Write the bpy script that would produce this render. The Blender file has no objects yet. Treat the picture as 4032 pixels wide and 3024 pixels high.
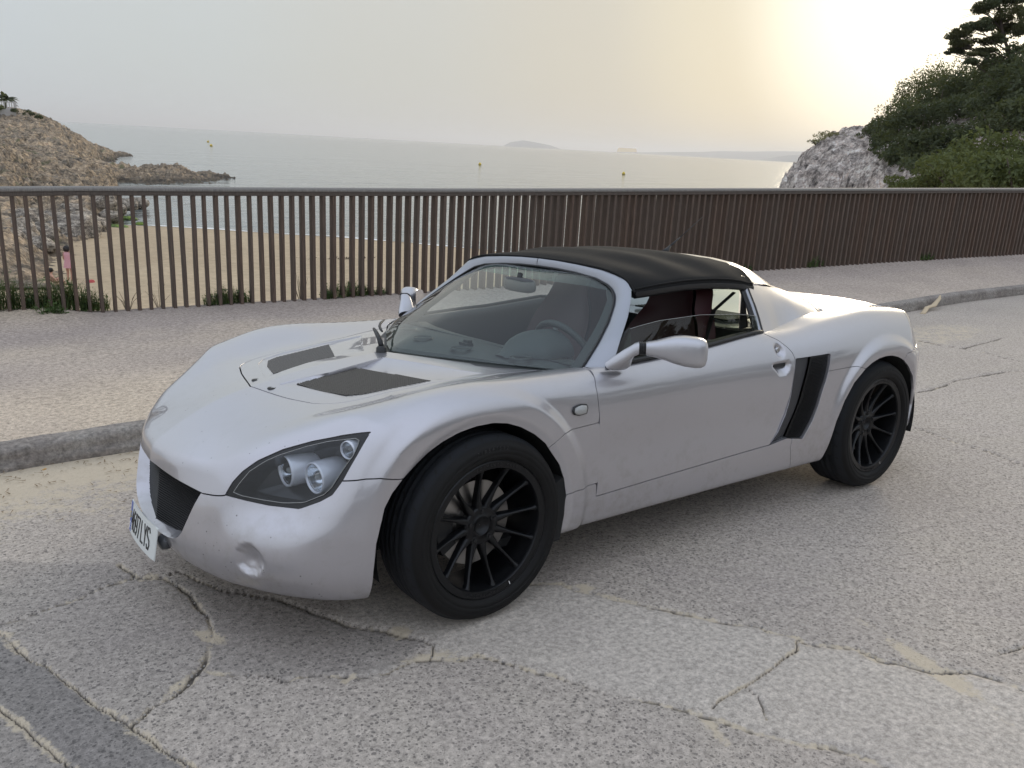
import bpy, bmesh, math, random
import numpy as np
from mathutils import Vector, Matrix
from mathutils.bvhtree import BVHTree
C = bpy.context.scene.collection
R = math.radians
# ---------------------------------------------------------------- camera, world, sun, exposure
sc = bpy.context.scene
CAMP = (1.42045, 2.70464, 1.55695)
cd = bpy.data.cameras.new('camera'); cam = bpy.data.objects.new('camera', cd); C.objects.link(cam); sc.camera = cam
rw, uw, fw = Vector((-0.79500398, 0.60429462, 0.05288365)), Vector((-0.12816681, -0.25254513, 0.95905903)), Vector((-0.59290972, -0.75567782, -0.2782249))
cam.matrix_world = Matrix(((rw.x, uw.x, -fw.x, CAMP[0]), (rw.y, uw.y, -fw.y, CAMP[1]), (rw.z, uw.z, -fw.z, CAMP[2]), (0, 0, 0, 1)))
cd.sensor_width = 36; cd.lens = 36 * 3229.86 / 4032; cd.clip_start = .05; cd.clip_end = 60000
# car frame -> world (the road falls gently towards the kerb)
CAR = Matrix(((0.99994349, -0.00069393, -0.01060828, 0), (0, 0.99786737, -0.06527409, 0), (0.01063095, 0.0652704, 0.99781098, 0), (0, 0, 0, 1)))
# hazy low sun behind the pines on the right; its disc is veiled, so the lamp is weak and wide
SUN_AZ, SUN_EL = math.atan2(-.50, -1.082), R(10)
SUND = Vector((math.cos(SUN_AZ) * math.cos(SUN_EL), math.sin(SUN_AZ) * math.cos(SUN_EL), math.sin(SUN_EL)))
w_ = bpy.data.worlds.new('World'); sc.world = w_; w_.use_nodes = True; nt_ = w_.node_tree; bg_ = nt_.nodes['Background']
sky = nt_.nodes.new('ShaderNodeTexSky'); sky.sky_type = 'NISHITA'; sky.sun_disc = False; sky.sun_elevation = SUN_EL; sky.sun_rotation = math.pi / 2 - SUN_AZ; sky.air_density = 1.0; sky.dust_density = 3.0; sky.ozone_density = 1.0
def wn(t, **k):
    n = nt_.nodes.new('ShaderNode' + t)
    for a, v in k.items(): setattr(n, a, v)
    return n
lk_ = nt_.links.new
geo = wn('TexCoord'); nrmz = wn('VectorMath', operation='NORMALIZE'); lk_(geo.outputs['Generated'], nrmz.inputs[0])
dot = wn('VectorMath', operation='DOT_PRODUCT'); lk_(nrmz.outputs[0], dot.inputs[0]); dot.inputs[1].default_value = SUND
glow = wn('ValToRGB'); lk_(dot.outputs['Value'], glow.inputs[0]); cr = glow.color_ramp; cr.interpolation = 'EASE'
# veil colour by angle from the sun (cosine), raised behind the camera to light the door
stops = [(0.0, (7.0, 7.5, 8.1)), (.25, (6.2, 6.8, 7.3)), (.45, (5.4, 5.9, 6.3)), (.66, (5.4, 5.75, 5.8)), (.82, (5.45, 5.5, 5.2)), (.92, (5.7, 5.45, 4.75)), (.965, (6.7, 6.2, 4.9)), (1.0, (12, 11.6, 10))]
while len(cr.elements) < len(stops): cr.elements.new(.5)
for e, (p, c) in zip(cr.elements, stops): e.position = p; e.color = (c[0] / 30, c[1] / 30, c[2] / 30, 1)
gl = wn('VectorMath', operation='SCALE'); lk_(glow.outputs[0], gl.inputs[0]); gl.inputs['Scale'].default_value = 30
sep = wn('SeparateXYZ'); lk_(nrmz.outputs[0], sep.inputs[0])
hz = wn('ValToRGB'); lk_(sep.outputs['Z'], hz.inputs[0]); h2 = hz.color_ramp; hs = [(0., (.93, .92, .92)), (.06, (.95, .95, .94)), (.16, (1., 1., 1.)), (.34, (1.10, 1.10, 1.12)), (.62, (1.28, 1.31, 1.40)), (1., (1.32, 1.36, 1.50))]  # sky raised overhead, out of view, to brighten the ground and car
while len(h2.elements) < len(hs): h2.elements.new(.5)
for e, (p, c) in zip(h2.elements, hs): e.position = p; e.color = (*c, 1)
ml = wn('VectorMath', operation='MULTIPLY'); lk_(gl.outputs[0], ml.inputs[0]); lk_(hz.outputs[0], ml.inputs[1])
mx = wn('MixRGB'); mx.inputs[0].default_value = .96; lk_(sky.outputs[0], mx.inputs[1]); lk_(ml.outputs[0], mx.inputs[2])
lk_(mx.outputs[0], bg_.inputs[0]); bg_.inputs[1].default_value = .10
sd_ = bpy.data.lights.new('sun', 'SUN'); sd_.energy = 1.5; sd_.angle = R(18); sd_.color = (1., .86, .66); so_ = bpy.data.objects.new('sun', sd_); C.objects.link(so_); so_.rotation_euler = SUND.to_track_quat('Z', 'Y').to_euler()
sc.view_settings.view_transform = 'Standard'; sc.view_settings.look = 'None'; sc.view_settings.exposure = 0.20; sc.view_settings.gamma = 1.0
# ---------------------------------------------------------------- helpers
def tag(o, label=None, cat=None, group=None, kind=None):
    if label: o['label'] = label
    if cat: o['category'] = cat
    if group: o['group'] = group
    if kind: o['kind'] = kind
    return o
def empty(name, label=None, cat=None, loc=(0, 0, 0), rotz=0, group=None):
    o = bpy.data.objects.new(name, None); C.objects.link(o); o.location = loc; o.rotation_euler = (0, 0, rotz); o.empty_display_size = .2
    return tag(o, label, cat, group)
def mesh_obj(name, V, F, m, parent=None, N=None, smooth=True):
    me = bpy.data.meshes.new(name); V = np.asarray(V, float)
    if isinstance(F, np.ndarray) and F.ndim == 2:
        k = F.shape[1]; me.vertices.add(len(V)); me.vertices.foreach_set('co', V.ravel()); me.loops.add(F.size); me.polygons.add(len(F))
        me.loops.foreach_set('vertex_index', F.ravel().astype(np.int32)); me.polygons.foreach_set('loop_start', np.arange(0, F.size, k, dtype=np.int32)); me.polygons.foreach_set('loop_total', np.full(len(F), k, np.int32))
        me.update(calc_edges=True); me.validate()
    else:
        me.from_pydata(V.tolist(), [], [list(map(int, f)) for f in F])
    for x in (m if isinstance(m, (list, tuple)) else [m]): me.materials.append(x)
    if smooth: me.shade_smooth()
    if N is not None and len(N) == len(me.vertices): me.normals_split_custom_set_from_vertices(np.asarray(N, float).tolist())
    o = bpy.data.objects.new(name, me); C.objects.link(o); o.parent = parent
    return o
class MB:
    """collects shapes for one mesh"""
    def __init__(s): s.V, s.F, s.n = [], [], 0
    def add(s, V, F):
        V = np.asarray(V, float); s.V.append(V); s.F += [[i + s.n for i in f] for f in F]; s.n += len(V); return s
    def box(s, c, d, M=None, bev=0):
        x, y, z = np.array(d) / 2.; v = np.array([[a, b, e] for a in (-x, x) for b in (-y, y) for e in (-z, z)])
        if M is not None: v = v @ np.array(M).T
        return s.add(v + np.array(c), [(0, 1, 3, 2), (4, 6, 7, 5), (0, 4, 5, 1), (2, 3, 7, 6), (0, 2, 6, 4), (1, 5, 7, 3)])
    def tube(s, pts, rad, n=8, cap=True, flat=1.0):
        pts = np.asarray(pts, float); k = len(pts); rad = np.broadcast_to(rad, (k,)); t = np.gradient(pts, axis=0); t /= np.linalg.norm(t, axis=1)[:, None] + 1e-12
        up = np.array([0, 0, 1.]) if abs(t[0][2]) < .9 else np.array([1., 0, 0]); V = []
        for i in range(k):
            a = np.cross(t[i], up); a /= np.linalg.norm(a); b = np.cross(a, t[i]); up = b
            for j in range(n):
                w = 2 * math.pi * j / n; V.append(pts[i] + rad[i] * (math.cos(w) * a + flat * math.sin(w) * b))
        F = [(i * n + j, i * n + (j + 1) % n, (i + 1) * n + (j + 1) % n, (i + 1) * n + j) for i in range(k - 1) for j in range(n)]
        if cap: F += [tuple(range(n))[::-1], tuple((k - 1) * n + j for j in range(n))]
        return s.add(V, F)
    def lathe(s, prof, n=48, c=(0, 0, 0), axis='y', M=None, closed=False):
        """prof: (radius, along-axis)"""
        V = []
        for r, h in prof:
            for j in range(n):
                w = 2 * math.pi * j / n; V.append((r * math.cos(w), h, r * math.sin(w)))
        V = np.array(V)
        if axis == 'z': V = V[:, [0, 2, 1]]
        if axis == 'x': V = V[:, [1, 0, 2]]
        if M is not None: V = V @ np.array(M).T
        k = len(prof); F = [(i * n + j, (i + 1) * n + j, (i + 1) * n + (j + 1) % n, i * n + (j + 1) % n) for i in range(k if closed else k - 1) for j in range(n)]
        if closed: F = [(a % (k * n), b % (k * n), c_ % (k * n), d % (k * n)) for a, b, c_, d in F]
        return s.add(V + np.array(c), F)
    def build(s, name, m, parent=None, smooth=False, mir=False, ang=None):
        V = np.concatenate(s.V); F = s.F
        if mir: V = V * [1, -1, 1]; F = [f[::-1] for f in F]
        o = mesh_obj(name, V, F, m, parent, smooth=smooth)
        if ang: o.data.set_sharp_from_angle(angle=R(ang)) if hasattr(o.data, 'set_sharp_from_angle') else None
        return o
def gridF(nu, nv, wrap=False):
    F = []
    for i in range(nu - 1):
        for j in range(nv if wrap else nv - 1): F.append((i * nv + j, i * nv + (j + 1) % nv, (i + 1) * nv + (j + 1) % nv, (i + 1) * nv + j))
    return F
def spline(pts, n, closed=False):
    """centripetal-ish catmull-rom resampling of points to n samples"""
    P = np.asarray(pts, float); L = np.r_[0, np.cumsum(np.linalg.norm(np.diff(P, axis=0), axis=1))]
    return hermite_rows(L, P, np.linspace(0, L[-1], n))
def resample(P, n):
    P = np.asarray(P, float); L = np.r_[0, np.cumsum(np.linalg.norm(np.diff(P, axis=0), axis=1))]; q = np.linspace(0, L[-1], n)
    return np.stack([np.interp(q, L, P[:, k]) for k in range(P.shape[1])], 1)
# ---- node helpers
class NT:
    def __init__(s, name, disp=False):
        s.m = bpy.data.materials.new(name); s.m.use_nodes = True; s.t = s.m.node_tree; s.b = s.t.nodes['Principled BSDF']; s.out = s.t.nodes['Material Output']
    def n(s, typ, **k):
        nd = s.t.nodes.new('ShaderNode' + typ)
        for a, v in k.items():
            if hasattr(nd, a): setattr(nd, a, v)
        return nd
    def l(s, a, b): s.t.links.new(a, b); return s
    def set(s, **k):
        for a, v in k.items():
            i = s.b.inputs[a.replace('_', ' ')]
            if isinstance(v, (tuple, list)) and len(v) == 3: v = (*v, 1)
            if hasattr(v, 'is_output') or hasattr(v, 'links') and not isinstance(v, (int, float, tuple)): s.l(v, i)
            else: i.default_value = v
        return s
    def coord(s, which='Object', scale=None):
        c = s.n('TexCoord').outputs[which]
        if scale is not None:
            mp = s.n('Mapping'); s.l(c, mp.inputs[0]); mp.inputs['Scale'].default_value = scale if isinstance(scale, tuple) else (scale,) * 3; return mp.outputs[0]
        return c
    def noise(s, vec, scale, detail=4, rough=.55, out='Fac', dist=0):
        nd = s.n('TexNoise'); s.l(vec, nd.inputs['Vector']); nd.inputs['Scale'].default_value = scale; nd.inputs['Detail'].default_value = detail; nd.inputs['Roughness'].default_value = rough; nd.inputs['Distortion'].default_value = dist
        return nd.outputs[out]
    def voro(s, vec, scale, feature='F1', out='Distance', rand=1.):
        nd = s.n('TexVoronoi'); nd.feature = feature; s.l(vec, nd.inputs['Vector']); nd.inputs['Scale'].default_value = scale; nd.inputs['Randomness'].default_value = rand
        return nd.outputs[out]
    def ramp(s, fac, stops, interp='LINEAR'):
        nd = s.n('ValToRGB'); s.l(fac, nd.inputs[0]); cr = nd.color_ramp; cr.interpolation = interp
        while len(cr.elements) < len(stops): cr.elements.new(.5)
        for e, (p, c) in zip(cr.elements, stops): e.position = p; e.color = (*c, 1) if not isinstance(c, (int, float)) else (c, c, c, 1)
        return nd.outputs[0]
    def mix(s, f, a, b, mode='MIX'):
        nd = s.n('MixRGB'); nd.blend_type = mode
        for v, i in ((f, 0), (a, 1), (b, 2)):
            if hasattr(v, 'is_linked'): s.l(v, nd.inputs[i])
            else: nd.inputs[i].default_value = v if isinstance(v, (int, float)) else (*v, 1)[:4]
        return nd.outputs[0]
    def math(s, op, a, b=0.):
        nd = s.n('Math'); nd.operation = op
        for v, i in ((a, 0), (b, 1)):
            if hasattr(v, 'is_linked'): s.l(v, nd.inputs[i])
            else: nd.inputs[i].default_value = v
        return nd.outputs[0]
    def bump(s, h, strength=.3, dist=.01, normal=None):
        nd = s.n('Bump'); nd.inputs['Strength'].default_value = strength; nd.inputs['Distance'].default_value = dist; s.l(h, nd.inputs['Height'])
        if normal is not None: s.l(normal, nd.inputs['Normal'])
        return nd.outputs[0]
def simple(name, col, rough=.5, metal=0., **k):
    t = NT(name); t.set(Base_Color=col, Roughness=rough, Metallic=metal)
    for a, v in k.items(): t.set(**{a: v})
    return t.m
def glassmat(name, col=(1, 1, 1), rough=0., ior=1.45, alpha=None):
    """thin pane: straight-through transparency with fresnel reflection"""
    t = NT(name); tr = t.n('BsdfTransparent'); tr.inputs[0].default_value = (*col, 1); gl = t.n('BsdfGlossy'); gl.inputs['Roughness'].default_value = rough
    ge = t.n('NewGeometry'); dt = t.n('VectorMath'); dt.operation = 'DOT_PRODUCT'; t.l(ge.outputs['Normal'], dt.inputs[0]); t.l(ge.outputs['Incoming'], dt.inputs[1]); f0 = ((ior - 1) / (ior + 1)) ** 2 * 1.7
    p = t.math('POWER', t.math('SUBTRACT', 1., t.math('MINIMUM', t.math('ABSOLUTE', dt.outputs['Value']), 1.)), 5.); f2 = t.math('ADD', t.math('MULTIPLY', p, 1 - f0), f0); mx = t.n('MixShader')
    t.l(f2, mx.inputs[0]); t.l(tr.outputs[0], mx.inputs[1]); t.l(gl.outputs[0], mx.inputs[2]); t.l(mx.outputs[0], t.out.inputs['Surface'])
    return t.m
# ---------------------------------------------------------------- body surface of the car (numpy, car frame: x forward, y left, z up)
def hermite_rows(xs, A, xq):
    """cubic through rows A (n,m) at xs, evaluated at xq, tangents limited"""
    xs = np.asarray(xs, float); A = np.asarray(A, float); h = np.diff(xs)[:, None]
    d = np.diff(A, axis=0) / h
    m = np.zeros_like(A); m[0] = d[0]; m[-1] = d[-1]
    w1 = 2 * h[1:] + h[:-1]; w2 = h[1:] + 2 * h[:-1]
    same = d[1:] * d[:-1] > 0
    hm = (w1 + w2) / (w1 / np.where(same, d[:-1], 1) + w2 / np.where(same, d[1:], 1))
    m[1:-1] = np.where(same, hm, 0)
    cen = (d[:-1] * h[1:] + d[1:] * h[:-1]) / (h[1:] + h[:-1])
    m[1:-1] = .5 * m[1:-1] + .5 * cen
    xq = np.clip(xq, xs[0], xs[-1]); i = np.clip(np.searchsorted(xs, xq) - 1, 0, len(xs) - 2)
    t = ((xq - xs[i]) / (xs[i + 1] - xs[i]))[:, None]; H = h[i]
    return ((2*t**3-3*t**2+1)*A[i] + (t**3-2*t**2+t)*H*m[i] + (-2*t**3+3*t**2)*A[i+1] + (t**3-t**2)*H*m[i+1])

def blur1(A, s, axis, mode='edge'):
    r = int(3 * s) + 1; k = np.exp(-.5 * (np.arange(-r, r + 1) / s) ** 2); k /= k.sum()
    P = np.pad(A, [(r, r) if a == axis else (0, 0) for a in (0, 1)], mode=mode)
    return sum(k[i] * np.take(P, np.arange(i, i + A.shape[axis]), axis=axis) for i in range(2 * r + 1))

class LUT:
    def __init__(s, u0, v0, h, A): s.u0, s.v0, s.h, s.A = u0, v0, h, A
    def __call__(s, u, v):
        a = np.clip((u - s.u0) / s.h, 1.001, s.A.shape[0] - 3.001); b = np.clip((v - s.v0) / s.h, 1.001, s.A.shape[1] - 3.001)
        i = a.astype(int); j = b.astype(int); p = a - i; q = b - j
        def w(t): return ((-t+2*t*t-t**3)/2, (2-5*t*t+3*t**3)/2, (t+4*t*t-3*t**3)/2, (t**3-t*t)/2)
        wp, wq = w(p), w(q); r = 0
        for k in range(4):
            for l in range(4): r = r + wp[k] * wq[l] * s.A[i + k - 1, j + l - 1]
        return r
HL = .01
# top heights: x, then six (y, z) columns
TT = [
 (.85, (0,.50),(.2,.49),(.33,.47),(.42,.44),(.5,.41),(.85,.30)),
 (.78, (0,.540),(.2,0.529),(.33,.515),(.40,.495),(.47,.46),(.85,.35)),
 (.70, (0,.591),(.2,0.575),(.32,.555),(.40,.540),(.46,.505),(.85,.40)),
 (.63, (0,.628),(.2,0.610),(.34,.600),(.452,.592),(.498,.578),(.85,.45)),
 (.55, (0,.661),(.2,0.643),(.37,.638),(.4975,.638),(.545,.621),(.85,.50)),
 (.49, (0,.679),(.2,0.663),(.40,.660),(.5375,.667),(.60,.650),(.85,.53)),
 (.444,(0,.690),(.2,0.675),(.42,.676),(.58,.688),(.645,.668),(.85,.56)),
 (.376,(0,.703),(.2,0.689),(.45,.690),(.6425,.720),(.725,.695),(.85,.60)),
 (.294,(0,.721),(.2,0.705),(.46,.698),(.6775,.739),(.75,.715),(.85,.64)),
 (.22, (0,.734),(.2,0.717),(.47,.708),(.705,.755),(.765,.733),(.85,.66)),
 (.146,(0,.745),(.2,0.728),(.48,.718),(.725,.769),(.78,.745),(.86,.67)),
 (.058,(0,.755),(.2,0.738),(.48,.725),(.735,.778),(.785,.755),(.86,.68)),
 (-.036,(0,.762),(.2,.752),(.48,.735),(.735,.780),(.785,.758),(.86,.69)),
 (-.142,(0,.765),(.2,.757),(.5,.742),(.7325,.776),(.785,.753),(.86,.69)),
 (-.25,(0,.765),(.2,.760),(.5,.748),(.727,.772),(.78,.748),(.86,.685)),
 (-.45,(0,.765),(.2,.762),(.55,.756),(.71,.771),(.765,.748),(.86,.68)),
 (-.60,(0,.765),(.2,.765),(.60,.767),(.70,.775),(.755,.755),(.86,.68)),
 (-1.1,(0,.78),(.2,.78),(.60,.80),(.70,.804),(.75,.787),(.86,.70)),
 (-1.45,(0,.80),(.2,.80),(.58,.825),(.68,.836),(.735,.822),(.85,.745)),
 (-1.6, (0,.795),(.2,.795),(.55,.81),(.66,.828),(.74,.806),(.85,.755)),
 (-1.75,(0,.79),(.25,.79),(.52,.805),(.62,.838),(.72,.820),(.85,.775)),
 (-1.9, (0,.79),(.25,.79),(.50,.795),(.61,.858),(.71,.842),(.85,.79)),
 (-2.12,(0,.79),(.25,.785),(.48,.768),(.60,.862),(.70,.865),(.85,.81)),
 (-2.32,(0,.80),(.25,.80),(.48,.80),(.60,.866),(.70,.877),(.85,.82)),
 (-2.5, (0,.815),(.25,.82),(.49,.83),(.61,.862),(.70,.870),(.85,.81)),
 (-2.75,(0,.835),(.25,.835),(.5,.838),(.62,.846),(.70,.842),(.85,.79)),
 (-3.05,(0,.842),(.25,.84),(.5,.836),(.62,.82),(.70,.80),(.85,.75))]
def make_T():
    rows = sorted([(r[0], [c[0] for c in r[1:]] + [c[1] for c in r[1:]]) for r in TT])
    xs = [r[0] for r in rows]; xq = np.arange(-3.1, .9, HL); yq = np.arange(-.03, .95, HL)
    B = hermite_rows(xs, [r[1] for r in rows], xq); Z = np.zeros((len(xq), len(yq)))
    for i in range(len(xq)):
        yy, zz = B[i, :6], B[i, 6:]
        Z[i] = hermite_rows(yy, zz[:, None], np.abs(yq))[:, 0]
        e = np.abs(yq) > yy[-1]; Z[i, e] -= (np.abs(yq[e]) - yy[-1]) * .8
    Z = blur1(Z, 1.6, 0); Z = blur1(Z, .8, 1)
    return LUT(xq[0], yq[0], HL, Z)
# side half-widths: z rows, x columns
SZ = [.10, .18, .28, .40, .55, .69, .76, .80, .88]
SS = [
 (.85, .80,.80,.80,.80,.80,.80,.80,.80,.80),
 (.45, .755,.775,.79,.79,.782,.762,.745,.73,.70),
 (.20, .755,.77,.785,.787,.786,.782,.772,.762,.73),
 (-.25,.750,.765,.783,.788,.786,.780,.768,.755,.72),
 (-.50,.750,.768,.784,.789,.787,.774,.752,.730,.69),
 (-1.0,.765,.778,.790,.793,.788,.776,.752,.730,.69),
 (-1.5,.775,.790,.800,.804,.800,.788,.765,.742,.70),
 (-1.75,.78,.798,.815,.822,.822,.812,.790,.768,.72),
 (-2.0,.79,.808,.825,.834,.836,.830,.812,.792,.745),
 (-2.35,.80,.815,.832,.840,.843,.838,.822,.805,.76),
 (-2.7,.80,.812,.825,.832,.834,.828,.812,.795,.755),
 (-3.1,.80,.81,.82,.82,.82,.815,.80,.78,.74)]
def make_S():
    rows = sorted(SS); xs = [r[0] for r in rows]; xq = np.arange(-3.15, .95, HL); zq = np.arange(.05, 1.0, HL)
    B = hermite_rows(xs, [r[1:] for r in rows], xq)
    Z = hermite_rows(SZ, B.T, zq).T
    return LUT(xq[0], zq[0], HL, blur1(blur1(Z, 2, 0), 1.5, 1))
# front: x of the nose by y row and z column
FZ = [.10, .18, .28, .38, .455, .535, .60, .66, .75]
FF = [
 (0,   .71,.775,.822,.812,.800,.785,.765,.74,.70),
 (.2,  .69,.76,.800,.790,.777,.764,.745,.72,.68),
 (.36, .66,.725,.765,.752,.736,.712,.695,.67,.63),
 (.455,.63,.690,.735,.722,.704,.676,.645,.61,.56),
 (.50, .60,.665,.718,.704,.668,.640,.606,.565,.51),
 (.57, .56,.625,.685,.670,.612,.578,.546,.505,.44),
 (.65, .50,.565,.630,.615,.553,.512,.480,.440,.37),
 (.72, .43,.495,.562,.552,.515,.470,.440,.402,.33),
 (.76, .36,.43,.495,.490,.468,.436,.402,.365,.30),
 (.80, .28,.35,.415,.415,.395,.37,.34,.30,.24),
 (.90, .10,.15,.20,.20,.18,.16,.13,.10,.05)]
def make_F():
    ys = [r[0] for r in FF]; yq = np.arange(-.03, .95, HL); zq = np.arange(.05, .9, HL)
    B = hermite_rows(ys, [r[1:] for r in FF], np.abs(yq)); Z = hermite_rows(FZ, B.T, zq).T
    return LUT(yq[0], zq[0], HL, blur1(blur1(Z, 1.0, 0), 1.0, 1))
T_, S_, F_ = make_T(), make_S(), make_F()
def sstep(a, b, x): t = np.clip((x - a) / (b - a), 0, 1); return t * t * (3 - 2 * t)
def smax(a, b, k): h = np.maximum(k - np.abs(a - b), 0) / k; return np.maximum(a, b) + h * h * k * .25
FWC, RWC = (0.0, .318), (-2.335, .315)              # wheel centres in the side view
def flare(x, z):
    r1 = np.hypot(x - FWC[0], z - FWC[1]); r2 = np.hypot(x - RWC[0], z - RWC[1])
    f1 = .020 * sstep(.475, .425, r1) - .012 * sstep(.385, .345, r1)
    f2 = .020 * sstep(.455, .405, r2) - .012 * sstep(.375, .335, r2)
    return f1 * sstep(.16, .24, z) + f2 * sstep(.16, .24, z) * sstep(-1.86, -1.99, x)
RY = [0, .2, .4, .6, .7, .76, .8, .85, .95]; RX = [-2.985, -2.98, -2.965, -2.92, -2.865, -2.805, -2.735, -2.62, -2.30]
RZ = [.1, .26, .42, .6, .64, .66, .75, .79, .86, .95]; RD = [.04, .01, -.01, 0, .005, .035, .09, .12, .17, .22]
def fbody(P):
    x, y, z = P[:, 0], np.abs(P[:, 1]), P[:, 2]
    a = (z - T_(x, y)) * .93
    b = y - S_(x, z) - flare(x, z)
    c = (x - F_(y, z)) * .9
    r = np.interp(y, RY, RX) + np.interp(z, RZ, RD) * sstep(.2, .7, y) - x
    g = np.interp(x, [-3, -2.7, -1.9, -.4, .45, .8], [.27, .255, .20, .208, .180, .178]) - z
    v = smax(a, b, .045); v = smax(v, c, .022); v = smax(v, r, .03); v = smax(v, g, .03)
    # concave shoulder line under the door crease
    return v
def grad(P, e=.002):
    g = np.stack([fbody(P + d) - fbody(P - d) for d in np.eye(3) * e], 1)
    return g / np.linalg.norm(g, axis=1)[:, None]
ZM = .43
def shoot(O, D, n=24):
    lo = np.zeros(len(O)); hi = np.full(len(O), 1.1)
    for _ in range(n):
        m = (lo + hi) / 2; v = fbody(O + D * m[:, None]); lo = np.where(v < 0, m, lo); hi = np.where(v < 0, hi, m)
    return O + D * ((lo + hi) / 2)[:, None]
def path_plan():
    # boundary of the inner skeleton, nose centre -> side -> tail centre : points and outward directions in plan
    pts, nr = [], []
    xf, yb, r, xr = .46, .52, .30, -2.62; st = .0068
    for y in np.arange(0, yb - r, st): pts.append((xf, y)); nr.append((1, 0))
    for a in np.linspace(0, math.pi / 2, 90): pts.append((xf - r + r * math.cos(a), yb - r + r * math.sin(a))); nr.append((math.cos(a), math.sin(a)))
    for x in np.arange(xf - r - st, xr + r, -st): pts.append((x, yb)); nr.append((0, 1))
    for a in np.linspace(math.pi / 2, math.pi, 60): pts.append((xr + r + r * math.cos(a), yb - r + r * math.sin(a))); nr.append((math.cos(a), math.sin(a)))
    for y in np.linspace(yb - r, 0, 20)[1:]: pts.append((xr, y)); nr.append((-1, 0))
    return np.array(pts), np.array(nr)
def grid_tris(nu, nv, off=0):
    i, j = np.meshgrid(np.arange(nu - 1), np.arange(nv - 1), indexing='ij'); a = (i * nv + j).ravel() + off
    return np.concatenate([np.stack([a, a + 1, a + nv + 1], 1), np.stack([a, a + nv + 1, a + nv], 1)])
def clip(V, Fc, s):
    """keep the part of the triangle mesh where s > 0; returns V, F"""
    ins = s > 0; k = ins[Fc].sum(1)
    out = [Fc[k == 3]]; ev = {}
    newV = [V]; n = len(V)
    m1, m2 = Fc[k == 1], Fc[k == 2]
    def rot(M, want):
        f = ins[M] == want; r = np.argmax(f, 1)[:, None]
        return np.take_along_axis(M, (np.arange(3)[None] + r) % 3, 1)
    m1 = rot(m1, True) if len(m1) else m1; m2 = rot(m2, False) if len(m2) else m2
    E = []
    if len(m1): E += [m1[:, [0, 1]], m1[:, [0, 2]]]
    if len(m2): E += [m2[:, [0, 1]], m2[:, [0, 2]]]
    if not E: return compact(V, out[0])
    E = np.concatenate(E); Es = np.sort(E, 1); u, inv = np.unique(Es, axis=0, return_inverse=True); inv = inv.ravel()
    t = (s[u[:, 0]] / (s[u[:, 0]] - s[u[:, 1]]))[:, None]; t = np.clip(t, .0, 1.)
    NV = V[u[:, 0]] * (1 - t) + V[u[:, 1]] * t; idx = inv + n; p = 0
    if len(m1):
        a, b = idx[p:p + len(m1)], idx[p + len(m1):p + 2 * len(m1)]; p += 2 * len(m1)
        out.append(np.stack([m1[:, 0], a, b], 1))
    if len(m2):
        a, b = idx[p:p + len(m2)], idx[p + len(m2):p + 2 * len(m2)]
        out.append(np.stack([a, m2[:, 1], m2[:, 2]], 1)); out.append(np.stack([a, m2[:, 2], b], 1))
    return compact(np.concatenate([V, NV]), np.concatenate(out))
def compact(V, Fc):
    if len(Fc) == 0: return V[:0], Fc
    u, inv = np.unique(Fc, return_inverse=True)
    return V[u], inv.reshape(Fc.shape)
def sd_poly(P2, poly):
    """signed distance, positive inside"""
    poly = np.asarray(poly, float); A = poly; B = np.roll(poly, -1, 0); d = np.full(len(P2), 1e9); ins = np.zeros(len(P2), bool)
    for a, b in zip(A, B):
        e = b - a; w = P2 - a; t = np.clip((w @ e) / (e @ e + 1e-12), 0, 1); d = np.minimum(d, np.hypot(*(w - t[:, None] * e).T))
        c = (a[1] > P2[:, 1]) != (b[1] > P2[:, 1])
        xx = a[0] + (P2[:, 1] - a[1]) / (b[1] - a[1] + 1e-12) * (b[0] - a[0]); ins ^= c & (P2[:, 0] < xx)
    return np.where(ins, d, -d)
def half_body():
    pts, nr = path_plan(); nphi = 150
    ph = np.linspace(math.pi / 2, -math.pi / 2, nphi)
    O = np.repeat(np.c_[pts, np.full(len(pts), ZM)], nphi, 0)
    D = np.stack([np.outer(nr[:, 0], np.cos(ph)).ravel(), np.outer(nr[:, 1], np.cos(ph)).ravel(), np.tile(np.sin(ph), len(pts))], 1)
    V1 = shoot(O, D); F1 = grid_tris(len(pts), nphi)
    gx = np.arange(-2.64, .475, .0075); gy = np.arange(0, .53, .0075)
    X, Y = np.meshgrid(gx, gy, indexing='ij'); O = np.stack([X.ravel(), Y.ravel(), np.full(X.size, ZM)], 1); D = np.tile([0, 0, 1.], (len(O), 1))
    V2 = shoot(O, D); F2 = grid_tris(len(gx), len(gy))[:, ::-1]
    poly = np.concatenate([pts, [[-2.62, -.1], [.46, -.1]]]); V2, F2 = clip(V2, F2, sd_poly(V2[:, :2], poly))
    b = np.abs(sd_poly(V2[:, :2], poly)) < 1e-5; V2[b] = shoot(np.c_[V2[b, :2], np.full(b.sum(), ZM)], np.tile([0, 0, 1.], (b.sum(), 1)))
    V = np.concatenate([V1, V2]); Fc = np.concatenate([F1, F2 + len(V1)])
    # outward orientation
    c = V[Fc]; n = np.cross(c[:, 1] - c[:, 0], c[:, 2] - c[:, 0]); g = grad(c.mean(1)); fl = (n * g).sum(1) < 0
    Fc[fl] = Fc[fl][:, ::-1]; area = np.linalg.norm(n, axis=1); Fc = Fc[area > 1e-10]
    return V, Fc
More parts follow.
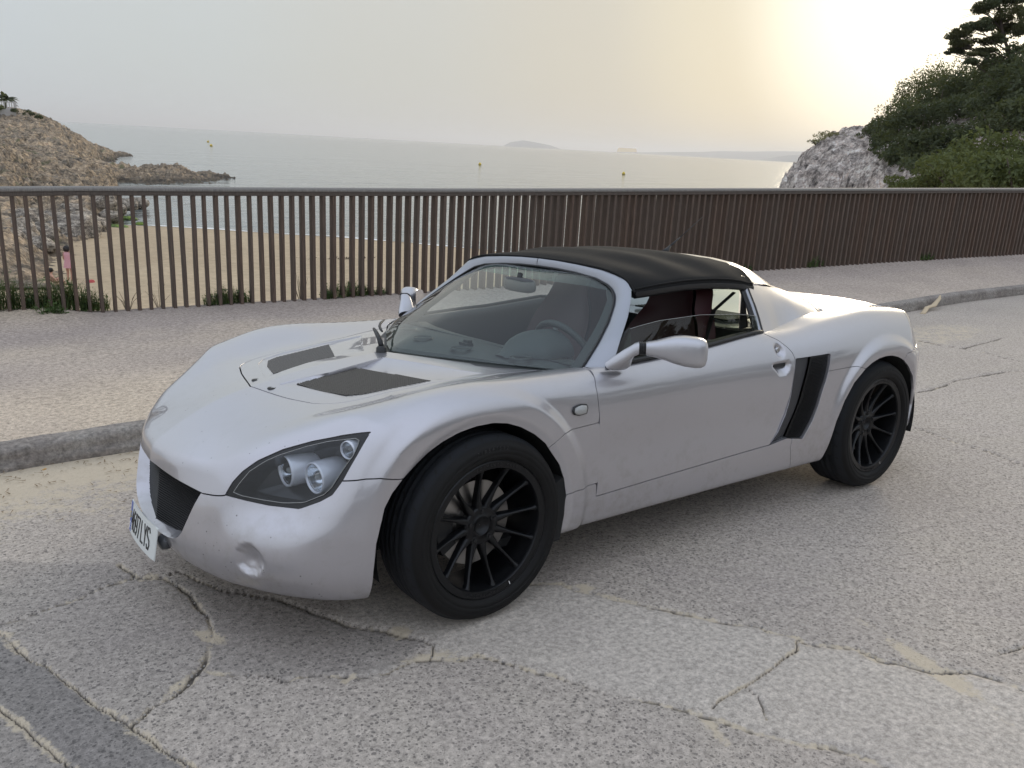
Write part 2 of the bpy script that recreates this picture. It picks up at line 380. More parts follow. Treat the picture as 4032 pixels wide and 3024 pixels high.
# ---------------------------------------------------------------- measured places (world metres)
CRACKS = [
 [(1.266,-0.068),(1.200,-0.070),(1.094,-0.103),(1.030,-0.106),(0.997,-0.131),(0.916,-0.160),(0.854,-0.164),(0.833,-0.173),(0.861,-0.310)],
 [(0.833,-0.173),(0.763,-0.118),(0.723,0.054),(0.717,0.238),(0.748,0.394),(0.783,0.470),(0.816,0.535),(0.885,0.610),(0.935,0.650),(0.987,0.662),(1.057,0.711)],
 [(1.294,-0.064),(1.261,0.013),(1.239,0.132),(1.189,0.300),(1.141,0.478),(1.085,0.636),(1.059,0.721),(1.018,0.830),(0.983,0.946),(0.961,1.002)],
 [(1.346,0.346),(1.319,0.431),(1.295,0.500),(1.267,0.612),(1.240,0.710),(1.218,0.792),(1.207,0.839)],
 [(0.822,0.555),(0.796,0.615),(0.747,0.652),(0.694,0.693),(0.664,0.755),(0.600,0.765),(0.556,0.786),(0.449,0.869),(0.388,0.891),(0.300,0.880),(0.262,0.897),(0.188,0.953),(0.130,0.961),(0.108,1.002),(0.080,1.051),(0.050,1.113),(0.008,1.182),(-0.011,1.237),(-0.054,1.333),(-0.097,1.393),(-0.140,1.451),(-0.159,1.491),(-0.196,1.559),(-0.224,1.619),(-0.248,1.676),(-0.268,1.718),(-0.309,1.788),(-0.359,1.851),(-0.380,1.906),(-0.400,1.960),(-0.413,2.009)],
 [(0.480,0.279),(0.436,0.390),(0.394,0.500),(0.359,0.591),(0.294,0.667),(0.244,0.744),(0.211,0.795),(0.207,0.837),(0.237,0.877),(0.262,0.897)],
 [(-0.239,0.615),(-0.305,0.678),(-0.392,0.758),(-0.397,0.826),(-0.441,0.886),(-0.485,0.970),(-0.550,1.072),(-0.606,1.180),(-0.661,1.274),(-0.731,1.353),(-0.722,1.384),(-0.767,1.472),(-0.760,1.517),(-0.813,1.571),(-0.865,1.624),(-0.860,1.697),(-0.888,1.745),(-0.917,1.806),(-0.946,1.841),(-1.035,1.896),(-1.050,1.959),(-1.058,2.028),(-1.075,2.081)],
 [(-3.625,0.362),(-3.578,0.493),(-3.526,0.620),(-3.469,0.783),(-3.458,0.890),(-3.393,1.033),(-3.359,1.135),(-3.282,1.309)],
 [(-4.507,-0.034),(-4.668,-0.003),(-4.882,-0.006),(-5.123,-0.029),(-5.365,0.013),(-5.558,0.044),(-5.743,0.069),(-6.036,0.214)],
 [(-6.550,-1.207),(-6.528,-1.031),(-6.465,-0.822),(-6.453,-0.600),(-6.767,-0.605),(-7.120,-0.618),(-7.357,-0.630),(-7.427,-0.460),(-7.511,-0.293)],
 [(-6.453,-0.600),(-6.418,-0.408),(-6.333,-0.228),(-6.235,0.006),(-6.154,0.227)],
 [(-1.221,1.898),(-1.272,1.910),(-1.402,1.947)],
 [(-0.406,1.540),(-0.397,1.597),(-0.325,1.671)],
 [(-0.749,1.483),(-0.704,1.513),(-0.615,1.521),(-0.528,1.532),(-0.442,1.541),(-0.323,1.541),(-0.241,1.555)],
 [(0.763,-0.118),(0.700,-0.134),(0.655,0.016),(0.601,0.122),(0.480,0.279)],
]
HEADLAND = [
 (-1.5784, [(36,-5.00),(40,-3.34),(50,-3.61),(70,-3.68),(90,-1.81),(110,-1.55),(150,0.07),(180,3.03),(220,4.35),(260,3.00)]),
 (-1.6381, [(38,-5.00),(42,-3.65),(52,-3.84),(70,-3.63),(90,-1.39),(105,-1.37),(150,0.24),(180,3.37),(210,4.42),(250,2.00)]),
 (-1.6807, [(40,-5.00),(44,-4.27),(46,-4.18),(52,-3.85),(60,-3.91),(70,-3.58),(80,-3.11),(90,-1.45),(100,-1.48),(106,-1.98),(130,-1.50),(150,0.24),(178,2.93),(200,3.44),(240,2.00)]),
 (-1.7096, [(46,-5.10),(52,-4.94),(58,-4.78),(66,-4.79),(75,-4.68),(85,-3.33),(95,-2.46),(105,-2.67),(120,-2.60),(150,-0.26),(180,2.49),(200,2.50),(240,0.00)]),
 (-1.7396, [(54,-5.40),(60,-4.67),(66,-4.42),(75,-4.25),(90,-3.54),(100,-2.68),(106,-2.86),(130,-2.45),(170,-0.23),(190,0.37),(225,-3.00)]),
 (-1.7561, [(58,-5.60),(64,-4.74),(70,-4.40),(85,-4.21),(95,-3.28),(105,-3.10),(120,-3.61),(150,-3.74),(180,-2.25),(200,-1.80),(230,-5.00)]),
 (-1.7765, [(62,-6.10),(80,-6.40),(90,-4.51),(100,-4.38),(110,-4.25),(125,-4.38),(140,-4.44),(160,-6.40),(185,-6.40),(205,-3.80),(225,-4.55),(245,-7.00)]),
 (-1.7911, [(60,-6.80),(116,-6.80),(128,-5.48),(140,-4.50),(152,-6.60),(215,-6.60),(232,-5.25),(245,-7.00)]),
 (-1.8122, [(60,-7.00),(116,-6.80),(126,-5.68),(140,-4.35),(152,-6.60),(240,-7.00)]),
 (-1.8427, [(60,-7.00),(120,-6.60),(128,-5.95),(142,-4.30),(152,-6.60),(240,-7.00)]),
 (-1.8687, [(60,-7.00),(124,-6.60),(133,-5.94),(144,-5.49),(152,-6.60),(240,-7.00)]),
 (-1.8925, [(60,-7.00),(132,-6.60),(144,-5.55),(150,-6.60),(240,-7.00)]),
 (-1.9166, [(60,-7.00),(144,-7.00),(240,-7.00)]),
]
CLIFF = [
 (-2.5168, [(20,-9.00),(66,-9.00),(74,-9.00),(130,-9.00)]),
 (-2.5299, [(20,-9.00),(66,-9.00),(70,-0.87),(74,-0.64),(80,-1.66),(90,-9.00)]),
 (-2.5412, [(20,-9.00),(62,-9.00),(66,-1.41),(70,0.25),(75,0.75),(88,0.03),(110,-9.00)]),
 (-2.5566, [(20,-9.00),(60,-9.00),(64,-1.25),(68,0.63),(74,2.27),(82,2.52),(100,1.28),(120,-9.00)]),
 (-2.5834, [(20,-9.00),(58,-9.00),(62,-1.04),(66,1.12),(73,3.37),(80,3.95),(100,3.56),(130,-3.00)]),
 (-2.6203, [(20,-9.00),(52,-8.00),(56,-0.64),(62,1.45),(70,3.27),(78,4.44),(90,4.98),(110,4.54),(130,-3.00)]),
 (-2.6615, [(20,-9.00),(44,-7.00),(48,-0.43),(54,0.75),(62,2.40),(70,4.48),(80,6.31),(92,7.02),(130,6.32)]),
 (-2.7090, [(20,-7.00),(34,-7.00),(40,0.26),(46,1.01),(54,2.56),(62,4.41),(72,6.64),(84,8.31),(95,9.20),(130,10.42)]),
 (-2.7613, [(20,-6.00),(26,-6.00),(30,0.94),(34,1.44),(44,2.59),(54,4.27),(64,6.76),(76,8.81),(90,10.36),(130,13.66)]),
 (-2.8280, [(18,-6.00),(22,-5.00),(28,1.58),(44,3.65),(60,7.16),(76,10.03),(95,13.00),(130,17.21)]),
]
BOULDERS = [(-7.791,-56.584,-4.677,1.5),(-6.164,-51.770,-4.522,1),(-5.914,-54.830,-4.171,1.2),(-9.810,-59.286,-4.980,1.45),(-7.857,-54.548,-4.854,1.7),(-4.575,-48.949,-4.120,1),(-4.682,-46.922,-4.492,0.9),(-6.242,-50.749,-4.769,0.8),(-12.740,-67.889,-4.355,1.2),(-14.205,-70.650,-4.987,0.9),(-18.174,-78.978,-5.161,0.85),(-16.252,-75.319,-4.972,0.9),(-12.249,-70.022,-4.536,1.4),(-12.377,-63.881,-4.933,0.8),(-5.270,-45.836,-4.572,0.7),(-3.862,-46.010,-4.172,0.9),(-9.777,-62.339,-4.593,1.1)]
ALGAE = [(-11.636,-61.991,-4.960,0.8),(-12.554,-62.822,-5.196,1),(-11.877,-63.983,-5.031,0.6),(-14.976,-69.456,-5.083,0.7),(-14.879,-65.371,-5.016,0.55),(-13.210,-67.793,-5.023,0.6)]
BUOYS = [(-176.6,-250.2),(-203.3,-203.2),(-125.0,-389.7),(-161.9,-509.4)]
SHORE = [(-11.27,-66.69),(-13.94,-65.63),(-17.02,-63.77),(-19.37,-61.64),(-21.51,-59.39),(-26.06,-55.73),(-29.29,-51.71),(-31.93,-48.39),(-36.50,-41.11)]
BUSHES = [(-63.051,-37.538,3.695,2.6,0.55,0),(-61.503,-38.108,3.164,1.5,0.4,0),(-56.901,-34.168,1.345,1.1,0.35,1),(-63.080,-33.568,3.792,2.2,1.7,1),(-56.329,-29.248,2.795,2.3,1.5,1),(-65.273,-33.738,5.656,2.2,2,2),(-69.176,-34.927,7.316,2.2,2.2,2),(-61.710,-31.916,4.511,2,1.4,1),(-69.502,-34.309,7.734,2.4,2.4,2),(-53.608,-25.859,3.839,2.6,2.4,1),(-69.873,-33.590,8.544,2.2,2,2),(-61.202,-28.574,5.593,2.6,2.6,1),(-66.878,-30.631,8.029,2.4,2.2,2),(-48.727,-22.220,2.657,2.4,1.8,1),(-49.993,-24.141,2.035,2,1.1,1),(-51.523,-25.527,2.494,1.6,1.2,1),(-65.667,-28.525,7.880,2.8,2.3,1),(-56.735,-24.015,5.308,2.6,1.7,1),(-62.626,-25.544,7.558,2.8,2.4,1),(-59.403,-22.917,7.542,2.8,3.2,1),(-53.694,-21.011,5.261,2.8,2,1),(-52.364,-19.004,5.587,3,3,1),(-49.268,-21.099,3.144,2.2,1.3,1),(-43.530,-19.193,1.658,2,1,1),(-36.094,-16.180,1.281,1.9,0.75,3),(-34.615,-14.659,1.751,1.8,0.9,3),(-33.043,-13.305,2.256,1.8,1.1,3),(-31.475,-11.919,2.610,1.9,1.3,3),(-29.873,-10.588,2.829,1.8,1.4,3),(-29.176,-9.659,2.814,1.9,1.6,3),(-36.732,-17.129,0.841,1.3,0.45,3),(-29.668,-11.062,1.870,1.8,0.9,3),(-27.184,-9.244,2.111,1.7,0.9,3),(-26.480,-8.321,2.196,1.7,1,3),(-46.457,-17.586,3.887,1.8,1.3,1),(-43.072,-15.308,4.084,1.9,1.5,1)]
PINE = [(-59.250,-23.277,7.696,0),(-59.179,-23.444,8.633,0),(-58.950,-23.968,9.721,0),(-58.789,-24.330,10.650,0),(-58.644,-24.650,11.728,0),(-58.529,-24.901,12.798,0)]
PINEC = [(-58.602,-24.743,11.883,1.7,0.9),(-58.243,-25.514,11.749,0.9,0.7),(-58.993,-23.870,11.405,1.3,0.9),(-57.299,-25.170,10.531,1.3,0.7),(-57.017,-25.758,10.076,1.2,0.6),(-56.857,-26.083,9.612,0.9,0.55),(-57.765,-26.503,9.181,0.7,0.4),(-58.577,-24.795,9.883,1.1,0.5),(-57.428,-24.897,8.911,1,0.35),(-56.435,-24.658,8.337,0.9,0.35),(-59.803,-24.510,10.629,1.2,0.7),(-59.247,-23.285,10.327,1.2,1.2),(-59.385,-22.960,9.251,1.2,1),(-58.430,-25.116,10.971,1,0.6),(-58.357,-25.272,12.659,1.6,0.6),(-58.980,-23.901,12.312,1.3,0.8),(-57.907,-26.214,9.498,0.8,0.4),(-58.503,-24.957,9.259,0.9,0.3)]
PALM = [(-18.663,-164.091,4.410),(-17.845,-164.187,4.151)]
TERR = [(-17.400,-161.219,3.109),(-19.824,-160.922,3.154),(-19.915,-160.910,4.077),(-13.193,-161.647,2.825)]
PERSON = [(-4.993,-36.778,-5.136),(-4.947,-36.785,-3.551),(-4.175,-35.892,-4.852),(-4.868,-34.771,-4.976),(-5.135,-34.726,-5.090)]
ISLES = [(-8963.845,-12023.268,32.762),(-9226.730,-11822.744,105.888),(-9610.858,-11512.681,54.962),(-11532.605,-11086.311,5.642),(-12207.600,-10338.467,90.963),(-12869.171,-9502.445,182.473),(-13319.420,-8860.433,170.876)]
WEEDL = [(-18.368,-41.026,-4.118),(-17.095,-41.580,-4.195)]
# ---------------------------------------------------------------- setting
SEA = -5.8
FL = [(1.35, -5.49, -.115), (-.05, -5.303, -.075), (-1.37, -5.13, -.055), (-3.43, -4.86, -.02), (-8.18, -4.23, .09), (-12.19, -3.65, .185), (-17.0, -2.90, .30)]   # fence line
KL = [(2.6, -1.66, .005), (1.09, -1.735, .004), (.45, -1.75, .004), (-2., -1.84, .004), (-8.0, -2.105, .002), (-9.9, -2.185, .002), (-11.8, -2.12, 0.), (-17., -1.8, 0.)]   # kerb line
FLa, KLa = np.array(FL), np.array(KL)
def fl_at(x): return np.interp(-x, -FLa[:, 0], FLa[:, 1]), np.interp(-x, -FLa[:, 0], FLa[:, 2])
def kl_at(x): return np.interp(-x, -KLa[:, 0], KLa[:, 1]), np.interp(-x, -KLa[:, 0], KLa[:, 2])
def road_z(x, y):
    g = np.where(x > -2.8, .01065 * x, -.0298 + .055 * sstep(-2.8, -7.5, x)); yy = np.where(y < 4, y, 4 + (y - 4) * .4); return g + .0654 * yy
def vnoise(P, scale, seed=0, octaves=4, rough=.5):
    """value noise, numpy; P (n,2|3)"""
    P = np.asarray(P, float); out = 0; amp = 1; tot = 0
    for o in range(octaves):
        Q = P * scale * 2 ** o + seed * 17.3 + o * 5.1; I = np.floor(Q).astype(np.int64); f = Q - I; f = f * f * (3 - 2 * f); d = P.shape[1]; v = 0
        for c in range(2 ** d):
            b = np.array([(c >> k) & 1 for k in range(d)]); J = I + b; h = (J[:, 0] * 374761393 + J[:, 1] * 668265263 + (J[:, 2] * 2147483647 if d == 3 else 0) + seed * 1013) & 0x7fffffff
            h = (h ^ (h >> 13)) * 1274126177 & 0x7fffffff; h = (h ^ (h >> 16)) & 0xffff; w = np.prod(np.where(b, f, 1 - f), 1); v = v + w * (h / 65535.)
        out = out + amp * (v - .5) * 2; tot += amp; amp *= rough
    return out / tot
def seg_dist(P, L):
    d = np.full(len(P), 1e9); L = np.asarray(L, float)
    for a, b in zip(L[:-1], L[1:]):
        e = b - a; w = P - a; t = np.clip((w @ e) / (e @ e + 1e-12), 0, 1); d = np.minimum(d, np.hypot(*(w - t[:, None] * e).T))
    return d
def polar(az, rr, c=(CAMP[0], CAMP[1])):
    A, Rr = np.meshgrid(az, rr, indexing='ij'); return np.stack([c[0] + Rr * np.cos(A), c[1] + Rr * np.sin(A)], -1)
def attr(o, name, v):
    a = o.data.attributes.new(name, 'FLOAT', 'POINT'); a.data.foreach_set('value', np.asarray(v, np.float32))
def qgrid(nu, nv):
    i, j = np.meshgrid(np.arange(nu - 1), np.arange(nv - 1), indexing='ij'); a = (i * nv + j).ravel(); return np.stack([a, a + 1, a + nv + 1, a + nv], 1)
AZ0 = math.atan2(-.75567782, -.59290972)
# ---- road
def concrete_mat(name='road_concrete'):
    t = NT(name); v = t.coord('Object'); at = t.n('Attribute'); at.attribute_name = 'sand'; ac = t.n('Attribute'); ac.attribute_name = 'crack'; asm = t.n('Attribute'); asm.attribute_name = 'smooth'; adk = t.n('Attribute'); adk.attribute_name = 'old_slab'
    n1 = t.noise(v, .55, 5, .6); n2 = t.noise(v, 2.3, 6, .65); n3 = t.noise(v, 60, 4, .7); nf = t.noise(v, 320, 3, .7)
    base = t.mix(t.ramp(n1, [(.35, 0.), (.65, 1.)]), (.34, .295, .26), (.43, .375, .33)); base = t.mix(t.ramp(n2, [(.3, 0.), (.75, 1.)]), base, (.41, .36, .305))
    base = t.mix(t.math('MULTIPLY', asm.outputs['Fac'], .42), base, (.53, .48, .42))
    base = t.mix(adk.outputs['Fac'], base, (.115, .112, .112)); base = t.mix(.6, base, t.ramp(n3, [(.25, (.10, .10, .10)), (.5, (.5, .5, .5)), (.78, (.95, .95, .95))]), 'OVERLAY'); base = t.mix(.35, base, t.ramp(nf, [(.3, (.2, .2, .2)), (.7, (.8, .8, .8))]), 'OVERLAY')
    # exposed aggregate: dark pebbles and pits of two sizes
    wv = t.n('VectorMath'); wv.operation = 'ADD'; nn = t.noise(v, 90, 2, .5, 'Color'); sc_ = t.n('VectorMath'); sc_.operation = 'SCALE'; t.l(nn, sc_.inputs[0]); sc_.inputs['Scale'].default_value = .008; t.l(v, wv.inputs[0]); t.l(sc_.outputs[0], wv.inputs[1])
    d1 = t.voro(wv.outputs[0], 78); r1 = t.voro(wv.outputs[0], 78, out='Color'); sx = t.n('SeparateXYZ'); t.l(r1, sx.inputs[0]); th = t.math('MULTIPLY', sx.outputs[0], .46)
    p1 = t.math('MULTIPLY', t.ramp(t.math('SUBTRACT', th, d1), [(.0, 0.), (.045, 1.)]), t.math('GREATER_THAN', sx.outputs[1], .15))
    d2 = t.voro(wv.outputs[0], 130); p2 = t.ramp(d2, [(.26, 1.), (.34, 0.)]); r2 = t.voro(wv.outputs[0], 130, out='Color'); sy = t.n('SeparateXYZ'); t.l(r2, sy.inputs[0]); p2 = t.math('MULTIPLY', p2, t.math('GREATER_THAN', sy.outputs[0], .55))
    dens = t.ramp(t.noise(v, 1.1, 3, .6), [(.3, .65), (.6, 1.)]); keep = t.math('MULTIPLY', dens, t.math('SUBTRACT', 1., t.math('MULTIPLY', asm.outputs['Fac'], .75)))
    pit = t.math('MULTIPLY', t.math('MAXIMUM', p1, t.math('MULTIPLY', p2, .7)), keep)
    col = t.mix(t.math('MULTIPLY', pit, .62), base, (.050, .046, .045))
    # pale aggregate chips
    d3 = t.voro(wv.outputs[0], 95); c3 = t.math('MULTIPLY', t.ramp(d3, [(.10, 1.), (.15, 0.)]), t.math('GREATER_THAN', t.noise(v, 47, 2, .5), .60)); col = t.mix(t.math('MULTIPLY', c3, .6), col, (.62, .60, .57))
    # blown sand
    sn = t.math('ADD', t.math('MULTIPLY', t.noise(v, 11, 6, .72), .6), t.math('MULTIPLY', t.noise(v, 55, 4, .7), .4)); sm = t.ramp(t.math('ADD', at.outputs['Fac'], t.math('MULTIPLY', t.math('SUBTRACT', sn, .5), 2.2)), [(.40, 0.), (.66, 1.)])
    scol = t.mix(t.noise(v, 260, 2, .6), (.44, .36, .255), (.60, .52, .40)); col = t.mix(t.math('MULTIPLY', sm, .88), col, scol)
    col = t.mix(t.ramp(ac.outputs['Fac'], [(.3, 0.), (.9, .9)]), col, (.055, .047, .040))
    h = t.math('ADD', t.math('MULTIPLY', n3, .6), t.math('MULTIPLY', nf, .4)); h = t.math('SUBTRACT', h, t.math('MULTIPLY', pit, .9))
    t.set(Base_Color=col, Roughness=.88, Normal=t.bump(h, .75, .004)); return t.m
aa = np.concatenate([np.linspace(AZ0 - math.pi, AZ0 - R(50), 34)[:-1], np.linspace(AZ0 - R(50), AZ0 - R(38), 60)[:-1], np.linspace(AZ0 - R(38), AZ0 + R(38), 760)[:-1], np.linspace(AZ0 + R(38), AZ0 + R(50), 60)[:-1], np.linspace(AZ0 + R(50), AZ0 + math.pi, 34)])
rr = np.concatenate([[.15, .5], np.geomspace(.85, 15, 500), np.geomspace(15.5, 70, 24)])
XY = polar(aa, rr).reshape(-1, 2); Z = road_z(XY[:, 0], XY[:, 1])
near = np.hypot(XY[:, 0] - CAMP[0], XY[:, 1] - CAMP[1]) < 13
wob = np.stack([vnoise(XY, 7, 3, 4, .6), vnoise(XY, 7, 9, 4, .6)], 1) * .013 + np.stack([vnoise(XY, 30, 5, 3, .6), vnoise(XY, 30, 6, 3, .6)], 1) * .005
sand = np.zeros(len(XY)); crack = np.zeros(len(XY)); Pw = XY + wob
# (index, half width of the open crack, half width of the sand beside it, step in height across)
SPEC = [(0, .004, .012, 0), (1, .006, .020, 0), (2, .002, .018, .006), (3, .002, .022, 0), (4, .002, .011, .004), (5, .0035, .008, 0), (6, .006, .028, .010), (7, .006, .012, 0), (8, .009, .01, 0), (9, .012, .01, 0), (10, .010, .01, 0), (11, .004, .010, 0), (12, .002, .006, 0), (13, .0015, .012, 0), (14, .002, .010, 0)]
for i, w0, w1, st in SPEC:
    L = np.array(CRACKS[i]); m = (XY[:, 0] > L[:, 0].min() - .3) & (XY[:, 0] < L[:, 0].max() + .3) & (XY[:, 1] > L[:, 1].min() - .3) & (XY[:, 1] < L[:, 1].max() + .3) & near
    d = seg_dist(Pw[m], L); var = .35 + 1.3 * np.clip(vnoise(XY[m], 5, i + 20, 2) + .45, 0, 1.2); far_ = np.hypot(XY[m][:, 0] - CAMP[0], XY[m][:, 1] - CAMP[1]); wmin = .0012 * far_
    crack[m] = np.maximum(crack[m], sstep(-.9, -.05, vnoise(XY[m], 4.5, i + 60, 3)) * (1 - sstep(np.maximum(w0 * var, wmin) * .5, np.maximum(w0 * var, wmin) * 1.5, d))); sand[m] = np.maximum(sand[m], (1 - sstep(w1 * var * .2, w1 * var * 1.6, d)) * .62)
for (cx, cy, rx, ry, a) in ((.745, .40, .035, .10, .5), (.90, .60, .09, .030, .5), (.49, .845, .05, .022, .4), (.255, .885, .10, .030, -.3), (-.44, .82, .045, .055, .4), (-.96, 1.80, .05, .30, -.35), (-.18, 1.60, .03, .10, -.3), (.80, -.15, .05, .04, 0), (.245, .70, .04, .05, 0)):
    q = Pw - [cx, cy]; u_, v_ = q[:, 0] * math.cos(a) + q[:, 1] * math.sin(a), -q[:, 0] * math.sin(a) + q[:, 1] * math.cos(a); sand = np.maximum(sand, (1 - sstep(.0, 1.5, np.hypot(u_ / rx, v_ / ry) * (1 + .5 * vnoise(XY, 9, 41, 3)))) * .85)
# drifts of sand along the gutter at the left, thinner towards the car
ky, _ = kl_at(XY[:, 0]); dk = XY[:, 1] - ky
gut = (1 - sstep(.05, .55, dk)) * .62 + (1 - sstep(.35, 1.35, dk + .25 * vnoise(XY, 1.6, 2))) * .56 * sstep(-.4, .3, XY[:, 0]) ; gut *= sstep(-3.2, -.5, XY[:, 0]) * .85 + .15; gut += .18 * np.clip(vnoise(XY, 2.6, 31, 4), 0, 1) * sstep(-1.2, -.2, -dk + 1.0)
far_patch = (1 - sstep(.5, 1.1, np.hypot((XY[:, 0] + 6.9) / 1.5, (XY[:, 1] + 1.15) / .50))) * .50; sand = np.maximum(sand, np.maximum(gut, far_patch)); sand *= near
# the lighter, smoother slab between two joints
sm_poly = np.array(CRACKS[6][:-2] + [(-2.5, 3.2), (-1.2, 4.0), (-.45, 2.6)] + CRACKS[4][:4:-1][2:] + [(.262, .897), (.21, .8), (.30, .66), (.40, .50), (.2, .40)])
smooth = np.zeros(len(XY)); mm = near; smooth[mm] = sstep(-.03, .05, sd_poly(Pw[mm], sm_poly))
old = np.zeros(len(XY))
for pl_, a_ in ((CRACKS[2] + CRACKS[3][::-1], .62), (CRACKS[0][:-1] + CRACKS[1][1:] + CRACKS[2][6::-1], .22), ([(1.266, -.068), (1.03, -.106), (.833, -.173), (.861, -.31), (1.25, -.62), (1.5, -.3)], .25), (CRACKS[1][1:9] + CRACKS[4][:9] + CRACKS[5][-4::-1] + [(.655, .016)], .30), (CRACKS[3] + [(1.4, 1.2), (1.7, .4)], .42)):
    old[mm] = np.maximum(old[mm], a_ * sstep(-.02, .02, sd_poly(Pw[mm], np.array(pl_))))
Z = Z - .010 * crack * near - .004 * np.clip(sand * 1.2, 0, 1) * near + near * (.0035 * vnoise(XY, 1.3, 1, 3) + .0016 * vnoise(XY, 16, 4, 3) + .004 * smooth)
Z += near * .0055 * (1 - sstep(.0, .02, np.abs(dk) * 0 + 1)) 
Fq = qgrid(len(aa), len(rr)); cen = XY[Fq].mean(1); kk, _ = kl_at(cen[:, 0]); keep = cen[:, 1] > kk - .10
V3 = np.c_[XY, Z]; Fk = Fq[keep]; used, inv = np.unique(Fk, return_inverse=True)
road = mesh_obj('road', V3[used], inv.reshape(Fk.shape)[:, ::-1], concrete_mat()); attr(road, 'sand', sand[used]); attr(road, 'crack', crack[used]); attr(road, 'smooth', smooth[used]); attr(road, 'old_slab', old[used]); tag(road, kind='structure')
# ---- pavement and kerb
def pave_mat():
    t = NT('pavement_concrete'); v = t.coord('Object'); at = t.n('Attribute'); at.attribute_name = 'sand'; n1 = t.noise(v, 1.2, 5, .6); n2 = t.noise(v, 36, 5, .75); n3 = t.noise(v, 150, 3, .7)
    base = t.mix(t.ramp(n1, [(.3, 0.), (.7, 1.)]), (.33, .275, .24), (.40, .335, .29)); sandc = t.mix(t.noise(v, 5, 5, .6), (.53, .43, .31), (.62, .51, .38)); base = t.mix(at.outputs['Fac'], base, sandc)
    base = t.mix(.75, base, t.ramp(n2, [(.30, (.16, .15, .15)), (.46, (.45, .45, .45)), (.70, (.80, .80, .80))]), 'OVERLAY'); base = t.mix(.5, base, t.ramp(n3, [(.3, (.2, .2, .2)), (.7, (.8, .8, .8))]), 'OVERLAY')
    spk = t.ramp(t.voro(v, 46), [(.12, 1.), (.2, 0.)]); base = t.mix(t.math('MULTIPLY', spk, .45), base, (.07, .065, .06))
    t.set(Base_Color=base, Roughness=.92, Normal=t.bump(t.math('ADD', t.math('MULTIPLY', n2, .7), t.math('MULTIPLY', n3, .3)), .9, .007)); return t.m
xs = np.concatenate([np.linspace(2.6, -4, 420), np.linspace(-4.03, -17, 300)]); vs_ = np.linspace(0, 1, 90)
X, Vv = np.meshgrid(xs, vs_, indexing='ij'); ky, kz = kl_at(X.ravel()); fy, fz = fl_at(X.ravel()); v = Vv.ravel(); y = ky - .10 + (fy - .05 - ky + .10) * v; z = kz + (fz - kz) * (v ** 1.15)
P2 = np.c_[X.ravel(), y]; sn = np.clip(.55 + .5 * vnoise(P2, .7, 8, 3), 0, 1) * sstep(.75, .50, v + .10 * vnoise(P2, 1.5, 12, 3)) * (.35 + .65 * sstep(-4.5, -.2, X.ravel()))
dfen = y - fy; mound = .055 * sstep(-.15, .35, X.ravel()) * (1 - sstep(.05, .9, dfen)) * (1 + .4 * vnoise(P2, 3, 7, 3)); z = z + mound + .0035 * vnoise(P2, 2.2, 3, 3) + .0012 * vnoise(P2, 25, 4, 2); sn = np.clip(np.maximum(sn, mound * 9), 0, 1)
pv = mesh_obj('pavement', np.c_[X.ravel(), y, z], qgrid(len(xs), len(vs_)), pave_mat()); attr(pv, 'sand', sn); tag(pv, kind='structure')
def kerb_mat():
    t = NT('kerb_concrete'); v = t.coord('Object'); n1 = t.noise(v, 3, 6, .65); n2 = t.noise(v, 45, 5, .7); sx = t.n('SeparateXYZ'); t.l(v, sx.inputs[0])
    base = t.mix(t.ramp(n1, [(.3, 0.), (.7, 1.)]), (.17, .145, .13), (.30, .275, .245)); base = t.mix(.7, base, t.ramp(n2, [(.3, (.15, .15, .15)), (.7, (.85, .85, .85))]), 'OVERLAY')
    t.set(Base_Color=base, Roughness=.9, Normal=t.bump(n2, .8, .008)); return t.m
kb = empty('kerb', 'worn concrete kerb with a rounded top edge running between road and pavement', 'kerb', (0, 0, 0)); KM = kerb_mat()
edges = [2.6, 1.35, .02, -1.3, -2.7, -4.1, -5.5, -7.0, -8.39, -9.85, -11.3, -12.8, -14.4, -16.0]
for a, b in zip(edges[:-1], edges[1:]):
    xx = np.linspace(a - .006, b + .006, 60); V = []
    prof = [(-.115, .006), (-.060, .0065), (-.030, .004), (-.012, -.004), (-.003, -.018), (.001, -.042), (.0015, -.070), (.012, -.078), (.016, -.095), (.017, -.20)]
    for x in xx:
        ky, kz = kl_at(x); left = sstep(-3., -.5, x)
        for q, (dy, dz) in enumerate(prof):
            n_ = vnoise(np.array([[x * 1., q * .33]]), 6, 2, 4, .6)[0]; n2_ = vnoise(np.array([[x, q * .2]]), 30, 3, 2)[0]
            V.append((x, ky + dy * (1 if q < 6 else (.3 + .9 * left)) + n_ * .006 * (1 + left) + n2_ * .002, kz + dz + (n_ * .005 + n2_ * .0015) * (1 + left) * (q < 8)))
    F = [f[::-1] for f in gridF(60, len(prof))] + [tuple(range(len(prof))), tuple(59 * len(prof) + i for i in range(len(prof)))[::-1]]; mesh_obj('kerb_stone', V, F, KM, kb)
# ---- fence
def wood_mat(name, c0, c1, z=True):
    t = NT(name); v = t.coord('Object', (26, 26, 1.6)); oi = t.n('ObjectInfo'); ad = t.n('VectorMath'); ad.operation = 'ADD'; t.l(v, ad.inputs[0]); sc_ = t.math('MULTIPLY', oi.outputs['Random'], 37.); t.l(sc_, ad.inputs[1])
    g = t.noise(ad.outputs[0], 2.6, 6, .65); g2 = t.noise(t.coord('Object', (60, 60, 2.5)), 3, 4, .6); col = t.mix(t.ramp(g, [(.3, 0.), (.7, 1.)]), c0, c1)
    col = t.mix(t.math('MULTIPLY', oi.outputs['Random'], .55), col, (.095, .076, .063)); col = t.mix(.4, col, t.ramp(g2, [(.3, (.15, .15, .15)), (.7, (.8, .8, .8))]), 'OVERLAY')
    t.set(Base_Color=col, Roughness=.7, Normal=t.bump(g, .5, .003)); return t.m
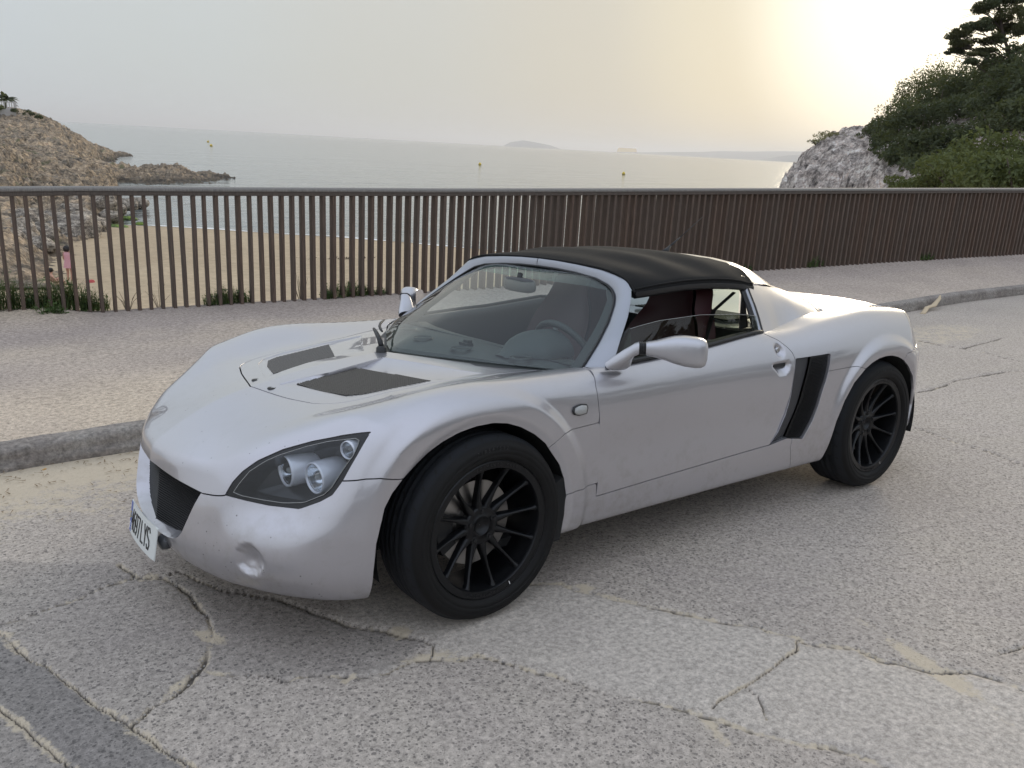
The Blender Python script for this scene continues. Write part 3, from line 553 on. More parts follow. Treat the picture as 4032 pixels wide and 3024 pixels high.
WOOD = wood_mat('weathered_wood', (.062, .040, .029), (.145, .095, .068)); WOODG = wood_mat('weathered_rail', (.06, .047, .040), (.105, .085, .072)); CAPM = wood_mat('rail_cap', (.16, .15, .14), (.24, .225, .205))
fence = empty('slat_fence', 'long dark timber fence of upright slats with a rounded top rail along the promenade edge', 'fence')
F2 = np.array([p[:2] for p in FL]); Ls = np.r_[0, np.cumsum(np.hypot(*np.diff(F2, axis=0).T))]; a0 = np.array([-1.37, -5.13]); s_ref = Ls[2]
def fpt(s): return np.array([np.interp(s, Ls, FLa[:, k]) for k in range(3)])
protos = []
for k in range(6):
    rng = random.Random(k); tk = .030 + rng.uniform(-.003, .003); dp = .110 + rng.uniform(-.005, .005); bv = .004; m_ = MB(); V = []; tw = rng.uniform(-.03, .03); H = 1.045
    out8 = [(-tk/2 + bv, -dp/2), (tk/2 - bv, -dp/2), (tk/2, -dp/2 + bv), (tk/2, dp/2 - bv), (tk/2 - bv, dp/2), (-tk/2 + bv, dp/2), (-tk/2, dp/2 - bv), (-tk/2, -dp/2 + bv)]
    for z in (-.10, .35, .75, H):
        a = tw * z + rng.uniform(-.012, .012); ox = rng.uniform(-.0015, .0015)
        for u_, v_ in out8: V.append((u_ * math.cos(a) - v_ * math.sin(a) + ox, u_ * math.sin(a) + v_ * math.cos(a), z))
    F = [(i * 8 + j, i * 8 + (j + 1) % 8, (i + 1) * 8 + (j + 1) % 8, (i + 1) * 8 + j) for i in range(3) for j in range(8)] + [tuple(range(8))[::-1], tuple(24 + j for j in range(8))]
    me = bpy.data.meshes.new('slat'); me.from_pydata(V, [], F); me.materials.append(WOOD); protos.append(me)
s0 = s_ref - .155 + .012; rng = random.Random(11)
smin, smax_ = s0 - 27 * .1017, Ls[-1] - .3; ks = [k for k in range(-27, 200) if s0 + k * .1017 < smax_]
for k in ks:
    s = s0 + k * .1017; p = fpt(s); q = fpt(s + .05) - fpt(s - .05); ang = math.atan2(q[1], q[0]); o = bpy.data.objects.new('slat', protos[rng.randrange(6)]); C.objects.link(o); o.parent = fence
    o.location = (p[0] + rng.uniform(-.002, .002), p[1] + rng.uniform(-.003, .003), p[2]); o.rotation_euler = (0, rng.uniform(-.004, .004), ang + rng.uniform(-.05, .05))
ss_ = np.linspace(0, Ls[-1], 120); pp = np.array([fpt(s) for s in ss_]); tt = np.gradient(pp[:, :2], axis=0); tt /= np.linalg.norm(tt, axis=1)[:, None]; nrm2 = np.stack([-tt[:, 1], tt[:, 0]], 1)
def sweep(name, prof, m, par):
    V = []
    for p, n_ in zip(pp, nrm2):
        for u_, z in prof: V.append((p[0] + n_[0] * u_, p[1] + n_[1] * u_, p[2] + z))
    k = len(prof); F = [(i * k + j, i * k + (j + 1) % k, (i + 1) * k + (j + 1) % k, (i + 1) * k + j) for i in range(len(pp) - 1) for j in range(k)] + [tuple(range(k))[::-1], tuple((len(pp) - 1) * k + j for j in range(k))]
    return mesh_obj(name, V, F, m, par, smooth=True)
o = sweep('lower_rail', [(-.062, 1.030), (.062, 1.030), (.064, 1.034), (.064, 1.062), (.062, 1.066), (-.062, 1.066), (-.064, 1.062), (-.064, 1.034)], WOODG, fence); o.data.set_sharp_from_angle(angle=R(30))
o = sweep('top_rail', [(-.070, 1.0665), (.070, 1.0665), (.074, 1.072), (.073, 1.090), (.062, 1.100), (.035, 1.1045), (-.035, 1.1045), (-.062, 1.100), (-.073, 1.090), (-.074, 1.072)], CAPM, fence); o.data.set_sharp_from_angle(angle=R(60))
# retaining wall under the fence
V = []
for p, n_ in zip(pp, nrm2): V += [(p[0] - n_[0] * .075, p[1] - n_[1] * .075, p[2] - .012), (p[0] - n_[0] * .075, p[1] - n_[1] * .075, -7.)] if n_[1] > 0 else [(p[0] + n_[0] * .075, p[1] + n_[1] * .075, p[2] - .012), (p[0] + n_[0] * .075, p[1] + n_[1] * .075, -7.)]
tag(mesh_obj('sea_wall', V, gridF(len(pp), 2), KM), 'rough concrete retaining wall dropping from the fence foot to the beach', 'wall')
# ---- beach, sea
def sand_mat():
    t = NT('beach_sand'); v = t.coord('Object'); n1 = t.noise(v, .10, 5, .6); n2 = t.noise(v, 2.2, 5, .7); n3 = t.noise(v, .8, 3, .6)
    col = t.mix(t.ramp(n1, [(.3, 0.), (.7, 1.)]), (.36, .275, .175), (.43, .335, .22)); col = t.mix(.35, col, t.ramp(n2, [(.3, (.25, .25, .25)), (.7, (.75, .75, .75))]), 'OVERLAY'); wet = t.n('Attribute'); wet.attribute_name = 'wet'; col = t.mix(t.math('MULTIPLY', wet.outputs['Fac'], .55), col, (.17, .13, .09))
    t.set(Base_Color=col, Roughness=.95, Normal=t.bump(t.math('ADD', t.math('MULTIPLY', n2, .6), n3), .8, .12)); return t.m
SH = np.array([(14, -68.5), (2, -68.3)] + SHORE + [(-44, -30), (-46, -22)])
az = np.linspace(AZ0 - R(52), AZ0 + R(62), 300); r_ = np.geomspace(6.4, 85, 200); XYb = polar(az, r_).reshape(-1, 2)
pol = np.concatenate([SH, [(-46, 10), (30, 10), (30, -68.5)]]); sdb = sd_poly(XYb, pol); dist = np.hypot(XYb[:, 0] - CAMP[0], XYb[:, 1] - CAMP[1])
zb = np.where(sdb > 0, SEA + .02 + .85 * (1 - np.exp(-sdb / 14.)), SEA + sdb * .05) + .05 * vnoise(XYb, .35, 3, 3) * sstep(0, 3, sdb) + .018 * vnoise(XYb, 2.5, 5, 3) * sstep(0, 1.5, sdb); zb = np.maximum(zb, SEA - 1.5)
bc = mesh_obj('beach', np.c_[XYb, zb], qgrid(300, 200), sand_mat()); attr(bc, 'wet', 1 - sstep(.2, 1.6, sdb)); tag(bc, kind='structure')
def sea_mat():
    t = NT('sea_water'); v = t.coord('Object'); mp = t.n('Mapping'); mp.inputs['Rotation'].default_value = (0, 0, R(-28)); mp.inputs['Scale'].default_value = (.30, 1., 1.); t.l(v, mp.inputs[0])
    n1 = t.noise(mp.outputs[0], .55, 4, .55, dist=.4); n2 = t.noise(mp.outputs[0], 2.4, 3, .55); n0 = t.noise(mp.outputs[0], .085, 4, .62)
    foam = t.n('Attribute'); foam.attribute_name = 'foam'; fn = t.noise(v, 1.6, 5, .7); fm = t.ramp(t.math('MULTIPLY', foam.outputs['Fac'], t.math('ADD', fn, .25)), [(.40, 0.), (.62, 1.)])
    t.set(Base_Color=t.mix(fm, (.19, .205, .195), (.75, .75, .73)), Roughness=t.math('ADD', t.math('MULTIPLY', fm, .6), .10)); t.b.inputs['IOR'].default_value = 1.333; t.b.inputs['Specular IOR Level'].default_value = .5
    h = t.math('ADD', t.math('MULTIPLY', n1, 1.), t.math('ADD', t.math('MULTIPLY', n2, .22), t.math('MULTIPLY', n0, 6.))); t.set(Normal=t.bump(h, .50, .30)); return t.m
az = np.linspace(AZ0 - R(60), AZ0 + R(70), 420); r_ = np.concatenate([np.geomspace(24, 240, 330), np.geomspace(245, 42000, 70)]); XYs = polar(az, r_).reshape(-1, 2); dist = np.hypot(XYs[:, 0] - CAMP[0], XYs[:, 1] - CAMP[1])
sdw = -sd_poly(XYs, pol); dirw = np.array([.47, .88]); ph = (XYs @ dirw) + 1.1 * vnoise(XYs, .05, 3, 2); amp = np.exp(-np.maximum(sdw, 0) / 40.) * sstep(260, 90, dist)
sw = .085 * amp * (np.abs(np.sin(ph * math.pi / 2.9)) ** .6 * -1 + .6) + .05 * vnoise(XYs * [.5, 1.], .6, 4, 3) * sstep(240, 60, dist) * .8
foam = np.exp(-((sdw - .5 - .5 * vnoise(XYs, .25, 5, 2)) / .55) ** 2) * (dist < 120)
seao = mesh_obj('sea', np.c_[XYs, SEA + sw + .01], qgrid(420, len(r_)), sea_mat()); attr(seao, 'foam', foam); tag(seao, kind='structure')
# ---- rock
def rock_mat(name, c0, c1, c2, sc_=1., strata=.5, low=None, mossy=False):
    t = NT(name); v = t.coord('Object'); n1 = t.noise(v, .12 * sc_, 6, .65); n2 = t.noise(v, .9 * sc_, 7, .72); n3 = t.noise(v, 4. * sc_, 5, .7); mp = t.n('Mapping'); mp.inputs['Rotation'].default_value = (.35, .28, 0); mp.inputs['Scale'].default_value = (.25, .25, 1.6); t.l(v, mp.inputs[0]); n4 = t.noise(mp.outputs[0], 1.1 * sc_, 6, .7)
    col = t.mix(t.ramp(n1, [(.35, 0.), (.62, 1.)]), c0, c1); col = t.mix(t.ramp(n4, [(.42, 0.), (.62, 1.)]), col, c2); col = t.mix(.95, col, t.ramp(n2, [(.33, (.04, .04, .04)), (.5, (.5, .5, .5)), (.68, (.92, .92, .92))]), 'OVERLAY'); col = t.mix(.7, col, t.ramp(n3, [(.35, (.10, .10, .10)), (.65, (.88, .88, .88))]), 'OVERLAY')
    if low is not None:
        sx = t.n('SeparateXYZ'); t.l(v, sx.inputs[0]); lw = t.ramp(t.math('ADD', t.math('MULTIPLY', sx.outputs['Z'], .1), t.math('MULTIPLY', n2, .06)), [(-.0, 1.)]) ; m1 = t.n('MapRange'); t.l(t.math('ADD', sx.outputs['Z'], n2), m1.inputs['Value']); m1.inputs['From Min'].default_value = SEA + 1.7; m1.inputs['From Max'].default_value = SEA + .75; col = t.mix(t.math('MULTIPLY', m1.outputs[0], .8), col, low)
    if mossy: mm_ = t.ramp(t.noise(v, .35, 5, .6), [(.60, 0.), (.66, 1.)]); col = t.mix(t.math('MULTIPLY', mm_, .7), col, (.09, .105, .045))
    t.set(Base_Color=col, Roughness=.93, Normal=t.bump(t.math('ADD', n2, t.math('MULTIPLY', n4, .8)), 1., .5 / sc_)); return t.m
def terrain(name, cols, azn, rn, m, amp, seed, r0, r1, mat_label=None, ridged=1.):
    cols = sorted(cols); A = np.array([c[0] for c in cols]); r_ = np.geomspace(r0, r1, rn); prof = np.array([np.interp(r_, [k[0] for k in c[1]], [k[1] for k in c[1]]) for c in cols])
    az = np.linspace(A[0], A[-1], azn); Z = hermite_rows(A, prof, az); XY_ = polar(az, r_).reshape(-1, 2); Z = Z.ravel(); P3 = np.c_[XY_, Z * 1.4]
    n1 = 1 - 2 * np.abs(vnoise(P3, .16, seed, 5, .58)); n2 = 1 - 2 * np.abs(vnoise(P3 * [1, 1, 2.2], .55, seed + 1, 4, .6)); n3 = vnoise(P3, 1.8, seed + 2, 3, .6); Dd = np.hypot(XY_[:, 0] - CAMP[0], XY_[:, 1] - CAMP[1]); amp = amp * (.32 + .68 * sstep(45, 80, Dd)) if seed == 3 else amp * (1 + .4 * vnoise(P3, .08, 77, 2))
    Z = Z + amp * (.9 * (n1 - .55) * ridged + .85 * (n2 - .5) + .34 * n3); jx = vnoise(P3, .5, seed + 3, 4, .6) * amp * .55; jy = vnoise(P3, .5, seed + 4, 4, .6) * amp * .55
    V = np.c_[XY_[:, 0] + jx, XY_[:, 1] + jy, Z]; o = mesh_obj(name, V, qgrid(azn, rn), m); return o, V
HR = rock_mat('headland_rock', (.30, .225, .150), (.40, .30, .20), (.20, .165, .125), 1., low=(.055, .045, .035), mossy=True)
hl_o, HV = terrain('headland', HEADLAND, 560, 300, HR, .95, 3, 38, 262); tag(hl_o, kind='structure')
CR = rock_mat('cliff_limestone', (.47, .41, .37), (.55, .485, .43), (.36, .30, .26), 1.2)
cl_o, CV = terrain('cliff', CLIFF, 460, 300, CR, .8, 8, 19, 131); tag(cl_o, kind='structure')
# brown bank at the far right, behind the fence
# ---- boulders
BM = rock_mat('boulder_rock', (.30, .255, .20), (.42, .37, .31), (.17, .145, .12), 3.)
AM = NT('algae_rock'); _v = AM.coord('Object'); AM.set(Base_Color=AM.mix(AM.ramp(AM.noise(_v, 3, 5, .7), [(.4, 0.), (.6, 1.)]), (.03, .05, .02), (.16, .24, .03)), Roughness=.8); AM = AM.m
def boulder(name, p, r, seed, m, flat=.75):
    bm = bmesh.new(); bmesh.ops.create_icosphere(bm, subdivisions=4, radius=1.); V = np.array([v.co[:] for v in bm.verts]); F = [[v.index for v in f.verts] for f in bm.faces]; bm.free()
    n1 = vnoise(V, 1.1, seed, 4, .55); n2 = np.abs(vnoise(V, 2.6, seed + 1, 3, .6)); rr2 = 1 + .45 * n1 - .22 * n2; V = V * rr2[:, None] * r * np.array([1.15, 1., flat])
    o = mesh_obj(name, V, F, m); o.location = p; o.rotation_euler = (0, 0, seed * 1.3); return o
rk = ['pale rounded boulder %s' % s for s in ('behind the green weeds on the beach, beside the headland foot', 'at the rock foot left of the sunbather', 'high in the rock pile under the cave', 'with a cracked flat face at the sand edge', 'largest and roundest of the pile on the sand', 'nearest the left picture edge', 'low and small, half sunk in the sand', 'small, wedged between two big boulders', 'by the first green algae rocks', 'dark and wet, at the waterline', 'farthest right in the water', 'dark, standing in the shallows', 'broad, below the cave mouth', 'squat, nearest the algae on the sand', 'lowest of the pinkish rocks on the sand', 'pinkish, lowest at the left edge', 'grey, in the middle of the pile')]
for i, (x, y, z, r) in enumerate(BOULDERS): tag(boulder('boulder', (x, y, max(z, SEA) - r * .15), r * .95, i + 3, BM), rk[i], 'boulder', 'boulders piled at the foot of the headland')
al = ['flat wet rock furred with bright green algae, %s' % s for s in ('nearest the sand', 'widest of the shallows', 'small, beside the round boulder', 'farther out in the water', 'rightmost, a lone bright tuft', 'lowest, just left of the widest')]
for i, (x, y, z, r) in enumerate(ALGAE): tag(boulder('algae_rock', (x, y, SEA + .08), r * .8, i + 31, AM, .42), al[i], 'rock', 'green algae rocks in the shallows')
# ---- buoys
for i, (x, y) in enumerate(BUOYS):
    t = empty('buoy', ['yellow conical buoy nearest the middle of the sea', 'yellow upright buoy to the right, left of the cliff', 'yellow buoy at the left, the nearer of two', 'far yellow buoy at the left, a mere speck'][i], 'buoy', (x, y, SEA), group='yellow swimming-zone buoys')
    s_ = 1. if i < 2 else 1.2; m_ = MB(); m_.lathe([(.001, -.2), (.45 * s_, -.1), (.55 * s_, .15), (.50 * s_, .55), (.34 * s_, .85), (.12 * s_, 1.0), (.001, 1.02)], 20, axis='z'); m_.build('float', bpy.data.materials.get('buoy_yellow') or simple('buoy_yellow', (.62, .45, .04), .5), t, True)
    m_ = MB(); m_.lathe([(.56 * s_, .12), (.60 * s_, .2), (.56 * s_, .28)], 20, axis='z'); m_.build('collar', bpy.data.materials.get('buoy_dark') or simple('buoy_dark', (.06, .05, .03), .6), t, True)
# ---- distant land
ISM = simple('far_land', (.30, .29, .27), .95)
def ridge(name, pts, base, thick, label=None, n=80, seed=0, amp=14):
    P = resample(np.array(pts), n); hz_ = P[:, 2] + amp * vnoise(P[:, :2], 1 / 600., seed, 4, .6) * sstep(0, .15, np.minimum(np.linspace(0, 1, n), np.linspace(1, 0, n))); d = P[:, :2] - np.array(CAMP[:2]); d /= np.linalg.norm(d, axis=1)[:, None]; V = []
    for p, z, q in zip(P, hz_, d):
        for k, (f, h) in enumerate(((-.5, 0), (-.3, .45), (-.1, .85), (0, 1), (.2, .8), (.6, 0))): V.append((p[0] + q[0] * thick * f, p[1] + q[1] * thick * f, SEA - 1 + max(z + 6, 0) * h))
    o = mesh_obj(name, V, gridF(n, 6), ISM); return tag(o, kind='structure')
ridge('island', [(-8963, -12023, 6), (-9060, -11950, 70), (-9226, -11822, 118), (-9400, -11690, 90), (-9610, -11512, 48), (-9720, -11400, 4)], 0, 900, seed=2)
ridge('mountains', [(-11000, -11600, -5), (-11532, -11086, 20), (-12207, -10338, 88), (-12869, -9502, 150), (-13319, -8860, 190), (-13800, -7600, 260), (-13600, -6200, 200)], 0, 2200, seed=5, n=140)
ridge('hills', [(-8500, -6350, -5), (-8720, -6050, 70), (-8900, -5750, 95), (-9000, -5400, 60), (-9050, -5000, 100)], 0, 900, seed=9)

# ---- sea haze: one even box of air round everything
hb = MB(); hb.box((0, 0, 146), (90000, 90000, 308)); hz_o = hb.build('haze', None); hz_o.data.materials.clear()
hm = bpy.data.materials.new('haze_air'); hm.use_nodes = True; hn = hm.node_tree; hn.nodes.remove(hn.nodes['Principled BSDF']); pv_ = hn.nodes.new('ShaderNodeVolumePrincipled'); pv_.inputs['Density'].default_value = 7e-5; pv_.inputs['Color'].default_value = (.96, .97, 1., 1); pv_.inputs['Anisotropy'].default_value = .35; hn.links.new(pv_.outputs[0], hn.nodes['Material Output'].inputs['Volume']); hz_o.data.materials.append(hm); tag(hz_o, kind='stuff')
# ---------------------------------------------------------------- car materials
def paint_mat():
    t = NT('silver_paint'); v = t.coord('Object')
    fl = t.noise(v, 900, 2, .6); dirt = t.noise(v, 3.2, 6, .62); dirt2 = t.noise(v, 26, 5, .7)
    base = t.mix(fl, (.41, .40, .43), (.495, .485, .51))
    sp = t.ramp(t.math('MULTIPLY', dirt, dirt2), [(.24, 0.), (.40, 1.)])
    sx = t.n('SeparateXYZ'); t.l(v, sx.inputs[0]); low = t.ramp(sx.outputs['Z'], [(.14, 1.), (.62, 0.)])
    d = t.math('MULTIPLY', sp, t.math('ADD', t.math('MULTIPLY', low, .38), .05))
    # stone chips: sparse small dark specks near the nose
    chips = t.ramp(t.voro(v, 42), [(.09, 1.), (.13, 0.)]); keep = t.ramp(t.noise(v, 9, 2, .5), [(.54, 0.), (.60, 1.)]); front = t.ramp(sx.outputs['X'], [(.40, 0.), (.60, 1.)])
    ch = t.math('MULTIPLY', t.math('MULTIPLY', chips, keep), t.math('MULTIPLY', front, .8))
    col = t.mix(d, base, (.27, .24, .20)); col = t.mix(ch, col, (.06, .055, .05))
    t.set(Base_Color=col, Metallic=.72, Coat_Weight=1.0, Coat_Roughness=.035)
    t.set(Roughness=t.math('ADD', t.math('MULTIPLY', d, .5), .30))
    t.b.inputs['Coat IOR'].default_value = 1.58
    return t.m
def carbon_mat(name, a=(.012, .012, .014), b=(.05, .05, .055), sc=170.):
    t = NT(name); v = t.coord('Object', (sc, sc, sc)); w = t.n('TexChecker'); t.l(v, w.inputs[0]); w.inputs['Scale'].default_value = 1; w.inputs[1].default_value = (*a, 1); w.inputs[2].default_value = (*b, 1)
    t.set(Base_Color=w.outputs[0], Roughness=.5); return t.m
def rubber_mat():
    t = NT('tyre_rubber'); v = t.coord('Object'); n = t.noise(v, 12, 5, .6); f = t.noise(v, 240, 2, .5); sx = t.n('SeparateXYZ'); t.l(v, sx.inputs[0]); r2 = t.math('SQRT', t.math('ADD', t.math('MULTIPLY', sx.outputs[0], sx.outputs[0]), t.math('MULTIPLY', sx.outputs[2], sx.outputs[2]))); td = t.ramp(r2, [(.297, 0.), (.303, 1.)])
    t.b.inputs['Specular IOR Level'].default_value = .28; t.set(Base_Color=t.mix(t.math('MULTIPLY', td, .8), t.mix(n, (.0035, .0035, .004), (.008, .0075, .007)), (.017, .019, .023)), Roughness=t.math('ADD', t.math('MULTIPLY', n, .2), .62), Normal=t.bump(f, .15, .001)); return t.m
def fabric_mat():
    t = NT('roof_fabric'); v = t.coord('Object'); n = t.noise(v, 700, 2, .5); m_ = t.noise(v, 5, 5, .6)
    t.set(Base_Color=t.mix(m_, (.0065, .0065, .007), (.012, .0118, .0115)), Roughness=.92, Normal=t.bump(n, .4, .0008)); t.b.inputs['Specular IOR Level'].default_value = .25; return t.m
PAINT = paint_mat(); BLACK = simple('black_plastic', (.015, .015, .016), .55); GLOSSB = simple('gloss_black_trim', (.006, .006, .007), .08); LINER = simple('wheel_well_black', (.008, .008, .008), .9)
RUBBER = rubber_mat(); RIM = simple('satin_black_alloy', (.009, .0095, .011), .34, .5); STEEL = simple('brake_steel', (.32, .31, .30), .35, 1.); SEAL = simple('rubber_seal', (.012, .012, .013), .5)
CHROME = simple('lamp_reflector', (.75, .77, .80), .12, 1.); SATIN = simple('satin_lamp_housing', (.62, .64, .70), .30, .25); FABRIC = fabric_mat(); LEATHER_R = simple('dark_red_leather', (.055, .012, .016), .5); LEATHER_B = simple('black_leather', (.02, .02, .022), .45)
DASH = simple('dashboard_vinyl', (.035, .037, .040), .6); TRIM = simple('interior_grey_trim', (.10, .105, .115), .6); GLASS = glassmat('windscreen_glass', (.80, .90, .87), 0., 1.5); SIDEG = glassmat('side_glass', (.62, .66, .60), 0., 1.45)
LENS = glassmat('headlight_lens', (.86, .88, .90), .0, 1.42); PLATE = simple('plate_white', (.62, .64, .62), .35); PBLUE = simple('plate_blue', (.03, .09, .38), .35); PBLACK = simple('plate_black', (.015, .015, .015), .5)
MESHB = simple('black_mesh', (.012, .012, .013), .45, .3); MESHG = simple('grey_mesh', (.15, .14, .125), .5, .5); LINERPAINT = simple('dark_gap', (.006, .006, .006), .9); LAMPGL = simple('clear_lamp_lens', (.34, .34, .33), .12, .0); REDL = simple('tail_lamp_lens', (.42, .40, .38), .10, .3)
WHITEM = simple('white_mark', (.7, .7, .7), .6); SHADE = glassmat('tint_band', (.35, .62, .58), 0., 1.5)
# ---------------------------------------------------------------- the car
car = empty('sports_car', 'low silver two-seat sports car with black soft top and black wheels parked by the kerb', 'car'); car.matrix_world = CAR
P_ARCHF = [(.40,.0),(.3965,.20),(.3944,.2854),(.3851,.3709),(.3554,.4745),(.33,.513),(.2901,.5501),(.2041,.6122),(.150,.638),(.0892,.6572),(.025,.667),(-.0407,.668),(-.098,.658),(-.1517,.6376),(-.21,.604),(-.2574,.5647),(-.3189,.4813),(-.342,.425),(-.3545,.3651),(-.352,.29),(-.336,.215),(-.33,.0)]
P_ARCHR = [(-1.87,.0),(-1.895,.17),(-1.9181,.2683),(-1.9413,.3993),(-1.9762,.4942),(-2.035,.570),(-2.1196,.6291),(-2.17,.650),(-2.2275,.6632),(-2.295,.668),(-2.3609,.6642),(-2.42,.651),(-2.4777,.6303),(-2.54,.590),(-2.5957,.5362),(-2.64,.46),(-2.655,.38),(-2.64,.30),(-2.62,.0)]
P_DOOR = [(-.48,.90),(-.500,.795),(-.5252,.7699),(-.5057,.7205),(-.5075,.67),(-.5117,.6246),(-.516,.5127),(-.5133,.371),(-.508,.3215),(-.8575,.3313),(-1.5078,.3488),(-1.555,.400),(-1.5948,.4737),(-1.618,.555),(-1.6285,.6314),(-1.638,.672),(-1.644,.7088),(-1.635,.735),(-1.6192,.7546),(-1.5814,.7897),(-1.5224,.8192),(-1.48,.90)]
P_LOWER = [(-.3535,.30),(-.3554,.3651),(-.3914,.3725),(-.507,.3723),(-.5133,.371),(-.516,.5127),(-.5117,.6246),(-.5075,.5962),(-.3339,.5882),(-.2797,.5565),(-.24,.50)]
P_SILL = [(-.30,.05),(-.345,.30),(-.3554,.3651),(-.3914,.3725),(-.507,.3723),(-.509,.3215),(-.8575,.3313),(-1.5078,.3488),(-1.6161,.3637),(-1.658,.357),(-1.6505,.3194),(-1.69,.18),(-1.70,.05)]
P_QUART = [(-1.69,.05),(-1.69,.18),(-1.6505,.3194),(-1.658,.357),(-1.7275,.3453),(-1.7857,.4283),(-1.8304,.5488),(-1.8571,.638),(-2.0272,.641),(-2.0591,.643),(-2.1199,.6271),(-2.2,.60),(-2.2,.05)]
P_INTAKE = [(-1.8823,.7156),(-1.6477,.7117),(-1.640,.672),(-1.6305,.6314),(-1.620,.555),(-1.5968,.4737),(-1.557,.400),(-1.5098,.3505),(-1.6161,.3655),(-1.7275,.3473),(-1.7857,.4283),(-1.812,.487),(-1.8304,.5488),(-1.849,.592),(-1.8636,.6362)]
P_RBUMP = [(-2.44,.0),(-2.44,.632),(-2.4818,.630),(-2.4864,.6622),(-2.56,.667),(-2.6335,.6694),(-2.80,.675),(-3.1,.68),(-3.1,.0)]
P_BONNET = [(.4452,-.2),(.4452,0),(.4164,.1228),(.3911,.2417),(.3629,.3409),(.345,.370),(.3237,.3913),(.2911,.4130),(.2311,.4303),(.1159,.4395),(-.023,.4537),(-.1588,.4856),(-.2865,.5263),(-.3866,.5560),(-.44,.566),(-.50,.57),(-.60,.57),(-.60,-.2)]
P_COCK = [(-.088,-.2),(-.088,0),(-.170,.147),(-.247,.285),(-.314,.412),(-.388,.522),(-.419,.577),(-.464,.627),(-.525,.672),(-.60,.712),(-.80,.717),(-1.1,.719),(-1.46,.714),(-1.525,.700),(-1.60,.655),(-1.63,.58),(-1.63,-.2)]
P_GRILLE = [(-.3,.262),(.0,.262),(.10,.264),(.18,.2705),(.225,.280),(.258,.296),(.280,.318),(.3035,.3662),(.328,.4178),(.352,.4617),(.36,.52),(-.3,.60)]
HL3 = np.array([(.6989,.4516,.476),(.6768,.4622,.5171),(.6511,.4763,.5488),(.611,.5013,.5833),(.5485,.5436,.6187),(.4801,.6039,.6481),(.4161,.6717,.6725),(.3572,.7383,.6898),(.4049,.7414,.6276),(.4498,.7344,.5549),(.4785,.7234,.5142),(.5057,.7007,.4927),(.5487,.6499,.4631),(.6106,.568,.4612),(.6559,.5091,.4673)])
HLI3 = np.array([(.6792,.4736,.4883),(.6659,.4803,.5111),(.6358,.4956,.5517),(.5981,.52,.5817),(.5615,.5457,.603),(.5007,.5963,.6311),(.4505,.6427,.6507),(.3953,.7157,.67),(.3909,.7278,.6646),(.4121,.7327,.6289),(.4441,.7238,.5848),(.4773,.712,.5313),(.4938,.7012,.513),(.5358,.6537,.4819),(.5781,.6012,.473),(.6237,.5438,.4754),(.6651,.4928,.4809)])
VENTA = np.array([(.3662,.0603,.7022),(.1853,.0997,.7333),(-.0427,.0791,.7584),(-.1386,.2719,.7524),(-.2338,.4676,.7469),(-.028,.436,.7339),(.1546,.4128,.7164),(.2527,.385,.7035),(.2929,.3265,.7015),(.329,.2037,.7032)])
VENTB = np.array([(.318,.105,.701),(.192,.091,.717),(.070,.0865,.729),(.009,.250,.728),(-.049,.412,.730),(.089,.3925,.717),(.197,.3766,.7055),(.246,.3445,.700),(.290,.240,.7015)])
# best-fit frame of the headlight
hc = HL3.mean(0); _u, _s, _vt = np.linalg.svd(HL3 - hc); HA, HB, HN = _vt
if HN[0] < 0: HN = -HN
def hproj(P): Q = P - hc; return np.stack([Q @ HA, Q @ HB], 1)
HLP, HLIP = hproj(HL3), hproj(HLI3)
G_ = .0017
def only(cond, v): return np.where(cond, v, -1.)
def f_archf(P): return only(P[:, 1] > .5, sd_poly(P[:, [0, 2]], P_ARCHF))
def f_archr(P): return only(P[:, 1] > .5, sd_poly(P[:, [0, 2]], P_ARCHR))
def f_cock(P): return only(P[:, 2] > .6, sd_poly(P[:, :2], P_COCK))
def f_door(P): return only(P[:, 1] > .5, sd_poly(P[:, [0, 2]], P_DOOR))
def f_lower(P): return only(P[:, 1] > .5, sd_poly(P[:, [0, 2]], P_LOWER))
def f_sill(P): return only(P[:, 1] > .35, sd_poly(P[:, [0, 2]], P_SILL))
def f_quart(P): return only(P[:, 1] > .35, sd_poly(P[:, [0, 2]], P_QUART))
def f_intake(P): return only(P[:, 1] > .5, sd_poly(P[:, [0, 2]], P_INTAKE))
def f_rbump(P): return sd_poly(P[:, [0, 2]], P_RBUMP)
def f_bonnet(P): return only(P[:, 2] > .6, sd_poly(P[:, :2], P_BONNET))
def f_grille(P): return only(P[:, 0] > .6, sd_poly(P[:, 1:], P_GRILLE))
def f_hl(P): return only((P[:, 0] > .3) & (P[:, 1] > .4), sd_poly(hproj(P), HLP))
def f_hli(P): return only((P[:, 0] > .3) & (P[:, 1] > .4), sd_poly(hproj(P), HLIP))
def f_vent(P): return only(P[:, 2] > .6, sd_poly(P[:, :2], VENTA[:, :2]))
def f_seamf(P):   # below the bumper seam, ahead of the front arch
    z = np.interp(P[:, 0], [.20, .30, .36, .40, .45, .50, .60, .66, .70, .735, .77, .80], [.548, .550, .5625, .562, .555, .553, .53, .50, .475, .460, .470, .4797]); return only(P[:, 0] > .25, (z - P[:, 2]) * .95)
LP = [(-2.6079,.7502,.8449),(-2.5809,.7743,.828),(-2.5698,.81,.7764),(-2.6002,.8225,.7185),(-2.6225,.8259,.6747)]
P_TLAMP = [(.860,-2.61),(.8449,-2.6079),(.828,-2.5945),(.7764,-2.585),(.7185,-2.603),(.6747,-2.6255),(.672,-3.1),(.80,-3.1)]
def f_tlamp(P): return only(P[:, 1] > .42, sd_poly(P[:, [2, 0]], P_TLAMP))
def cut(V, F, fs):
    for f, sg, off in fs:
        if len(F) == 0: break
        V, F = clip(V, F, sg * f(V) - off)
    return V, F
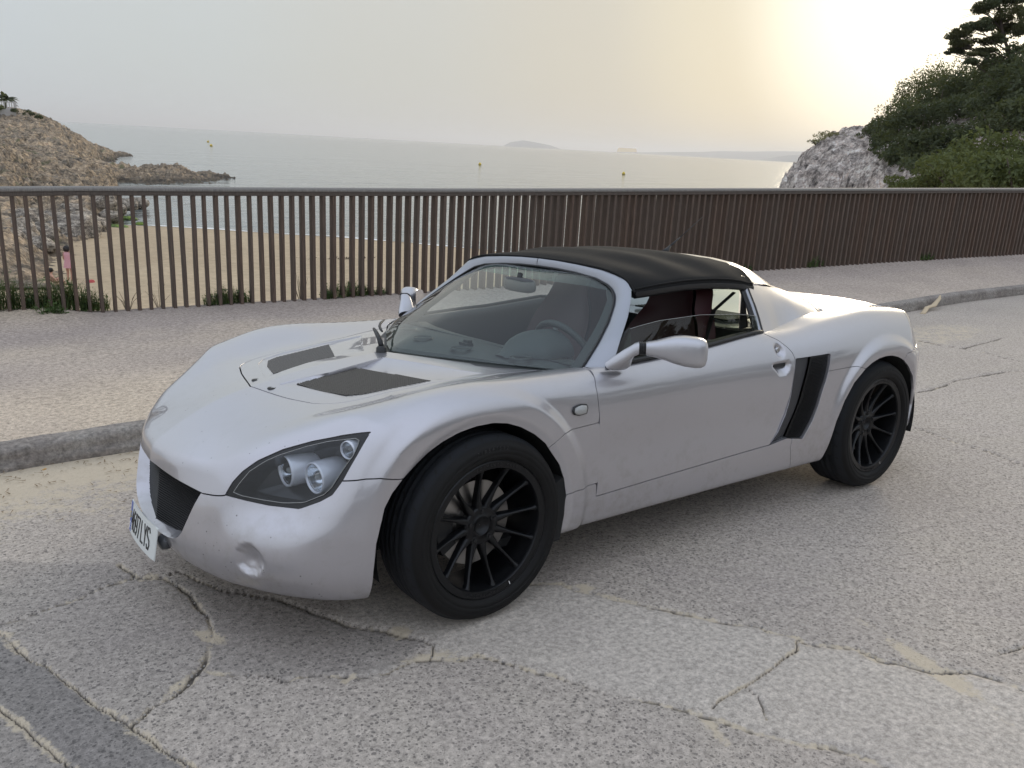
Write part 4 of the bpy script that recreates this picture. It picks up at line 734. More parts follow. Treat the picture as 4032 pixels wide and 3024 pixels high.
def panel(name, V, F, m=None, sides='both', parent=None, disp=None, rim=.013, off=0., label=None, N=None):
    """outer skin with turned-in edges; sides: 'both' = one object mirrored into two halves, 'pair' = two objects"""
    m = m or PAINT; parent = parent or car
    if len(F) == 0: print('EMPTY', name); return []
    N = grad(V)
    if disp is not None:
        V2 = V + disp(V, N)
        moved = np.linalg.norm(V2 - V, axis=1) > 1e-6; V = V2
        c = V[F]; fn = np.cross(c[:, 1] - c[:, 0], c[:, 2] - c[:, 0]); vn = np.zeros_like(V)
        for k in range(3): np.add.at(vn, F[:, k], fn)
        vn /= np.linalg.norm(vn, axis=1)[:, None] + 1e-12; near = moved.copy(); near[F[moved[F].any(1)].ravel()] = True; N = np.where(near[:, None], vn, N)
    if off: V = V - N * off
    E = np.concatenate([F[:, [0, 1]], F[:, [1, 2]], F[:, [2, 0]]]); key = np.sort(E, 1); key = key[:, 0] * len(V) + key[:, 1]
    u, idx, cnt = np.unique(key, return_index=True, return_counts=True); B = E[idx[cnt == 1]]
    if sides == 'both': B = B[~((V[B[:, 0], 1] < 1e-4) & (V[B[:, 1], 1] < 1e-4))]
    bu, inv = np.unique(B, return_inverse=True); B2 = inv.reshape(B.shape); nb = len(bu); nV = len(V)
    # rim: own vertices so that the edge stays crisp
    a = V[bu]; b = a - N[bu] * rim; RV = np.concatenate([a, b])
    i0, i1 = B2[:, 0], B2[:, 1]
    RF = np.concatenate([np.stack([i0, i0 + nb, i1 + nb], 1), np.stack([i0, i1 + nb, i1], 1)]) + nV
    c = np.concatenate([V, RV])[RF]; fn = np.cross(c[:, 1] - c[:, 0], c[:, 2] - c[:, 0]); rn = np.zeros((2 * nb, 3))
    for k in range(3): np.add.at(rn, RF[:, k] - nV, fn)
    rn /= np.linalg.norm(rn, axis=1)[:, None] + 1e-12
    rn[:nb] = rn[:nb] * .75 + N[bu] * .25; rn /= np.linalg.norm(rn, axis=1)[:, None] + 1e-12
    VV = np.concatenate([V, RV]); FF_ = np.concatenate([F, RF]); NN = np.concatenate([N, rn])
    mir = np.array([1, -1, 1.]); out = []
    if sides == 'both':
        o = mesh_obj(name, np.concatenate([VV, VV * mir]), np.concatenate([FF_, FF_[:, ::-1] + len(VV)]), m, parent, np.concatenate([NN, NN * mir])); out.append(o)
    else:
        for s in ((1,) if sides == 'left' else (1, -1)):
            o = mesh_obj(name, VV * [1, s, 1], FF_ if s > 0 else FF_[:, ::-1], m, parent, NN * [1, s, 1]); out.append(o)
    if label:
        for o in out: o['label'] = label
    return out
BV, BF = half_body()
base = cut(BV, BF, [(f_archf, -1, 0), (f_archr, -1, 0), (f_cock, -1, 0)])
# fine displacement of details
FOG = np.array([.678, .578, .306])
def d_bump(V, N):
    d = np.linalg.norm(V - FOG, axis=1); k = sstep(.0475, .0415, d) * (.014 + .012 * sstep(.045, .0, d)); return -N * k[:, None] * (V[:, 1:2] > .3)
P_HAND = [(-1.4965,.697),(-1.6125,.7017),(-1.6031,.6725),(-1.5802,.6507),(-1.5386,.6525)]
def d_door(V, N):
    s = sd_poly(V[:, [0, 2]], P_HAND); k = .024 * sstep(-.001, .014, s) * sstep(.64, .69, V[:, 2])+ .006 * sstep(-.001, .006, s)
    d = np.hypot((V[:, 0] + 1.561) / 1.0, (V[:, 2] - .752) / 1.0); k2 = .016 * sstep(.030, .016, d)
    # concave sweep below the shoulder crease
    z = V[:, 2]; c = .0075 * np.exp(-((z - (.47 + .03 * (V[:, 0] + 1))) / .09) ** 2)
    return -np.stack([0 * k, k + c * 1.0, 0 * k], 1) - N * k2[:, None]
sk = lambda *a: cut(*base, a)
panel('bumper', *sk((f_seamf, 1, G_), (f_grille, -1, 0), (f_hl, -1, 0)), disp=d_bump)
panel('bonnet', *sk((f_bonnet, 1, G_ * 2.), (f_vent, -1, 0)))
panel('front_clamshell', *cut(*clip(base[0], base[1], base[0][:, 0] + .515 - .0 * base[0][:, 0]), [(f_seamf, -1, G_), (f_bonnet, -1, G_ * 1.), (f_hl, -1, 0), (f_door, -1, G_), (f_lower, -1, G_ * .7), (f_sill, -1, G_), (lambda P: only(P[:, 2] < .3, P[:, 2] * 0 + 1), -1, 0), (lambda P: .64 - P[:, 0] * 0 - (P[:, 2] < .45) * 9., 1, -1.)]) )
panel('lower_wing_panel', *sk((f_lower, 1, G_ * .7), (f_sill, -1, G_ * .5)), sides='pair')
doors = panel('door', *sk((f_door, 1, G_), (lambda P: P[:, 1] - .60, 1, 0)), sides='pair', disp=d_door)
panel('sill_panel', *sk((f_sill, 1, G_)), sides='pair')
panel('rear_quarter_panel', *sk((f_quart, 1, G_ * .7), (f_intake, -1, 0)), sides='pair')
panel('rear_bumper', *sk((f_rbump, 1, G_)))
panel('rear_clamshell', *cut(*clip(base[0], base[1], -1.50 - base[0][:, 0]), [(f_rbump, -1, G_), (f_door, -1, G_), (f_quart, -1, G_ * .7), (f_sill, -1, 0), (f_intake, -1, 0), (f_tlamp, -1, G_), (lambda P: P[:, 2] - .5, 1, 0)]))
lamp_t = panel('tail_lamp', *sk((f_tlamp, 1, G_), (f_rbump, -1, G_)), m=REDL, sides='pair', off=.002)
# dark inner shell behind every gap
iv, if_ = cut(*base, [(f_hl, -1, 0), (f_grille, -1, 0), (f_vent, -1, 0), (f_intake, -1, -.002)])
inn = grad(iv); iw = iv - inn * (.012 + .028 * (np.linalg.norm(iv - np.array([.678, .578, .306]), axis=1) < .08) + .022 * ((np.abs(iv[:, 0] + 1.56) < .13) & (iv[:, 2] > .6) & (iv[:, 1] > .7)))[:, None]; mir = np.array([1, -1, 1])
mesh_obj('inner_shell', np.concatenate([iw, iw * mir]), np.concatenate([if_, if_[:, ::-1] + len(iw)]), LINERPAINT, car, np.concatenate([inn, inn * mir]))
# ---- headlights
def offs(V, F, off): N = grad(V); return V - N * off, F, N
for s in (1, -1):
    M3 = np.array([1, s, 1.]); fl = (lambda F: F if s > 0 else F[:, ::-1])
    hd = empty('headlight'); hd.parent = car
    v, f, n = offs(*cut(BV, BF, [(f_hl, 1, .001), (f_hli, -1, 0)]), .004); mesh_obj('bezel', v * M3, fl(f), GLOSSB, hd, n * M3)
    v, f, n = offs(*cut(BV, BF, [(f_hli, 1, .0)]), .001); mesh_obj('lens', v * M3, fl(f), LENS, hd, n * M3)
    # bucket
    L = resample(np.r_[HLI3, HLI3[:1]], 60)[:-1]; A_ = L - grad(L) * .004; B_ = (L - hc) * .93 + hc - HN * .055 - np.array([.03, .0, 0]); Cc = (L - hc) * .2 + hc - HN * .075 - np.array([.04, 0, 0])
    m_ = MB(); VV = np.concatenate([A_, B_, Cc]) * M3; nn = len(L); F = [(k * nn + i, k * nn + (i + 1) % nn, (k + 1) * nn + (i + 1) % nn, (k + 1) * nn + i) for k in (0, 1) for i in range(nn)] + [tuple(2 * nn + i for i in range(nn))]
    m_.add(VV, F); m_.build('lamp_bucket', simple('lamp_bucket_grey', (.018, .020, .024), .22, .3) if s > 0 else bpy.data.materials['lamp_bucket_grey'], hd)
    # edge line of the clear lens
    m_ = MB(); LL = np.r_[L, L[:1]] - grad(np.r_[L, L[:1]]) * .0005; m_.tube(LL * M3, .0009, 6, False); m_.build('lens_rim', LAMPGL, hd, True)
    for (lx, ly, lz), rad, dep, yaw in (((.5699,.5694,.5537), .050, .052, .05), ((.5085,.6489,.5444), .049, .032, .16), ((.4254,.7102,.6345), .028, .014, .35)):
        ax = np.array([math.cos(yaw), math.sin(yaw), -.02]); ax /= np.linalg.norm(ax); c0 = np.array([lx, ly, lz]) - np.array([.59, .76, .28]) * dep * .9 * np.array([1, 1, .6])
        a1 = np.cross(ax, [0, 0, 1]); a1 /= np.linalg.norm(a1); a2 = np.cross(a1, ax); M = np.stack([a1, ax, a2], 1)
        rr_ = rad; m_ = MB(); m_.lathe([(rr_ * .86, -.10), (rr_ * .98, -.085), (rr_, -.06), (rr_, -.006), (rr_ * .97, .0), (rr_ * .90, .0), (rr_ * .86, -.006)], 40, c0, M=M); ob = m_.build('lamp_housing', SATIN, hd, True, mir=s < 0)
        m_ = MB(); m_.lathe([(rr_ * .86, -.006), (rr_ * .80, -.02), (rr_ * .62, -.036), (rr_ * .35, -.05), (.001, -.055)], 40, c0, M=M); o2 = m_.build('reflector', CHROME, ob, True, mir=s < 0)
        m_ = MB(); m_.lathe([(rr_ * .16, -.05), (rr_ * .2, -.02), (rr_ * .14, -.008), (.001, -.005)], 20, c0, M=M); m_.build('bulb', LAMPGL, ob, True, mir=s < 0)
        m_ = MB(); m_.lathe([(rr_ * .88, -.008), (rr_ * .6, -.003), (rr_ * .3, 0), (.001, .001)], 30, c0, M=M); m_.build('cover_glass', LENS, ob, True, mir=s < 0)
# ---- bonnet vents
def seg_loop(P, corners, n):
    out = []; k = len(P)
    for a, b in zip(corners, corners[1:] + [corners[0] + k]):
        out.append(resample(np.array([P[i % k] for i in range(a, b + 1)]), n + 1)[:-1])
    return np.concatenate(out)
LA = seg_loop(VENTA, [0, 2, 4, 7], 16); LA[:, 2] = T_(LA[:, 0], LA[:, 1]) - .0005; LB = seg_loop(VENTB, [0, 2, 4, 7], 16)
for s in (1, -1):
    M3 = np.array([1, s, 1.]); n = len(LA); vp = empty('bonnet_vent'); vp.parent = car
    mid = LA * .25 + LB * .75; mid[:, 2] = LB[:, 2] + (LA[:, 2] - LB[:, 2]) * .12
    edge = LA * .93 + LB * .07; edge[:, 2] -= .002
    VV = np.concatenate([LA, edge, mid, LB]) * M3; F = [(k * n + i, k * n + (i + 1) % n, (k + 1) * n + (i + 1) % n, (k + 1) * n + i) for k in range(3) for i in range(n)]
    if s > 0: F = [f[::-1] for f in F]
    o = mesh_obj('vent_surround', VV, F, PAINT, vp); o.data.set_sharp_from_angle(angle=R(32))
    # woven mesh: two sets of wires on the vent plane
    vc = VENTB.mean(0); _, _, vv = np.linalg.svd(VENTB - vc); a, b, nn_ = vv; nn_ = nn_ * np.sign(nn_[2]); pl = np.stack([(VENTB - vc) @ a, (VENTB - vc) @ b], 1)
    def plane_z(p): return p  # wires are flat on the plane; it follows the outline closely
    m_ = MB()
    def wires(direc, step, w, h):
        d = np.array(direc) / np.hypot(*direc); q = np.array([-d[1], d[0]]); k0 = (pl @ q).min(); k1 = (pl @ q).max()
        for kk in np.arange(k0 + step / 2, k1, step):
            ts = np.linspace((pl @ d).min(), (pl @ d).max(), 160); pts = ts[:, None] * d + kk * q; ins = sd_poly(pts, pl) > .0
            if ins.sum() < 3: continue
            i0, i1 = np.where(ins)[0][[0, -1]]; 
            A3 = [vc + a * pts[i][0] + b * pts[i][1] for i in (i0, i1)]
            for A_ in A3: A_ += 0
            dd = (A3[1] - A3[0]); dd /= np.linalg.norm(dd); sdv = np.cross(nn_, dd) * w; hv = nn_ * h
            m_.add(np.array([A3[0] - sdv, A3[0] + hv, A3[0] + sdv, A3[1] - sdv, A3[1] + hv, A3[1] + sdv]) * M3, [(0, 1, 4, 3), (1, 2, 5, 4)] if s < 0 else [(3, 4, 1, 0), (4, 5, 2, 1)])
    wires((.35, 1), .0088, .0022, .003); wires((1, -.45), .0105, .0014, .0034)
    tag(m_.build('vent_mesh', MESHG, vp), kind='stuff')
    m_ = MB(); m_.add((VENTB - [0, 0, .016]) * M3, [tuple(range(len(VENTB)))]); m_.build('vent_cavity', LINERPAINT, vp)
    # fastener
    bp = np.array([.3964, .0760 * s, 0]); bp[2] = T_(np.array([.3964]), np.array([.076]))[0]
    m_ = MB(); m_.lathe([(.015, -.004), (.015, .001), (.013, .0022), (.011, .001), (.001, .001)], 20, bp, axis='z'); m_.build('bonnet_fastener', simple('fastener_black', (.03, .03, .03), .4, .5) if s > 0 else bpy.data.materials['fastener_black'], car, True)
# ---- grille opening and mesh
gp = empty('grille'); gp.parent = car
g0 = np.array([p for p in P_GRILLE if p[0] >= 0 and p[1] < .465]); g0 = resample(g0, 40)
O0 = np.stack([F_(g0[:, 0], g0[:, 1]), g0[:, 0], g0[:, 1]], 1) - [.003, 0, 0]
O1 = O0 * 1.; O1[:, 0] -= .012; O1[:, 1] *= .975; O1[:, 2] += .003
tt = np.linspace(0, 1, 40); O2 = O0 * 1.; O2[:, 1] = O0[:, 1] * .93; O2[:, 2] = .272 + (O0[:, 2] - .262) * .97; O2[:, 0] = .786 - (O2[:, 2] - .28) * .138 - .155 * O2[:, 1]
VV = np.concatenate([O0, O1, O2]); F = [(k * 40 + i, k * 40 + i + 1, (k + 1) * 40 + i + 1, (k + 1) * 40 + i) for k in (0, 1) for i in range(39)]
VV = np.concatenate([VV, VV * mir]); F = [f[::-1] for f in F] + [tuple(120 + i for i in f) for f in F]
mesh_obj('grille_surround', VV, F, PAINT, gp)
m_ = MB()
def gx(y, z): return .786 - (z - .28) * .138 - .155 * abs(y)
def glo(y): return .272 + (np.interp(abs(y) / .93, g0[:, 0], g0[:, 1]) - .262) * .97
def gtop(y): return np.interp(abs(y), [0, .2, .36], [.492, .488, .470])
for sgn in (1, -1):
    for k in range(46):
        y = sgn * (.004 + k * .0078)
        if abs(y) > .335: break
        lo, hi = glo(y) - .004, gtop(y); xl, xh = gx(y, lo), gx(y, hi); m_.add([(xl, y - .0016, lo), (xl + .003, y, lo), (xl, y + .0016, lo), (xh, y - .0016, hi), (xh + .003, y, hi), (xh, y + .0016, hi)], [(0, 1, 4, 3), (1, 2, 5, 4)])
    for z in np.arange(.270, .49, .0078):
        ys = np.linspace(0, .338, 14) * sgn
        for a, b in zip(ys[:-1], ys[1:]):
            if glo(b) > z + .012: continue
            xa, xb = gx(a, z) + .001, gx(b, z) + .001; m_.add([(xa, a, z - .0015), (xa + .0035, a, z), (xa, a, z + .0015), (xb, b, z - .0015), (xb + .0035, b, z), (xb, b, z + .0015)], [(0, 1, 4, 3), (1, 2, 5, 4)])
tag(m_.build('grille_mesh', MESHB, gp), kind='stuff')
m_ = MB(); m_.add([(.72, -.40, .24), (.72, .40, .24), (.60, .40, .60), (.60, -.40, .60), (.60, -.45, .2), (.60, .45, .2)], [(0, 1, 2, 3)]); m_.build('grille_cavity', LINERPAINT, gp)
# ---- number plate
pt = empty('number_plate'); pt.parent = car
PW, PH = .325, .112; tl = .175; Up = Vector((-math.sin(tl), 0, math.cos(tl))); X0 = Vector((.832, 0, .3005))
def plpt(u, v, d=0):   # u across to the car's left, v down from the top; the ends are bent back a little
    return X0 + Vector((0, 1, 0)) * u - Up * v + Vector((math.cos(tl), 0, math.sin(tl))) * (d - .36 * u * u)
m_ = MB(); nu = 14
def psheet(m_, u0, u1, v0, v1, d0, d1, n=8, r=0):
    us = np.linspace(u0, u1, n); V = []; 
    for u in us: V += [tuple(plpt(u, v0 + (r if abs(u) > PW / 2 - 1e-4 else 0), d1)), tuple(plpt(u, v1 - (r if abs(u) > PW / 2 - 1e-4 else 0), d1)), tuple(plpt(u, v0, d0)), tuple(plpt(u, v1, d0))]
    F = []
    for i in range(n - 1): a = 4 * i; b = a + 4; F += [(a, a + 1, b + 1, b), (a + 2, b + 2, b + 3, a + 3), (a, b, b + 2, a + 2), (a + 1, a + 3, b + 3, b + 1)]
    F += [(0, 2, 3, 1), (4 * n - 4, 4 * n - 3, 4 * n - 1, 4 * n - 2)]; m_.add(V, F)
psheet(m_, -PW / 2, PW / 2, 0, PH, 0, .003, 14, .004); m_.build('plate_blank', PLATE, pt)
m_ = MB(); psheet(m_, -PW / 2 + .004, -PW / 2 + .034, .004, PH - .004, .003, .0036, 4); m_.build('country_band', PBLUE, pt)
STROKE = {'4': [[(.75, 0), (.75, 1)], [(.75, 1), (0, .32), (1, .32)]], '6': [[(.85, .95), (.5, 1), (.1, .8), (0, .45), (0, .2), (.2, 0), (.8, 0), (1, .2), (1, .4), (.8, .6), (.2, .6), (0, .4)]],
 '9': [[(.15, .05), (.5, 0), (.9, .2), (1, .55), (1, .8), (.8, 1), (.2, 1), (0, .8), (0, .6), (.2, .4), (.8, .4), (1, .6)]], '7': [[(0, 1), (1, 1), (.4, 0)]], 'L': [[(0, 1), (0, 0), (1, 0)]], 'Y': [[(0, 1), (.5, .5), (1, 1)], [(.5, .5), (.5, 0)]],
 'S': [[(1, .85), (.8, 1), (.2, 1), (0, .8), (.05, .62), (.9, .4), (1, .2), (.8, 0), (.2, 0), (0, .15)]], 'E': [[(1, 1), (0, 1), (0, 0), (1, 0)], [(0, .5), (.8, .5)]]}
def glyph(m_, ch, u0, w, v0, h, sw, d=.0036):
    for st in STROKE[ch]:
        for (ax, az), (bx, bz) in zip(st[:-1], st[1:]):
            a = np.array([u0 + ax * w, v0 + (1 - az) * h]); b = np.array([u0 + bx * w, v0 + (1 - bz) * h]); t = (b - a) / np.linalg.norm(b - a); q = np.array([-t[1], t[0]]) * sw / 2; a = a - t * sw * .4; b = b + t * sw * .4
            top = [tuple(plpt(*(p), d + .001)) for p in (a - q, b - q, b + q, a + q)]; bot = [tuple(plpt(*(p), .002)) for p in (a - q, b - q, b + q, a + q)]
            m_.add(top + bot, [(0, 1, 2, 3), (0, 4, 5, 1), (1, 5, 6, 2), (2, 6, 7, 3), (3, 7, 4, 0)])
u = -PW / 2 + .043; cw = .0235; gap = .0085
for ch in '4697':
    m_ = MB(); glyph(m_, ch, u, cw, .022, .068, .0062); m_.build('character', PBLACK, pt); u += cw + gap
u += .012
for ch in 'LYS':
    m_ = MB(); glyph(m_, ch, u, cw, .022, .068, .0062); m_.build('character', PBLACK, pt); u += cw + gap
m_ = MB(); glyph(m_, 'E', -PW / 2 + .012, .012, .078, .018, .0035); m_.build('character', WHITEM, pt)
m_ = MB()
for k in range(12):
    w = 2 * math.pi * k / 12; c_ = plpt(-PW / 2 + .019 + .010 * math.cos(w), .050 + .010 * math.sin(w), .0042); m_.box(tuple(c_), (.001, .0026, .0026))
m_.build('star_ring', simple('plate_yellow', (.6, .5, .05), .4), pt)
m_ = MB(); m_.tube([(.74, .105, .235), (.80, .118, .232), (.815, .120, .228)], [.030, .028, .022], 12, True); m_.build('plate_bracket', simple('bracket_grey', (.10, .105, .115), .35, .3), pt, True)
m_ = MB(); m_.tube([(.74, -.105, .235), (.80, -.118, .232), (.815, -.120, .228)], [.030, .028, .022], 12, True); m_.build('plate_bracket', bpy.data.materials['bracket_grey'], pt, True)
# ---- side intakes
DIVX = lambda z: np.interp(z, [.3637, .51, .6288, .7095], [-1.6161, -1.6892, -1.7266, -1.7554])
for s in (1, -1):
    M3 = np.array([1, s, 1.]); fl = (lambda F: F if s > 0 else F[:, ::-1]); it = empty('side_intake'); it.parent = car
    v, f = cut(BV, BF, [(f_intake, 1, .0015)]); vf, ff = clip(v, f, v[:, 0] - DIVX(v[:, 2])); n = grad(vf); dpt = (.010 + .012 * sstep(0, .10, -(vf[:, 0] - np.interp(vf[:, 2], [.35, .47, .63, .71], [-1.51, -1.5968, -1.63, -1.648]))))[:, None]
    mesh_obj('intake_panel', (vf - n * dpt) * M3, fl(ff), carbon_mat('intake_weave') if s > 0 else bpy.data.materials['intake_weave'], it, n * M3)
    vr, fr_ = clip(v, f, DIVX(v[:, 2]) - v[:, 0] - .003); n = grad(vr); mesh_obj('mesh_frame', (vr - n * .014) * M3, fl(fr_), MESHB, it, n * M3)
    m_ = MB()
    for z in np.arange(.362, .706, .0064):
        x0 = DIVX(z) - .012; xr_ = np.interp(z, [.3473, .4283, .487, .5488, .592, .6362, .7156], [-1.7275, -1.7857, -1.812, -1.8304, -1.849, -1.8636, -1.8823]) + .012
        nseg = 10; xs_ = np.linspace(x0, xr_, nseg + 1)
        for a, b in zip(xs_[:-1], xs_[1:]):
            a2, b2 = a - .0012, b + .0012; ya, yb = [S_(np.array([q]), np.array([z]))[0] - .006 for q in (a2, b2)]
            m_.add(np.array([(a2, ya - .005, z - .0018), (b2, yb - .005, z - .0018), (b2, yb, z + .0002), (a2, ya, z + .0002), (a2, ya - .005, z + .0018), (b2, yb - .005, z + .0018)]) * M3, [(0, 1, 2, 3), (3, 2, 5, 4)] if s > 0 else [(3, 2, 1, 0), (4, 5, 2, 3)])
    tag(m_.build('intake_mesh', MESHB, it), kind='stuff')
    # rim walls
    lp = resample(np.array([(*p,) for p in P_INTAKE] + [P_INTAKE[0]]), 90); yy = S_(lp[:, 0], lp[:, 1]) + flare(lp[:, 0], lp[:, 1]); Q0 = np.stack([lp[:, 0], yy - .001, lp[:, 1]], 1); Q1 = Q0 - [0, .03, 0]; VV = np.concatenate([Q0, Q1]) * M3
    F = [(i, i + 1, 91 + i - 1 + 0, 90 + i) for i in range(89)]; F = [(i, i + 1, 90 + i + 1, 90 + i) for i in range(89)]; mesh_obj('intake_edge', VV, F if s < 0 else [q[::-1] for q in F], PAINT, it)
# ---- indicators, locks, handles
IND = np.array([(-.3858,.7811,.6515),(-.3899,.7795,.6658),(-.405,.779,.6708),(-.4224,.778,.6726),(-.4461,.778,.6694),(-.4501,.7796,.6574),(-.4446,.7815,.6404),(-.425,.782,.6380),(-.4089,.7821,.6376),(-.3937,.7819,.6415)])
for s in (1, -1):
    M3 = np.array([1, s, 1.]); c0 = IND.mean(0); L = IND; m1 = MB()
    ip = empty('side_indicator'); ip.parent = car
    ring = [(L - c0) * 1.10 + c0, (L - c0) * 1.08 + c0 + [0, .007, 0], (L - c0) * .95 + c0 + [0, .008, 0], (L - c0) * .93 + c0 + [0, .004, 0]]; n = len(L)
    F = [(k * n + i, (k + 1) * n + i, (k + 1) * n + (i + 1) % n, k * n + (i + 1) % n) for k in range(3) for i in range(n)]
    m1.add(np.concatenate(ring) * M3, F if s < 0 else [q[::-1] for q in F]); m1.build('indicator_rim', BLACK, ip, True)
    ring = [(L - c0) * .95 + c0 + [0, .004, 0], (L - c0) * .90 + c0 + [0, .010, 0], (L - c0) * .6 + c0 + [0, .014, 0], (L - c0) * .05 + c0 + [0, .0155, 0]]; m1 = MB(); m1.add(np.concatenate(ring) * M3, F if s < 0 else [q[::-1] for q in F]); m1.build('indicator_lens', LAMPGL, ip, True)
    lk = empty('door_lock'); lk.parent = doors[0 if s > 0 else 1]; c1 = np.array([-1.561, .7585, .752]) * M3
    m1 = MB(); m1.lathe([(.0115, -.004), (.0115, .006), (.010, .008), (.007, .0065), (.001, .0065)], 24, c1); ob = m1.build('lock_barrel', simple('lock_metal', (.5, .5, .5), .3, 1.) if s > 0 else bpy.data.materials['lock_metal'], doors[0 if s > 0 else 1], True, ); bpy.data.objects.remove(lk)
    m1 = MB(); m1.box(np.array([-1.556, .7765, .690]) * M3, (.082, .012, .016)); m1.build('handle_lever', BLACK, doors[0 if s > 0 else 1])
# ---- wheels
SPK = 12; TXT = {}; LETM = simple('rim_letter_black', (.03, .03, .032), .3, .5); LETT = simple('tyre_letter_black', (.022, .022, .023), .6)
def wheel(loc, width, steer, R_=.313, face=.0, side=1, off=0.):
    w = empty('wheel'); w.parent = car; w.location = loc; w.rotation_euler = (0, 0, steer if side > 0 else math.pi + steer)
    o = face; W = width     # face: y of the rim lip in wheel frame, outer side +y
    rl = .2335
    yo, yi = o + .014, o + .014 - W
    prof = [(rl - .004, o - .006), (rl + .003, o + .001), (rl + .010, o + .010), (rl + .022, o + .0150), (rl + .0235, o + .0138), (rl + .025, o + .0155), (R_ - .042, o + .0165), (R_ - .0405, o + .0150), (R_ - .039, o + .0160), (R_ - .026, o + .011), (R_ - .0185, o + .004), (R_ - .012, o - .006), (R_ - .0055, o - .022)]
    grooves = []
    yc = np.linspace(o - .030, o - W + .045, 26)
    for k, y in enumerate(yc):
        r = R_ - .0022 * ((y - yc.mean()) / (W / 2)) ** 2; gr = min(abs(y - (yc[0] + (yc[-1] - yc[0]) * q)) for q in (.22, .42, .60, .80)) < .0042; grooves.append((r - (.007 if gr else 0), y))
    prof += grooves + [(R_ - .012, o - W + .03), (R_ - .030, o - W + .016), (rl, o - W + .02)]
    m_ = MB(); m_.lathe(prof, 96); ty = m_.build('tyre', RUBBER, w, True)
    # directional tread grooves cut as dark curved slits standing a hair proud on the shoulder
    m_ = MB()
    for k in range(30):
        a0 = 2 * math.pi * k / 30
        for q, (y0_, y1_, da) in enumerate(((o - .004, o - .062, .20), (o - .075, o - .13, .16))):
            pts = []
            for t in np.linspace(0, 1, 7):
                y = y0_ + (y1_ - y0_) * t; a = a0 + da * (t ** 1.7) + q * .1; r = np.interp(-y, [-o - .004 + .008, -o + .006, -o + .022, -o + .03], [R_ - .0185, R_ - .012, R_ - .0055, R_ - .001]) + .0004; pts.append((r * math.cos(a), y, r * math.sin(a), a))
            for p, q_ in zip(pts[:-1], pts[1:]):
                wv = .0040
                V = []
                for (x, y, z, a) in (p, q_):
                    tx, tz = -math.sin(a) * wv, math.cos(a) * wv; V += [(x - tx, y, z - tz), (x + tx, y, z + tz)]
                m_.add(V, [(0, 1, 3, 2)])
    tag(m_.build('tread_groove', LINER, ty), kind='stuff')
    # rim barrel and lip
    m_ = MB(); m_.lathe([(rl + .001, o - .008), (rl + .0005, o - .001), (rl - .003, o + .0015), (rl - .0245, o - .001), (rl - .0265, o - .004), (rl - .029, o - .014), (rl - .031, o - .05), (rl - .036, o - .10), (rl - .020, o - W + .03), (rl, o - W + .02)], 96); rm = m_.build('rim', RIM, w, True); rm.data.set_sharp_from_angle(angle=R(35))
    m_ = MB()
    # hub disc, concave towards the centre
    hub = [(.001, o - .060), (.028, o - .060), (.030, o - .048), (.034, o - .046), (.036, o - .050), (.058, o - .046), (.066, o - .048), (.070, o - .075), (.001, o - .08)]
    m_.lathe(hub, 48); m_.build('hub', RIM, rm, True)
    for k in range(SPK):
        a = 2 * math.pi * (k + .5) / SPK + .13; ca, sa = math.cos(a), math.sin(a); m_ = MB(); V = []; st = []
        for t in np.linspace(0, 1, 9):
            r = .058 + (rl - .024 - .058) * t; y = o - .046 + .038 * t ** 1.25 - .006 * math.sin(math.pi * t); wd = .0145 - .0080 * sstep(0, .5, t) - .0012 * t + .008 * sstep(.9, 1., t); th = .030 - .010 * t
            for (u_, v_) in ((-wd, -th), (-wd * .95, -.006), (-wd * .42, 0), (wd * .42, 0), (wd * .95, -.006), (wd, -th)): V.append((r * ca - u_ * sa, y + v_, r * sa + u_ * ca))
        F = []
        for i in range(8):
            for j in range(5): F.append((i * 6 + j, i * 6 + j + 1, (i + 1) * 6 + j + 1, (i + 1) * 6 + j))
        m_.add(V, F); m_.build('spoke', RIM, rm, True)
    for k in range(5):
        a = 2 * math.pi * k / 5 + .3; m_ = MB(); c_ = (.052 * math.cos(a), 0, .052 * math.sin(a)); m_.lathe([(.0125, o - .0475), (.0118, o - .0462), (.0105, o - .0462)], 18, c_); m_.lathe([(.0115, o - .0458), (.001, o - .0458)], 18, c_); m_.build('bolt_recess', LINER, rm, True)
        m_ = MB(); m_.lathe([(.0065, o - .0462), (.006, o - .041), (.001, o - .041)], 6, c_); m_.build('wheel_bolt', simple('bolt_black', (.03, .03, .032), .35, .6) if 'bolt_black' not in bpy.data.materials else bpy.data.materials['bolt_black'], rm, False)
    # brake disc and caliper
    m_ = MB(); m_.lathe([(.075, o - .088), (.085, o - .090), (.144, o - .090), (.145, o - .094), (.145, o - .106), (.144, o - .110), (.08, o - .110)], 64); m_.lathe([(.001, o - .075), (.07, o - .075), (.075, o - .088)], 40); ds = m_.build('brake_disc', STEEL, w, True); ds.data.set_sharp_from_angle(angle=R(40))
    m_ = MB(); V = []
    for a in np.linspace(-.55, .45, 9):
        for r, y in ((.095, o - .078), (.155, o - .078), (.160, o - .12), (.095, o - .12)): V.append((r * math.cos(a), y, r * math.sin(a)))
    F = [(i * 4 + j, i * 4 + (j + 1) % 4, (i + 1) * 4 + (j + 1) % 4, (i + 1) * 4 + j) for i in range(8) for j in range(4)] + [(0, 1, 2, 3), (35, 34, 33, 32)]
    m_.add(V, F); m_.build('brake_caliper', BLACK, w)
    # small white balance mark on the lip
    m_ = MB(); a = -1.95; r0, r1 = rl - .020, rl - .006; V = []
    for r in (r0, r1):
        for da in (-.006, .006): V.append((r * math.cos(a + da), o + .0022, r * math.sin(a + da)))
    m_.add(V, [(0, 1, 3, 2)]); m_.build('chalk_mark', WHITEM, rm)
